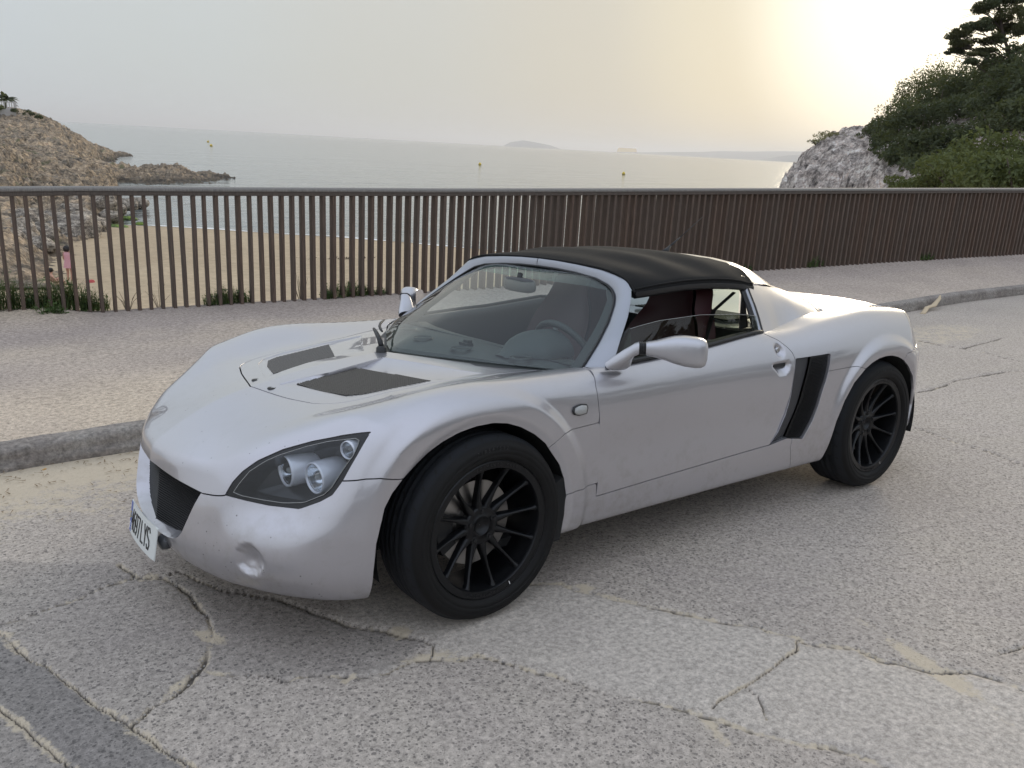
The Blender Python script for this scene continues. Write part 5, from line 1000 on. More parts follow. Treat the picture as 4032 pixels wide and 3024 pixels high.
    # pressed lettering on the rim lip and the sidewall
    if side > 0:
        for txt, r, h, a0, yy, nm in (('TEAM DYNAMICS', rl - .0125, .0125, 2.05, o + .0012, 'rim_letter'), ('MOTORSPORT', rl - .0125, .0125, -1.15, o + .0012, 'rim_letter'), ('215/45R17', rl + .045, .014, 1.75, o + .0158, 'tyre_letter')):
            for i, ch in enumerate(txt):
                if ch == ' ': continue
                if (ch, nm) not in TXT:
                    cu = bpy.data.curves.new('c', 'FONT'); cu.body = ch; cu.size = 1.; cu.extrude = .03; cu.align_x = 'CENTER'; to = bpy.data.objects.new('c', cu); C.objects.link(to); me = bpy.data.meshes.new_from_object(to.evaluated_get(bpy.context.evaluated_depsgraph_get())); bpy.data.objects.remove(to); me.materials.clear(); me.materials.append(LETM if nm == 'rim_letter' else LETT); TXT[(ch, nm)] = me
                a = a0 - i * (.062 if h < .013 else .052); ob = bpy.data.objects.new(nm, TXT[(ch, nm)]); C.objects.link(ob); ob.parent = rm if nm == 'rim_letter' else ty
                X = Vector((math.sin(a), 0, -math.cos(a))) * -1; X = Vector((math.sin(a), 0, -math.cos(a))); Y = Vector((math.cos(a), 0, math.sin(a))); Zv = Vector((0, 1, 0)); X = Y.cross(Zv)
                M = Matrix((X, Y, Zv)).transposed().to_4x4(); S = Matrix.Diagonal((h * 1.25, h * 1.25, .02, 1)); ob.matrix_local = Matrix.Translation(Y * (r - h * .45) + Vector((0, yy, 0))) @ M @ S
    return w
wheel((0, 0, .313), .215, .035, .313, .807, 1)
wheel((-2.33, 0, .316), .225, 0, .316, .828, 1)
wheel((0, 0, .313), .215, .035, .313, .807, -1)
wheel((-2.33, 0, .316), .225, 0, .316, .828, -1)
# wheel wells
for cx, cz, rr_, hw, y1 in ((0.0, .312, .372, 0, .785), (-2.31, .312, .372, 0, .835)):
    for s in (1, -1):
        V = []; aa = np.linspace(-.22, math.pi + .22, 50)
        for y in (y1, .50):
            for a in aa: V.append((cx + rr_ * math.cos(a), y * s, cz + rr_ * .985 * math.sin(a)))
        for a in aa: V.append((cx + .02 * math.cos(a), .49 * s, cz))
        F = [(k * 50 + i, k * 50 + i + 1, (k + 1) * 50 + i + 1, (k + 1) * 50 + i) for k in (0, 1) for i in range(49)]; mesh_obj('wheel_well', V, F, LINER, car)
# mudguard behind the front wheel, skirt behind the rear wheel
for s in (1, -1):
    m_ = MB(); P = [(-.335, .20), (-.352, .29), (-.3565, .3651), (-.34, .430), (-.30, .41), (-.285, .33), (-.30, .20)]; m_.add([(x, y * s, z) for y in (.795, .60) for x, z in P], [tuple(range(7)), tuple(range(13, 6, -1))] + [(i, (i + 1) % 7, 7 + (i + 1) % 7, 7 + i) for i in range(7)]); m_.build('mudguard', LINER, car)
m_ = MB(); m_.box((-.93, 0, .20), (1.7, 1.40, .03)); m_.box((-2.40, 0, .30), (1.0, .9, .16)); m_.box((.40, 0, .22), (.5, 1.0, .05)); m_.build('underbody', LINER, car)
# indents: axle stub so that wheels do not float
m_ = MB()
for x in (0, -2.33): m_.tube([(x, -.74, .315), (x, .74, .315)], .03, 10)
m_.build('axle', LINER, car)
# ---------------------------------------------------------------- windscreen, roof, mirrors, interior
def both(P): P = np.asarray(P, float); return P
SD = np.array([(-.530,.664,.7625),(-.534,.660,.7634),(-.6333,.63,.8427),(-.718,.5925,.9089),(-.7848,.55,.9652),(-.815,.522,.992),(-.832,.490,1.0135),(-.838,.455,1.030)])
def glass_pt(u, v):
    """u in [-1,1] across, v in [0,1] up; the side curve folds into the top corner"""
    sv = hermite_rows(np.linspace(0, 1, len(SD)), SD, np.atleast_1d(v)); cx = -.118 + (-.848 + .118) * v; cz = .764 + (1.068 - .764) * v + .012 * np.sin(math.pi * v)
    a = np.abs(u); gb = np.interp(a, [0, .22, .43, .62, .79, .87, .95, 1], [0, .154, .34, .50, .68, .755, .863, 1]); gt = a ** 2.2; g = gb * (1 - v) + gt * v
    zz = a ** (2.6 + 1.5 * v); x = cx + (sv[:, 0] - cx) * g; z = cz + (sv[:, 2] - cz) * zz; return np.stack([x, sv[:, 1] * u, z], 1)
nu, nv = 41, 22; us = np.sin(np.linspace(-1, 1, nu) * math.pi / 2 * .92) / math.sin(math.pi / 2 * .92); vs = np.linspace(0, 1, nv); GV = np.concatenate([glass_pt(us, np.full(nu, v)) for v in vs])
ws = empty('windscreen'); ws.parent = car
mesh_obj('glass_pane', GV, [f[::-1] for f in gridF(nv, nu)], GLASS, ws)
# dark band printed round the edge of the pane, 3 mm behind it
def band(v0, v1, u0=0., u1=1., name='glass_band', m=None, n=30, dz=-.003):
    uu = np.linspace(-1, 1, nu); V = np.concatenate([glass_pt(uu, np.full(nu, v)) for v in np.linspace(v0, v1, 6)]) + [dz, 0, dz]; return mesh_obj(name, V, gridF(6, nu), m or BLACK, ws)
band(-.0, .035); band(.975, 1.0)
band(.86, .985, name='tint_strip', m=SHADE)
for s in (1, -1):
    V = np.concatenate([glass_pt(np.full(30, w), np.linspace(0, 1, 30)) for w in (.955, 1.0)]) * [1, s, 1] + [-.003, 0, -.003]; mesh_obj('glass_band', V, gridF(2, 30), BLACK, ws)
# frame: inner loop (glass edge) -> outer loop
IN = np.concatenate([SD[1:], [(-.8445,.38,1.048),(-.848,.25,1.0605),(-.848,.12,1.067),(-.848,0,1.0685)]])
OUT = np.array([(-.618,.722,.762),(-.690,.688,.860),(-.772,.640,.9335),(-.812,.610,.975),(-.832,.592,1.003),(-.849,.572,1.029),(-.859,.535,1.059),(-.868,.478,1.078),(-.868,.40,1.0915),(-.866,.25,1.102),(-.864,.12,1.107),(-.863,0,1.108)])
n = 60; A = resample(IN, n); B = resample(OUT, n); fwd = np.array([.035, 0, .018])
rings = []
for t, bl in ((0, 0), (.12, .0035), (.35, .009), (.65, .010), (.9, .005), (1, 0)): rings.append(A * (1 - t) + B * t + (np.array([.7, .25, .6]) * bl))
rings = [A - np.array([.018, 0, .004])] + rings + [B - np.array([.012, .012, .010]), A * .5 + B * .5 - np.array([.03, .03, .03]), A - np.array([.02, .01, .01])]
VV = np.concatenate(rings); F = gridF(len(rings), n)
VV = np.concatenate([VV, VV * mir]); F = F + [tuple(len(VV) // 2 + i for i in f[::-1]) for f in F]
mesh_obj('windscreen_frame', VV, [f[::-1] for f in F], simple('pillar_silver', (.30, .31, .34), .30, .75, Coat_Weight=.6, Coat_Roughness=.06), ws).data.set_sharp_from_angle(angle=R(45))
m_ = MB(); L = np.concatenate([A[::-1] * mir, A]) + [.003, 0, .003]; m_.tube(L, .0042, 6, False); m_.build('glass_seal', SEAL, ws, True)
# ---- soft top
SX = [-.863, -.92, -1.02, -1.15, -1.28, -1.40, -1.52, -1.66]
# columns: y, z from centre to shoulder to hem
ST = [
 [(0,1.108),(.14,1.106),(.27,1.101),(.40,1.0925),(.478,1.079),(.535,1.060),(.572,1.030),(.586,1.016)],
 [(0,1.121),(.15,1.118),(.29,1.110),(.41,1.099),(.49,1.085),(.545,1.064),(.585,1.040),(.600,1.022)],
 [(0,1.127),(.15,1.124),(.30,1.112),(.42,1.097),(.50,1.082),(.555,1.066),(.594,1.050),(.606,1.030)],
 [(0,1.141),(.15,1.139),(.30,1.131),(.42,1.113),(.50,1.096),(.555,1.078),(.598,1.057),(.608,1.036)],
 [(0,1.136),(.15,1.133),(.30,1.121),(.42,1.102),(.50,1.087),(.555,1.072),(.598,1.056),(.609,1.035)],
 [(0,1.140),(.15,1.138),(.30,1.130),(.42,1.115),(.49,1.099),(.548,1.078),(.596,1.050),(.607,1.028)],
 [(0,1.131),(.15,1.129),(.29,1.121),(.40,1.107),(.475,1.092),(.535,1.070),(.588,1.036),(.600,1.017)],
 [(0,1.112),(.15,1.110),(.28,1.104),(.38,1.097),(.45,1.086),(.515,1.068),(.572,1.024),(.585,1.004)]]
rows = np.array([[c for yz in r for c in yz] for r in ST])
xq = np.linspace(-.863, -1.66, 60); o_ = np.argsort(SX); RR = hermite_rows(np.array(SX)[o_], rows[o_], xq)
V = []
for i, x in enumerate(xq):
    y, z = RR[i, 0::2], RR[i, 1::2]; k = np.linspace(0, 7, 40); yy = np.interp(k, range(8), y); zz = hermite_rows(np.arange(8), z[:, None], k)[:, 0]; yy = hermite_rows(np.arange(8), y[:, None], k)[:, 0]
    xx = x + (.02 + .045 * (yy / .6) ** 2) * sstep(.75, 1., i / 59.) ; V.append(np.stack([xx, yy, zz], 1))
V = np.array(V); V2 = np.concatenate([V[:, ::-1] * mir, V[:, 1:]], 1); k = V2.shape[1]
top = empty('soft_top'); top.parent = car
mesh_obj('roof_cloth', V2.reshape(-1, 3), [f[::-1] for f in gridF(60, k)], FABRIC, top)
for s in (1, -1):
    e = V[:, -1] * [1, s, 1]; e2 = V[:, -5] * [1, s, 1]
    m_ = MB(); m_.tube(e2 + [0, .002 * s, 0], .0045, 8, True); m_.build('hem_piping', FABRIC, top, True)
    # cant rail under the hem
    d_ = np.array([0, s, 0.]); q = [e + d_ * .003, e + d_ * .004 - [0, 0, .018], e - d_ * .004 - [0, 0, .026], e - d_ * .022 - [0, 0, .022], e - d_ * .024 + [0, 0, .004]]; n = 60
    mesh_obj('cant_rail_seal', np.concatenate(q), [f if s < 0 else f[::-1] for f in gridF(5, n)][::1], SEAL, top)
f0 = V[0]; L = np.concatenate([f0[::-1] * mir, f0[1:]]) + [.004, 0, -.002]; m_ = MB(); m_.tube(L, .005, 8, True); m_.build('header_seam', FABRIC, top, True)
# roof lining so that the underside is closed
mesh_obj('roof_lining', V2.reshape(-1, 3) - [0, 0, .012], gridF(60, k), LEATHER_B, top)
# ---- roll hoop and flying buttresses
HF = np.array([(-1.640,0,1.113),(-1.638,.15,1.111),(-1.632,.30,1.105),(-1.615,.42,1.0935),(-1.59,.50,1.075),(-1.566,.557,1.045),(-1.556,.587,1.010),(-1.552,.612,.975),(-1.551,.640,.930),(-1.548,.668,.880),(-1.541,.690,.842),(-1.533,.708,.8195)])
hf = resample(HF, 50); bt = empty('roll_hoop'); bt.parent = car
HR = hf * 1.; inw = sstep(.0, .45, hf[:, 1]) * (1 - sstep(.50, .62, hf[:, 1]))
back = .100 - .0 * hf[:, 1]; P1 = hf + np.array([-.004, .004, .006]); 
# top fairing: from hoop front edge back to a rear edge
RE = np.array([(-1.775,0,1.078),(-1.78,.15,1.076),(-1.80,.26,1.066),(-1.84,.34,1.048),(-1.885,.40,1.020),(-1.915,.44,.990),(-1.925,.465,.968)]); re = resample(RE, 32)
fi = 32; hf_top = resample(HF[:7], 32)
rows_ = []
for t in np.linspace(0, 1, 9):
    P = hf_top * (1 - t) + re * t; P[:, 2] += .016 * math.sin(math.pi * t) * (1 - .2 * t); rows_.append(P)
VV = np.array(rows_); wall = VV[-1] - np.array([.012, 0, .03]); VV = np.concatenate([VV, [wall]]); full = np.concatenate([VV[:, ::-1] * mir, VV[:, 1:]], 1)
mesh_obj('hoop_fairing', full.reshape(-1, 3), gridF(10, full.shape[1])[::1] and [f[::-1] for f in gridF(10, full.shape[1])], PAINT, bt)
BT = np.array([(-1.556,.587,1.010),(-1.66,.560,1.0025),(-1.78,.535,.988),(-1.90,.514,.968),(-2.00,.507,.945),(-2.09,.507,.918),(-2.16,.517,.889),(-2.215,.545,.860)])
BB = np.array([(-1.533,.708,.8195),(-1.62,.690,.8245),(-1.7043,.6636,.8304),(-1.79,.652,.840),(-1.8804,.6461,.8544),(-1.99,.625,.8660),(-2.10,.595,.8705),(-2.215,.550,.860)])
bt_t = resample(BT, 40); bt_b = resample(BB, 40); bt_b[:, 2] = T_(bt_b[:, 0], bt_b[:, 1]) - .004
for s in (1, -1):
    M3 = np.array([1, s, 1.]); rows_ = []
    # front edge follows the hoop: blend
    side = resample(HF[6:], 14)
    for i, t in enumerate(np.linspace(0, 1, 14)):
        P = bt_t * (1 - t) + bt_b * t; P += np.array([0, .016, .006]) * math.sin(math.pi * t) * np.linspace(1, .2, 40)[:, None]
        d = side[i] - P[0]; P += d * (np.linspace(1, 0, 40)[:, None] ** 3); rows_.append(P)
    VV = np.array(rows_); mesh_obj('buttress_panel', VV.reshape(-1, 3) * M3, gridF(14, 40) if s < 0 else [f[::-1] for f in gridF(14, 40)], PAINT, bt)
    # top of the buttress and its inner wall
    inner = bt_t * 1.; inner[:, 1] = np.minimum(inner[:, 1] - .085, .47); inner[:, 2] += .006; fo = inner * 1.; fo[:, 2] = T_(fo[:, 0], fo[:, 1]) - .01; fo[:, 1] -= .03
    sel = slice(16, 40); VV = np.array([bt_t[sel], (bt_t[sel] + inner[sel]) / 2 + [0, 0, .010], inner[sel], fo[sel]]); mesh_obj('buttress_top', VV.reshape(-1, 3) * M3, gridF(4, 24) if s > 0 else [f[::-1] for f in gridF(4, 24)], PAINT, bt)
    # seals and rails along the hoop front edge
    sp_ = resample(HF[5:], 30)
    for off, rad, mm in ((.006, .0065, SEAL), (.020, .009, PAINT), (.034, .0065, SEAL), (.046, .007, SEAL)):
        m_ = MB(); m_.tube((sp_ + [off, -.004 - off * .15, 0]) * M3, rad, 8, True); m_.build('pillar_seal', mm if mm is not PAINT else bpy.data.materials['pillar_silver'], bt, True)
    # grey inner trim of the pillar
    V = [(-1.50, .60, .82), (-1.505, .60, 1.0), (-1.60, .52, 1.04), (-1.62, .56, .82)]; m_ = MB(); m_.add(np.array(V) * M3, [(0, 1, 2, 3)]); m_.build('pillar_trim', TRIM, bt)
    # belt weatherstrip and half-lowered window
    bx = np.array([(-.60,.716,.768),(-.728,.717,.779),(-.9,.719,.788),(-1.10,.719,.796),(-1.28,.718,.811),(-1.46,.714,.826),(-1.52,.703,.822)]); bl = resample(bx, 30)
    m_ = MB(); m_.tube((bl + [0, .001, .004]) * M3, [.0085] * 30, 8, True); m_.build('belt_seal', SEAL, doors[0 if s > 0 else 1], True)
    tp = np.array([(-.755,.668,.893),(-.80,.672,.901),(-.905,.675,.914),(-1.14,.679,.921),(-1.37,.680,.908),(-1.455,.683,.899),(-1.50,.684,.892)]); tpl = resample(tp, 30); bo = resample(np.array([(-.66,.70,.765),(-1.1,.703,.785),(-1.515,.70,.80)]), 30)
    if s < 0: tpl = resample(np.array([(-.90,.60,1.005),(-1.13,.602,1.022),(-1.39,.602,1.012),(-1.50,.60,1.00)]), 30)
    if s > 0:
        VV = np.array([tpl * (1 - t) + bo * t for t in np.linspace(0, 1, 6)]); mesh_obj('door_window', VV.reshape(-1, 3) * M3, gridF(6, 30), SIDEG, doors[0])
        m_ = MB(); m_.tube(tpl * M3, .0009, 6, True); m_.build('window_edge', LAMPGL, doors[0], True)
        m_ = MB(); m_.add([(-.60, .705, .765), (-.765, .690, .775), (-.755, .668, .90), (-.70, .66, .86)], [(0, 1, 2, 3)]); m_.build('quarter_seal', BLACK, doors[0])
    # inner door card
    V = []
    for x in np.linspace(-.60, -1.52, 12):
        zb = np.interp(-x, [.6, 1.1, 1.46, 1.52], [.765, .793, .823, .82]); V += [(x, .712, zb), (x, .66, zb + .004), (x, .645, zb - .03), (x, .635, zb - .12), (x, .64, .45), (x, .66, .30)]
    mesh_obj('door_card', np.array(V) * M3, gridF(12, 6) if s < 0 else [f[::-1] for f in gridF(12, 6)], DASH, doors[0 if s > 0 else 1])
# rear window, bulkhead, deck details
m_ = MB(); m_.add([(-1.60, -.52, .80), (-1.60, .52, .80), (-1.66, .46, 1.07), (-1.66, -.46, 1.07)], [(0, 1, 2, 3)]); m_.build('rear_window', GLASS, bt)
m_ = MB(); m_.add([(-1.55, -.62, .30), (-1.55, .62, .30), (-1.58, .62, .80), (-1.58, -.62, .80)], [(0, 1, 2, 3)]); m_.build('bulkhead', DASH, bt)
for k_ in range(12):
    m_ = MB(); m_.box((-1.80 - k_ * .022, 0, .803), (.010, .62, .008)); m_.build('engine_louvre', BLACK, car)
# far haunch engine vents
for s in (1, -1):
    m_ = MB(); P = np.array([(-2.20, .36), (-2.34, .40), (-2.50, .34), (-2.30, .30)]); z = T_(P[:, 0], P[:, 1]) + .003; V = np.c_[P[:, 0], P[:, 1] * s, z]; m_.add(V, [(0, 1, 2, 3)] if s > 0 else [(3, 2, 1, 0)]); m_.build('deck_vent', MESHG, car)
# ---- wiper
wp = empty('wiper'); wp.parent = car
m_ = MB(); m_.lathe([(.022, -.03), (.020, .008), (.012, .016), (.001, .017)], 20, (-.078, .0, .772), axis='z'); m_.build('spindle', BLACK, wp, True)
m_ = MB(); m_.tube([(-.078, 0, .788), (-.085, -.03, .812), (-.14, -.16, .815), (-.19, -.27, .808)], [.011, .010, .008, .006], 8, True); m_.build('wiper_arm', BLACK, wp, True)
m_ = MB(); m_.tube([(-.088, -.010, .842), (-.13, -.10, .835), (-.19, -.22, .826), (-.26, -.34, .818), (-.34, -.45, .812)], [.004, .006, .006, .006, .003], 6, True); m_.build('blade', BLACK, wp, True)
cw = np.array([(-.060, 0), (-.13, .10), (-.22, .235), (-.30, .37), (-.37, .49), (-.43, .585), (-.50, .655)])
# scuttle: dark channel under the glass edge
V = []
for x, y in resample(np.concatenate([cw[::-1] * [1, -1], cw[1:]]), 50): V += [(x - .022, y, .757), (x - .075, y * .97, .745)]
mesh_obj('scuttle', V, gridF(50, 2), BLACK, car)
# ---- door mirrors
def rrect(w, h, n=24, p=3.2):
    a = np.linspace(0, 2 * math.pi, n, endpoint=False); c, s_ = np.cos(a), np.sin(a); return np.stack([w / 2 * np.sign(c) * np.abs(c) ** (2 / p), h / 2 * np.sign(s_) * np.abs(s_) ** (2 / p)], 1)
for s in (1, -1):
    M3 = np.array([1, s, 1.]); mr = empty('door_mirror'); mr.parent = car
    G0 = np.array([-.672, .832, .853]); E0 = np.array([-.838, .972, .846]) if s > 0 else np.array([-.760, .900, .842]); ax = (E0 - G0) / np.linalg.norm(E0 - G0); up = np.array([0, 0, 1.]); sd_ = np.cross(ax, up); sd_ /= np.linalg.norm(sd_)   # sd_ points outwards-forwards or inwards
    V = []; n = 28; LL_ = [(0, .050, .044, 0, 0), (.05, .056, .050, 0, 0), (.18, .066, .060, 0, .001), (.32, .078, .078, .004, .003), (.46, .088, .096, .006, .003), (.62, .092, .107, .006, .001), (.80, .090, .109, .004, -.002), (.90, .084, .104, .001, -.003), (.96, .072, .092, -.003, -.003), (.995, .045, .062, -.008, -.003), (1.0, .004, .004, -.01, -.003)]
    for t, w, h, sh, uz in LL_:
        c_ = G0 + (E0 - G0) * t
        for a, b in rrect(w, h, n): V.append(c_ + sd_ * (a + sh) + up * (b + uz))
    F = gridF(len(LL_), n, True); mesh_obj('mirror_housing', np.array(V) * M3, F if s < 0 else [f[::-1] for f in F], simple('mirror_silver', (.46, .46, .49), .34, .7, Coat_Weight=.7, Coat_Roughness=.05) if s > 0 else bpy.data.materials['mirror_silver'], mr)
    # reflecting glass faces the driver's side / rear
    c_ = G0 + (E0 - G0) * .66; nb_ = sd_ if sd_[0] < 0 else -sd_; m_ = MB(); V = [c_ + nb_ * .0475 + ax * a + up * b for a, b in rrect(.115, .085, 20)]; m_.add(np.array(V) * M3, [tuple(range(20))]); m_.build('mirror_glass', simple('mirror_glass_face', (.8, .8, .8), .02, 1.) if s > 0 else bpy.data.materials['mirror_glass_face'], mr)
    # gaiter rings
    m_ = MB()
    for k_ in range(4):
        c0 = G0 - ax * (.004 + .006 * k_); V = []
        for tt_ in (-.0028, 0, .0028):
            for a, b in rrect(.050 - (abs(tt_) > 0) * .006, .047 - (abs(tt_) > 0) * .006, 24): V.append(c0 + ax * tt_ + sd_ * a + up * b)
        m_.add(np.array(V) * M3, gridF(3, 24, True))
    m_.build('gaiter', SEAL, mr, True)
    # arm and foot
    ft = [((-.625, .742, .782), .100, .040, 0.), ((-.630, .758, .797), .090, .050, .1), ((-.640, .778, .822), .066, .050, .4), ((-.652, .800, .846), .052, .046, .8), ((-.655, .815, .853), .048, .044, 1.)]; V = []
    for (c_, w, h, tr) in ft:
        e1 = np.array([1., -.15, .05]) * (1 - tr) + sd_ * (1 if sd_[0] > 0 else -1) * tr; e1 /= np.linalg.norm(e1); e2 = np.array([-.1, -.55, .8]) * (1 - tr) + up * tr; e2 /= np.linalg.norm(e2)
        for a, b in rrect(w, h, 24, 2.8): V.append(np.array(c_) + e1 * a + e2 * b)
    mesh_obj('mirror_arm', np.array(V) * M3, gridF(len(ft), 24, True) if s < 0 else [f[::-1] for f in gridF(len(ft), 24, True)], bpy.data.materials['mirror_silver'], mr)
# ---- aerial
ar = empty('aerial'); ar.parent = car
m_ = MB(); m_.tube([(-1.685, -.02, 1.108), (-1.700, -.02, 1.122), (-1.722, -.02, 1.142)], [.020, .012, .006], 12, True); m_.build('aerial_foot', BLACK, ar, True)
m_ = MB(); m_.tube([(-1.722, -.02, 1.142), (-1.79, -.02, 1.183)], [.0048, .0034], 8, True); m_.tube([(-1.79, -.02, 1.183), (-1.955, -.02, 1.286)], [.0022, .0012], 6, True); m_.build('aerial_rod', BLACK, ar, True)
# ---- interior
inn_ = empty('cabin_interior'); inn_.parent = car
V = []; ys = np.linspace(-.62, .62, 30)
for y in ys:
    a = abs(y) / .62; x0 = -.125 - .36 * a ** 1.7; x1 = -.56 - .10 * a ** 2; V += [(x0, y, .752), ((x0 + x1) / 2, y, .772 - .01 * a), (x1, y, .770 - .012 * a), (x1 - .03, y, .750 - .012 * a), (x1 - .02, y, .66), (x1 + .05, y, .45)]
mesh_obj('dashboard', V, gridF(30, 6)[::1] and [f[::-1] for f in gridF(30, 6)], DASH, inn_)
def ring(c, r, name='air_vent'):
    m_ = MB(); m_.lathe([(r, 0), (r * .96, .004), (r * .90, .0045), (r * .86, .001), (r * .72, .001), (r * .68, .0035), (r * .62, .0035), (r * .58, .0)], 32, c, axis='z'); m_.build(name, simple('vent_dark', (.018, .019, .02), .5) if 'vent_dark' not in bpy.data.materials else bpy.data.materials['vent_dark'], inn_, True)
for x, y in ((-.345, -.13), (-.345, .155), (-.43, .43), (-.41, -.37)): ring((x, y, .776), .043)
# instrument binnacle
V = []
for t in np.linspace(0, 1, 12):
    for a in np.linspace(0, math.pi, 14):
        w = .135 * (.25 + .75 * sstep(0, .55, t)); h = .085 * sstep(-.1, .7, t) + .002; V.append((-.40 - .26 * t, .34 + w * math.cos(a), .768 + h * math.sin(a)))
mesh_obj('instrument_binnacle', V, gridF(12, 14), DASH, inn_)
# steering wheel
sw_ = empty('steering_wheel'); sw_.parent = inn_; c0 = np.array([-.745, .34, .725]); nrm = np.array([-.88, 0, .47]); e1 = np.array([0, 1., 0]); e2 = np.cross(nrm, e1); P = [c0 + .172 * (math.cos(a) * e1 + math.sin(a) * e2) for a in np.linspace(0, 2 * math.pi, 49)]
m_ = MB(); m_.tube(P, .0145, 10, False); m_.build('wheel_rim', LEATHER_B, sw_, True)
m_ = MB(); 
for a in (0, math.pi, -math.pi / 2): m_.tube([c0 - nrm * .02, c0 + .165 * (math.cos(a) * e1 + math.sin(a) * e2)], [.018, .012], 8, True, .5)
m_.build('wheel_spoke', simple('spoke_grey', (.18, .18, .19), .4, .5), sw_, True)
m_ = MB(); m_.lathe([(.062, -.01), (.060, .01), (.04, .02), (.001, .024)], 24, c0 - nrm * .02, M=np.stack([e1, nrm, e2], 1)); m_.build('wheel_boss', LEATHER_B, sw_, True)
m_ = MB(); m_.tube([c0 - nrm * .02, c0 - nrm * .2], .03, 10); m_.build('column', DASH, sw_, True)
# seats
for s in (1, -1):
    st_ = empty('seat'); st_.parent = inn_; cy = .335 * s
    V = []; prof = [(-1.10, .34, .21), (-1.20, .46, .22), (-1.28, .60, .225), (-1.345, .74, .215), (-1.385, .83, .18), (-1.41, .90, .135), (-1.43, .965, .12), (-1.442, .995, .10)]
    pr = hermite_rows(np.arange(8), np.array(prof), np.linspace(0, 7, 26))
    for x, z, w in pr:
        for a in np.linspace(-1, 1, 17): V.append((x + .05 * abs(a) ** 3 + .012 - .012 * math.cos(a * 3), cy + w * a, z))
    o1 = mesh_obj('seat_back', V, gridF(26, 17), [LEATHER_R], st_)
    V = [];
    for x, z, w in pr:
        for a in np.linspace(-1, 1, 13): V.append((x - .095 + .055 * abs(a) ** 2, cy + (w + .012) * a, z + .004))
    mesh_obj('seat_shell', V, [f[::-1] for f in gridF(26, 13)], LEATHER_B, st_)
    V = []
    for sg in (-1, 1):
        for x, z, w in pr: V += [(x + .055, cy + sg * w, z), (x - .045, cy + sg * (w + .012), z + .004)]
    F = gridF(26, 2); mesh_obj('seat_bolster', V, F + [tuple(52 + i for i in f) for f in F], LEATHER_R if s > 0 else LEATHER_R, st_)
    m_ = MB(); m_.box((-.90, cy, .33), (.50, .42, .12)); m_.build('seat_cushion', LEATHER_R, st_)
m_ = MB(); m_.box((-.95, 0, .30), (1.3, .14, .14)); m_.box((-.9, 0, .235), (1.3, 1.3, .02)); m_.build('cabin_floor', DASH, inn_)
# seat belt
m_ = MB(); m_.tube([(-1.50, .56, .98), (-1.42, .52, .90), (-1.36, .54, .80), (-1.25, .56, .62)], .018, 6, True, .15); m_.build('seat_belt', BLACK, inn_)
# rear-view mirror, sticker holder
m_ = MB(); V = []
for t, k_ in ((0, .6), (.006, .95), (.022, 1.), (.034, .7)):
    for a, b in rrect(.215 * k_, .062 * k_, 24, 4): V.append((-.745 + t, a + .03, .998 + b))
m_.add(V, gridF(4, 24, True) + [tuple(range(72, 96))]); rmv = m_.build('rear_view_mirror', simple('mirror_back', (.045, .047, .05), .5), inn_, True)
m_ = MB(); m_.tube([(-.725, .03, 1.00), (-.74, .02, 1.045)], .012, 8); m_.build('mirror_stem', BLACK, rmv, True)
m_ = MB(); m_.box((-.425, .075, .775), (.03, .06, .012)); m_.box((-.43, .08, .786), (.02, .035, .012)); m_.build('dash_clip', BLACK, inn_)
# ---------------------------------------------------------------- vegetation, people, small things
def leaf_mat(name, c0, c1, tr=.35):
    t = NT(name); oi = t.n('ObjectInfo'); v = t.coord('Object'); n = t.noise(v, 1.4, 4, .6); n2 = t.noise(v, 9, 3, .6); col = t.mix(t.ramp(n, [(.35, 0.), (.65, 1.)]), c0, c1); col = t.mix(.5, col, t.ramp(n2, [(.3, (.2, .2, .2)), (.7, (.8, .8, .8))]), 'OVERLAY')
    t.set(Base_Color=col, Roughness=.75); trn = t.n('BsdfTranslucent'); t.l(t.mix(.5, col, (.16, .17, .03)), trn.inputs[0]); mx = t.n('MixShader'); mx.inputs[0].default_value = tr; t.l(t.b.outputs[0], mx.inputs[1]); t.l(trn.outputs[0], mx.inputs[2]); t.l(mx.outputs[0], t.out.inputs['Surface']); return t.m
LEAF = [leaf_mat('dry_scrub', (.17, .17, .09), (.24, .22, .12)), leaf_mat('dark_pine_needles', (.042, .056, .028), (.078, .095, .042)), leaf_mat('backlit_pine_needles', (.060, .072, .034), (.12, .12, .055), .55), leaf_mat('bright_mastic_leaves', (.070, .092, .030), (.12, .14, .045))]
BARK = simple('pine_bark', (.085, .065, .052), .95)
def leaves(P, size, rs, tall=1.):
    n = len(P); a = rs.normal(size=(n, 3)); a /= np.linalg.norm(a, axis=1)[:, None]; b = rs.normal(size=(n, 3)); b -= (a * b).sum(1)[:, None] * a; b /= np.linalg.norm(b, axis=1)[:, None]; s = size * rs.uniform(.5, 1.3, (n, 1)); a = a * s * tall; b = b * s * .5
    V = np.stack([P - a, P + b, P + a, P - b], 1).reshape(-1, 3); F = np.arange(4 * n).reshape(n, 4); return V, F
def crown_pts(c, rx, rz, n, rs, lumps=14, hollow=.55):
    L = rs.normal(size=(lumps, 3)); L /= np.linalg.norm(L, axis=1)[:, None]; L *= rs.uniform(.35, .85, (lumps, 1)); L[:, 2] = np.abs(L[:, 2]) * .9 - .15; lr = rs.uniform(.22, .42, lumps); k = rs.integers(0, lumps, n); d = rs.normal(size=(n, 3)); d /= np.linalg.norm(d, axis=1)[:, None]; r_ = rs.uniform(hollow, 1., (n, 1)) ** .5
    return np.array(c) + (L[k] + d * r_ * lr[k][:, None]) * [rx, rx, rz]
names = {0: ('dry_bush', 'bush'), 1: ('pine_bush', 'bush'), 2: ('small_pine', 'tree'), 3: ('mastic_bush', 'bush')}
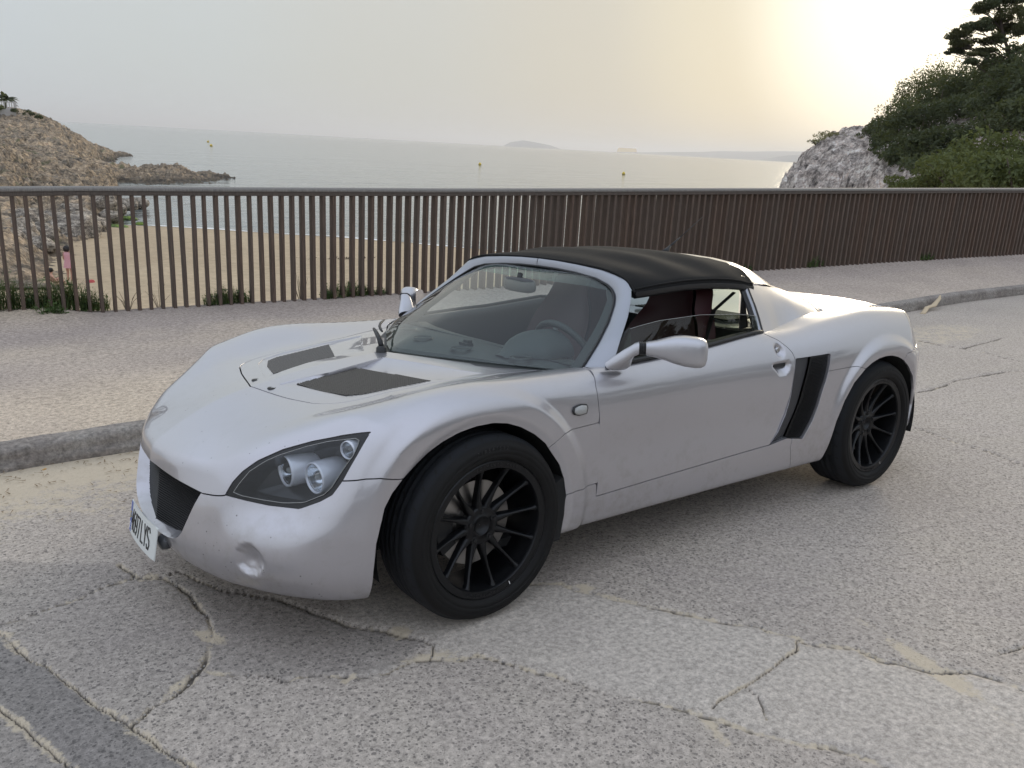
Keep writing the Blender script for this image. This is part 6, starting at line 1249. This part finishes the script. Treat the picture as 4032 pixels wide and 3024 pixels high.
lab = ['low dry scrub along the top edge of the white cliff', 'dry grassy tuft at the seaward end of the cliff top', 'small dark bush growing out of the cliff face', 'dark bush where the cliff top meets the trees', 'dark dense bush sprawling over the bare white rock', 'backlit leaning pine at the left end of the wood', 'backlit pine on the skyline, third from the sea', 'dark bush under the leftmost leaning pine', 'backlit airy pine in the gap of the skyline', 'dark dense bush in the middle of the slope', 'backlit pointed pine just left of the tall pine', 'dark rounded tree below the skyline pines', 'backlit shrub close under the tall pine branches', 'dark domed bush above the bright green slope', 'dark low bush spilling onto the white rock', 'small dark bush hanging over a cliff crack', 'dark bushy tree right below the tall pine', 'dark bushy tree beside the white rock patch', 'dark dense tree behind the trunk of the tall pine', 'dark tall tree cut by the right picture edge', 'dark bush right of the white rock patch', 'darkest broad tree at the far right edge', 'dark bush on top of the bright green slope', 'dark low bush above the fence, left of the bright bushes', 'bright green low bush creeping down toward the fence rail', 'bright green bush in the lower middle of the slope', 'bright green rounded bush halfway up the slope', 'bright green domed bush, upper middle', 'bright green domed bush near the right edge', 'largest bright green bush at the right edge', 'bright green lowest tip touching the fence rail', 'mid-green bush above the bare brown bank', 'mid-green bush behind the brown bank at right', 'mid-green bush lowest at the right edge', 'dark bush filling the slope above the bright bushes', 'dark bush above the bright bushes at the right edge']
for i, (x, y, z, rx, rz, kd) in enumerate(BUSHES):
    kd = int(kd); z -= {0: 0, 1: 0, 2: 0, 3: rz * .75}[kd]; rs = np.random.default_rng(i + 5); n = int({0: 900, 1: 2600, 2: 1500, 3: 3600}[kd] * (rx / 2.2) ** 1.5); rv = rz * (1.15 if kd != 0 else 1.)
    t = empty(names[kd][0], lab[i], names[kd][1], (x, y, z - rz * .9), group={0: 'dry scrub on the cliff top', 1: 'dark bushes on the right slope', 2: 'backlit pines on the skyline', 3: 'bright bushes below the wood'}[kd])
    P = crown_pts((0, 0, rz * .9), rx, rv, n, rs, lumps=int(16 if kd != 2 else 20), hollow=.3); V, F = leaves(P, {0: .09, 1: .12, 2: .085, 3: .085}[kd], rs, 1.2); mesh_obj('crown', V, F, LEAF[kd], t, smooth=False)
    m_ = MB()
    for q in range(5 if kd != 2 else 9):
        a = rs.uniform(0, 6.28); e = rs.uniform(.3, .8); m_.tube([(0, 0, -.6), (.25 * rx * math.cos(a), .25 * rx * math.sin(a), rz * .5), (e * rx * math.cos(a), e * rx * math.sin(a), rz * rs.uniform(.8, 1.5))], [.07, .045, .012], 5)
    m_.build('branches', BARK, t, True)
# tall pine
pn = empty('tall_pine', 'tall open pine with layered branches standing against the bright sky at the top right', 'tree', PINE[0][:3]); p0 = np.array(PINE[0][:3]); TP = np.array([p[:3] for p in PINE]) - p0; TP[0] -= [0, 0, 1.5]
m_ = MB(); sp2 = spline(TP, 24); m_.tube(sp2, np.linspace(.17, .04, 24), 8); m_.build('trunk', BARK, pn, True); rs = np.random.default_rng(77)
for i, (x, y, z, rx, rz) in enumerate(PINEC):
    c = np.array([x, y, z]) - p0; j = np.argmin(np.abs(sp2[:, 2] - (c[2] - .4 - .35 * abs(np.linalg.norm(c[:2] - sp2[0, :2]))))); s = sp2[j]; m_ = MB(); mid = (s + c) / 2 + rs.normal(size=3) * .12; m_.tube([s, mid, c], [.055, .035, .014], 6)
    for q in range(7): d = rs.normal(size=3) * [rx, rx, rz] * .6; m_.tube([mid + (c - mid) * rs.uniform(0, 1), c + d * .6, c + d], [.02, .012, .005], 4)
    m_.build('limb', BARK, pn, True); P = crown_pts(c, rx * 1.05, rz * 1.0, int(2100 * rx), rs, lumps=11, hollow=.2); V, F = leaves(P, .065, rs, 1.3); mesh_obj('foliage', V, F, LEAF[2 if i % 3 else 1], pn, smooth=False)
# palm and terrace at the top of the headland
(px_, py_, pz_), = [PALM[0]]
pm = empty('palm_tree', 'palm with drooping fronds on the terrace above the left headland', 'palm', (px_ + .1, py_, 3.0)); m_ = MB(); m_.tube([(0, 0, 0), (.05, 0, 1.6)], [.25, .22], 8); m_.build('trunk', BARK, pm, True); rs = np.random.default_rng(5); FR = leaf_mat('palm_frond', (.045, .055, .025), (.08, .09, .04), .3)
for k in range(26):
    a = 2 * math.pi * k / 26 + rs.uniform(-.1, .1); el = rs.uniform(.1, 1.35); L = rs.uniform(2.0, 2.9); V = []; F = []; n = 12
    for i in range(n):
        t_ = i / (n - 1); r_ = L * t_ * math.cos(el) * (1 - .1 * t_) + .1; z = 1.6 + L * t_ * math.sin(el) - 1.5 * t_ ** 2; w = .34 * math.sin(math.pi * min(t_ * .9 + .1, 1)) ; c = np.array([r_ * math.cos(a), r_ * math.sin(a), z]); s = np.array([-math.sin(a), math.cos(a), 0]) * w
        V += [c - s - [0, 0, w * .6], c, c + s - [0, 0, w * .6]]
    for i in range(n - 1): F += [(3 * i, 3 * i + 1, 3 * i + 4, 3 * i + 3), (3 * i + 1, 3 * i + 2, 3 * i + 5, 3 * i + 4)]
    mesh_obj('frond', V, F, FR, pm)
tr = empty('terrace_wall', 'pale garden wall with a balustrade under the palm on the left headland', 'wall', (0, 0, 0)); WH = simple('limewash', (.50, .47, .44), .9); a, b = np.array([-12.8, -161.8]), np.array([-19.6, -161.0]); d = (b - a) / np.linalg.norm(b - a); L = np.linalg.norm(b - a); ang = math.atan2(d[1], d[0]); Mr = np.array([[math.cos(ang), -math.sin(ang), 0], [math.sin(ang), math.cos(ang), 0], [0, 0, 1]])
m_ = MB(); m_.box((*((a + b) / 2), 1.9), (L, .3, 2.6), Mr); m_.build('wall_base', WH, tr); m_ = MB(); m_.box((*((a + b) / 2), 4.12), (L + .2, .34, .14), Mr); m_.build('handrail', WH, tr)
for k in range(20): q = a + d * (L * (k + .5) / 20); m_ = MB(); m_.box((*q, 3.62), (.14, .14, .86), Mr); m_.build('baluster', WH, tr)
m_ = MB(); m_.box((*b, 3.7), (.34, .36, 1.1), Mr); m_.build('end_pier', WH, tr)
for i, (dx, dz, s_) in enumerate(((-17.4, 3.2, .9), (-19.2, 2.9, .7), (-21.2, 2.6, .8), (-22.6, 2.2, .6))):
    rs = np.random.default_rng(i + 90); t = empty('garden_bush', ['green bush under the left end of the balustrade', 'small bush under the middle of the balustrade', 'round bush just past the end pier of the terrace', 'low bush on the bare slope right of the terrace'][i], 'bush', (dx, -160.6 + i * .4, dz - .6), group='bushes round the terrace'); P = crown_pts((0, 0, .4), s_ * 1.3, s_, 700, rs, 8); V, F = leaves(P, .1, rs); mesh_obj('crown', V, F, LEAF[3 if i == 0 else 1], t, smooth=False)
# weeds at the fence foot
GR = leaf_mat('grass_blades', (.055, .10, .030), (.11, .17, .05), .3)
def tuft(c, n, rx, ry, h, seed, lab_):
    rs = np.random.default_rng(seed); V = []; F = []
    for k in range(n):
        x, y = rs.uniform(-rx, rx), rs.uniform(-ry, ry); hh = h * rs.uniform(.35, 1.) * (1 - .5 * (abs(x) / rx) ** 2); a = rs.uniform(0, 6.28); lean = hh * rs.uniform(.1, .6); w = rs.uniform(.0022, .0045); s = np.array([-math.sin(a), math.cos(a), 0]) * w; b0 = len(V)
        for t_ in (0, .35, .7, 1.): c_ = np.array([x + lean * t_ ** 2 * math.cos(a), y + lean * t_ ** 2 * math.sin(a), hh * t_ * (1 - .15 * t_)]); V += [c_ - s * (1 - .8 * t_), c_ + s * (1 - .8 * t_)]
        for i in range(3): F.append((b0 + 2 * i, b0 + 2 * i + 1, b0 + 2 * i + 3, b0 + 2 * i + 2))
        if k % 3 == 0:   # small side leaves
            for q in range(4):
                c_ = np.array([x + lean * .3 * math.cos(a), y + lean * .3 * math.sin(a), hh * rs.uniform(.3, .9)]); d_ = rs.normal(size=3) * .018; e_ = np.cross(d_, [0, 0, 1]) * .35; b1 = len(V); V += [c_, c_ + d_ * .5 + e_, c_ + d_, c_ + d_ * .5 - e_]; F.append((b1, b1 + 1, b1 + 2, b1 + 3))
    o = mesh_obj('weed_clump', V, F, GR, smooth=False); o.location = c; tag(o, lab_, 'weeds', 'weeds growing through the fence foot')
def atf(x, dy=0, dz=0): fy, fz = fl_at(x); return (x, fy + dy, fz + dz)
tuft(atf(.68, -.12, .02), 900, .36, .16, .42, 1, 'tall green weed clump at the left picture edge, behind the first slats')
tuft(atf(.20, -.10, .03), 650, .26, .14, .36, 2, 'green weed clump just left of the sunbather on the beach')
tuft(atf(-.08, -.08, .0), 160, .12, .08, .24, 3, 'thin weeds at the right end of the tall clump')
tuft(atf(.30, .16, .03), 120, .10, .06, .13, 4, 'small tuft creeping onto the pavement in front of the slats')
tuft(atf(-1.22, -.08, -.02), 420, .22, .10, .22, 5, 'low green clump at the slat feet left of the middle of the fence')
tuft(atf(-2.42, -.07, -.01), 460, .28, .09, .20, 6, 'low green clump at the slat feet above the car front wing')
tuft(atf(-2.78, -.05, -.01), 90, .08, .05, .10, 7, 'tiny tuft of weed right of the clump above the front wing')
tuft(atf(-7.95, .02, 0), 110, .14, .05, .17, 8, 'dark weeds between the slats behind the car roof')
tuft(atf(-9.3, .02, 0), 150, .18, .05, .22, 9, 'dark weeds between the slats behind the rear deck')
tuft(atf(-11.8, .03, 0), 130, .16, .05, .16, 10, 'small weeds at the fence foot far to the right')
# dry twigs behind the slats
TW = simple('dry_twig', (.10, .075, .05), .9); rs = np.random.default_rng(3)
for i, (x, lb) in enumerate(((-.35, 'thin dry twig plant behind the slats right of the sunbather'), (-.62, 'second dry twig plant, left of the low green clump'), (-1.95, 'thin dry stalks before the clump above the front wing'))):
    m_ = MB()
    for q in range(7): a = rs.uniform(0, 6.28); h = rs.uniform(.12, .30); m_.tube([(0, 0, -.05), (.05 * math.cos(a), .05 * math.sin(a), h * .5), (.16 * math.cos(a) * rs.uniform(.3, 1), .1 * math.sin(a), h)], [.003, .0022, .001], 4)
    o = m_.build('dry_twigs', TW); o.location = atf(x, -.12, -.02); tag(o, lb, 'dry plant')
# ---- people on the beach
SKIN = simple('skin', (.45, .25, .18), .6); HAIR = simple('dark_hair', (.015, .011, .010), .7)
def skinned(name, pts, edges, rad, m, par, sub=2):
    me = bpy.data.meshes.new(name); me.from_pydata(pts, edges, []); o = bpy.data.objects.new(name, me); C.objects.link(o); md = o.modifiers.new('s', 'SKIN'); sk_ = me.skin_vertices[0].data
    for i, r_ in enumerate(rad): sk_[i].radius = (r_, r_) if not isinstance(r_, tuple) else r_
    sk_[0].use_root = True; md.use_smooth_shade = True; o.modifiers.new('u', 'SUBSURF').levels = sub; dg = bpy.context.evaluated_depsgraph_get(); me2 = bpy.data.meshes.new_from_object(o.evaluated_get(dg)); o.modifiers.clear(); o.data = me2; me2.materials.clear(); me2.materials.append(m); me2.shade_smooth(); o.parent = par; return o
P0 = PERSON[0]; H_ = 1.60
pr_ = empty('person', 'woman with dark curly hair in a pink striped beach dress standing on the sand', 'person', (P0[0], P0[1], P0[2]), rotz=R(140))
pts = [(0, 0, .86), (0, 0, 1.02), (0, .0, 1.20), (0, .01, 1.31), (0, .02, 1.38), (0, .035, 1.46), (0, .03, 1.55),
 (.085, 0, .80), (.095, .02, .46), (.095, -.03, .08), (.10, .10, .03), (-.085, 0, .80), (-.09, .05, .46), (-.09, .01, .08), (-.095, .14, .03),
 (.165, .0, 1.29), (.21, .01, 1.04), (.19, .13, .88), (.185, .19, .82), (-.165, 0, 1.29), (-.205, .02, 1.05), (-.19, .15, .90), (-.18, .21, .85)]
ed = [(0, 1), (1, 2), (2, 3), (3, 4), (4, 5), (5, 6), (0, 7), (7, 8), (8, 9), (9, 10), (0, 11), (11, 12), (12, 13), (13, 14), (3, 15), (15, 16), (16, 17), (17, 18), (3, 19), (19, 20), (20, 21), (21, 22)]
rd = [.13, .115, .125, .10, .048, .085, .07, .085, .056, .036, .03, .085, .056, .036, .03, .048, .037, .027, .024, .048, .037, .027, .024]
skinned('body', pts, ed, rd, SKIN, pr_)
t = NT('pink_striped_cotton'); v = t.coord('Object'); sx = t.n('SeparateXYZ'); t.l(v, sx.inputs[0]); at2 = t.math('ARCTAN2', sx.outputs['Y'], sx.outputs['X']); st_ = t.math('SINE', t.math('MULTIPLY', at2, 22.)); t.set(Base_Color=t.mix(t.ramp(st_, [(.45, 0.), (.55, 1.)]), (.52, .20, .24), (.70, .52, .52)), Roughness=.85)
m_ = MB(); V = []; n = 28; rows_ = [(.66, .215, .17), (.70, .205, .165), (.80, .185, .155), (.90, .170, .145), (1.02, .150, .128), (1.14, .155, .132), (1.24, .165, .130), (1.31, .150, .105), (1.345, .085, .075)]
for z, a_, b_ in rows_:
    for k in range(n): w = 2 * math.pi * k / n; f = 1 + .05 * math.sin(w * 7) * sstep(1.0, .66, z); V.append((a_ * f * math.cos(w), b_ * f * math.sin(w) + .005, z))
m_.add(V, gridF(len(rows_), n, True)); m_.build('dress', t.m, pr_, True)
o = boulder('hair', (0, 0, 0), 1, 3, HAIR); V = np.array([v_.co[:] for v_ in o.data.vertices]); 
for v_ in o.data.vertices: v_.co = Vector((v_.co.x * .125, v_.co.y * .125 + .0, v_.co.z * .20 + 1.475))
o.rotation_euler = (0, 0, 0); o.location = (0, -.03, 0); o.parent = pr_
m_ = MB(); m_.box((0, .125, 1.50), (.15, .02, .035)); m_.build('sunglasses', BLACK, pr_)
P1 = PERSON[2]; p2 = empty('person', 'dark-haired person sitting low on the sand, only head and shoulder showing above the weeds', 'person', (P1[0], P1[1], P0[2] - .02), rotz=R(100))
pts = [(0, 0, .12), (0, -.04, .32), (0, -.05, .50), (0, -.03, .60), (0, .0, .69), (0, .0, .76), (.10, .30, .42), (.11, .52, .06), (.11, .62, .04), (-.10, .30, .42), (-.11, .52, .06), (-.11, .62, .04), (.17, -.03, .50), (.20, .10, .30), (.14, .34, .30), (-.17, -.03, .50), (-.20, .10, .30), (-.14, .34, .30)]
ed = [(0, 1), (1, 2), (2, 3), (3, 4), (4, 5), (0, 6), (6, 7), (7, 8), (0, 9), (9, 10), (10, 11), (2, 12), (12, 13), (13, 14), (2, 15), (15, 16), (16, 17)]
skinned('body', pts, ed, [.13, .12, .11, .05, .085, .07, .08, .04, .03, .08, .04, .03, .045, .035, .026, .045, .035, .026], SKIN, p2)
o = boulder('hair', (0, 0, 0), 1, 5, HAIR)
for v_ in o.data.vertices: v_.co = Vector((v_.co.x * .10, v_.co.y * .10, v_.co.z * .15 + .745))
o.rotation_euler = (0, 0, 0); o.location = (0, -.02, 0); o.parent = p2
def cloth(c, w, h, m, seed, lab_, cat, name, grp=None):
    g = 16; X_, Y_ = np.meshgrid(np.linspace(-w, w, g), np.linspace(-h, h, g), indexing='ij'); P = np.c_[X_.ravel(), Y_.ravel()]; V = np.c_[P, .05 + .06 * vnoise(P, 2.5, seed, 3)]; o = mesh_obj(name, V, gridF(g, g), m); o.location = c; o.modifiers.new('t', 'SOLIDIFY').thickness = .02; o.rotation_euler = (0, 0, seed); tag(o, lab_, cat, grp)
cloth((P0[0] - .1, P0[1] + .5, P0[2] - .02), .45, .9, simple('teal_towel', (.10, .30, .32), .95), 2, 'crumpled teal beach towel spread at the standing woman\'s feet', 'towel', 'beach_towel')
cloth((P0[0] - .75, P0[1] + 1.3, P0[2] - .02), .35, .45, simple('turquoise_towel', (.12, .38, .42), .95), 4, 'small turquoise towel lying right of the woman', 'towel', 'beach_towel')
o = boulder('beach_bag', (P0[0] - .65, P0[1] + .7, P0[2] + .08), .18, 8, simple('red_cloth', (.40, .07, .07), .9)); tag(o, 'soft red bag beside the towels on the sand', 'bag')
for i, (x, y, z) in enumerate(WEEDL):
    rs = np.random.default_rng(i); P = np.c_[rs.normal(size=500) * 1.2, rs.normal(size=500) * .2, rs.uniform(0, .08, 500)]; V, F = leaves(P, .07, rs); o = mesh_obj('seaweed_heap', V, F, simple('dry_seaweed', (.045, .032, .02), .95) if i == 0 else bpy.data.materials['dry_seaweed'], smooth=False); o.location = (x, y, -5.3); tag(o, ['dark heap of dry seaweed on the sand, the right one', 'dark strip of dry seaweed left of the other heap'][i], 'seaweed')
# ---- litter by the kerb
o = MB(); o.tube([(0, 0, .012), (-.10, -.03, .02), (-.30, -.10, .05), (-.50, -.12, .055), (-.66, -.14, .13), (-.70, -.155, .17)], [.034, .028, .030, .036, .022, .006], 8, True, .45); o = o.build('driftwood', simple('bleached_wood', (.50, .40, .27), .8), None, True); o.location = (-8.35, -1.93, -.115); tag(o, 'curved bleached piece of palm wood leaning on the kerb behind the car', 'driftwood')
m_ = MB(); m_.lathe([(.0045, 0), (.0045, .018), (.001, .018)], 10, axis='x'); o = m_.build('cigarette_end', simple('cork_paper', (.55, .33, .12), .8), None, True); o.location = (.90, -1.66, -.100); o.rotation_euler = (0, 0, .6); tag(o, 'orange and white cigarette end in the gutter by the kerb', 'cigarette end')
LIT = simple('dry_leaf', (.20, .14, .08), .9); rs = np.random.default_rng(12); V = []; F = []
for k in range(260):
    x = rs.uniform(-.2, 1.5); y = kl_at(x)[0] + .02 + abs(rs.normal()) * .35; z = road_z(x, y) + .004; a = rs.uniform(0, 6.28); l = rs.uniform(.004, .022); w = rs.uniform(.0008, .003); c, s = math.cos(a), math.sin(a); b = len(V); V += [(x - c * l - s * w, y - s * l + c * w, z), (x + c * l - s * w, y + s * l + c * w, z + .002), (x + c * l + s * w, y + s * l - c * w, z), (x - c * l + s * w, y - s * l - c * w, z + .002)]; F.append((b, b + 1, b + 2, b + 3))
tag(mesh_obj('gutter_litter', V, F, LIT, smooth=False), kind='stuff')
ST = simple('pebble', (.30, .28, .26), .9); V = []; F = []
for k in range(420):
    i = rs.choice([0, 1, 1, 2, 4, 6, 6, 6]); L = np.array(CRACKS[i]); j = rs.integers(0, len(L) - 1); q = L[j] + (L[j + 1] - L[j]) * rs.uniform() + rs.normal(size=2) * .018; r_ = rs.uniform(.0012, .0045); z = road_z(q[0], q[1]) - .003; b = len(V)
    V += [(q[0] + r_ * 1.3, q[1], z), (q[0], q[1] + r_, z), (q[0] - r_, q[1], z), (q[0], q[1] - r_ * 1.2, z), (q[0] + r_ * .2, q[1], z + r_ * 1.2)]; F += [(b, b + 1, b + 4), (b + 1, b + 2, b + 4), (b + 2, b + 3, b + 4), (b + 3, b, b + 4)]
tag(mesh_obj('loose_grit', V, F, ST, smooth=False), kind='stuff')

# ---------------------------------------------------------------- landward side: bank, trees and a house that the paintwork mirrors
V = []; xs2 = np.linspace(-34, 26, 50)
for x in xs2:
    for y, z in ((9.5, None), (9.6, .14), (12., .18), (12.1, .5), (15, .8), (22, 1.8), (40, 4.)): V.append((x, y, road_z(np.array(x), np.array(9.5)) - .3 if z is None else z + road_z(np.array(x), np.array(9.5)) + (.3 * vnoise(np.array([[x, y]]), .3, 4, 3)[0] if y > 12.5 else 0)))
tag(mesh_obj('landward_bank', V, gridF(50, 7), rock_mat('bank_earth', (.13, .11, .075), (.20, .17, .12), (.07, .075, .04), 1.)), kind='structure')
rs = np.random.default_rng(21)
for i, (x, y, rx, rz) in enumerate(((-15, 17, 2.6, 1.9), (-8.5, 18, 2.3, 1.6), (-3.6, 19, 2.6, 1.9), (3.0, 18, 2.4, 1.5), (-22, 18, 2.8, 2.1), (10.5, 18, 2.5, 1.7))):
    t = empty('garden_tree', ['rounded tree across the road, behind the camera, number in order from the west unseen'][0] if False else ['broad dark tree across the road', 'low dark tree across the road beside the house', 'tall dark tree across the road nearest the camera', 'small dark tree across the road behind the camera', 'dark tree across the road past the house', 'dark tree across the road ahead of the car', 'farthest dark tree across the road behind the car', 'farthest dark tree across the road ahead of the car'][i], 'tree', (x, y, .7), group='trees across the road')
    P = crown_pts((0, 0, 1.6 + rz * .6), rx, rz * 1.1, 2200, rs, 14, .3); V, F = leaves(P, .20, rs); mesh_obj('crown', V, F, LEAF[1], t, smooth=False); m_ = MB(); m_.tube([(0, 0, -.5), (.1, 0, 2.4)], [.22, .12], 8); m_.build('trunk', BARK, t, True)
hs = empty('house', 'pale two-storey house across the road with bluish windows', 'house', (-12., 28., 1.2)); m_ = MB(); m_.box((0, 0, 3.2), (11, 6, 6.4)); m_.build('wall', WH, hs); m_ = MB(); m_.box((0, 0, 6.5), (11.6, 6.6, .25)); m_.build('roof', simple('roof_slab', (.30, .20, .15), .9), hs)
for x in (-3.8, -1.2, 1.4, 4.0):
    for z in (1.6, 4.6): m_ = MB(); m_.box((x, -3.02, z), (1.5, .08, 1.5)); w0 = m_.build('window', simple('pane_blue', (.12, .22, .26), .05, .6) if 'pane_blue' not in bpy.data.materials else bpy.data.materials['pane_blue'], hs); m_ = MB(); m_.box((x, -3.07, z), (.07, .06, 1.5)); m_.build('frame', WH, w0)
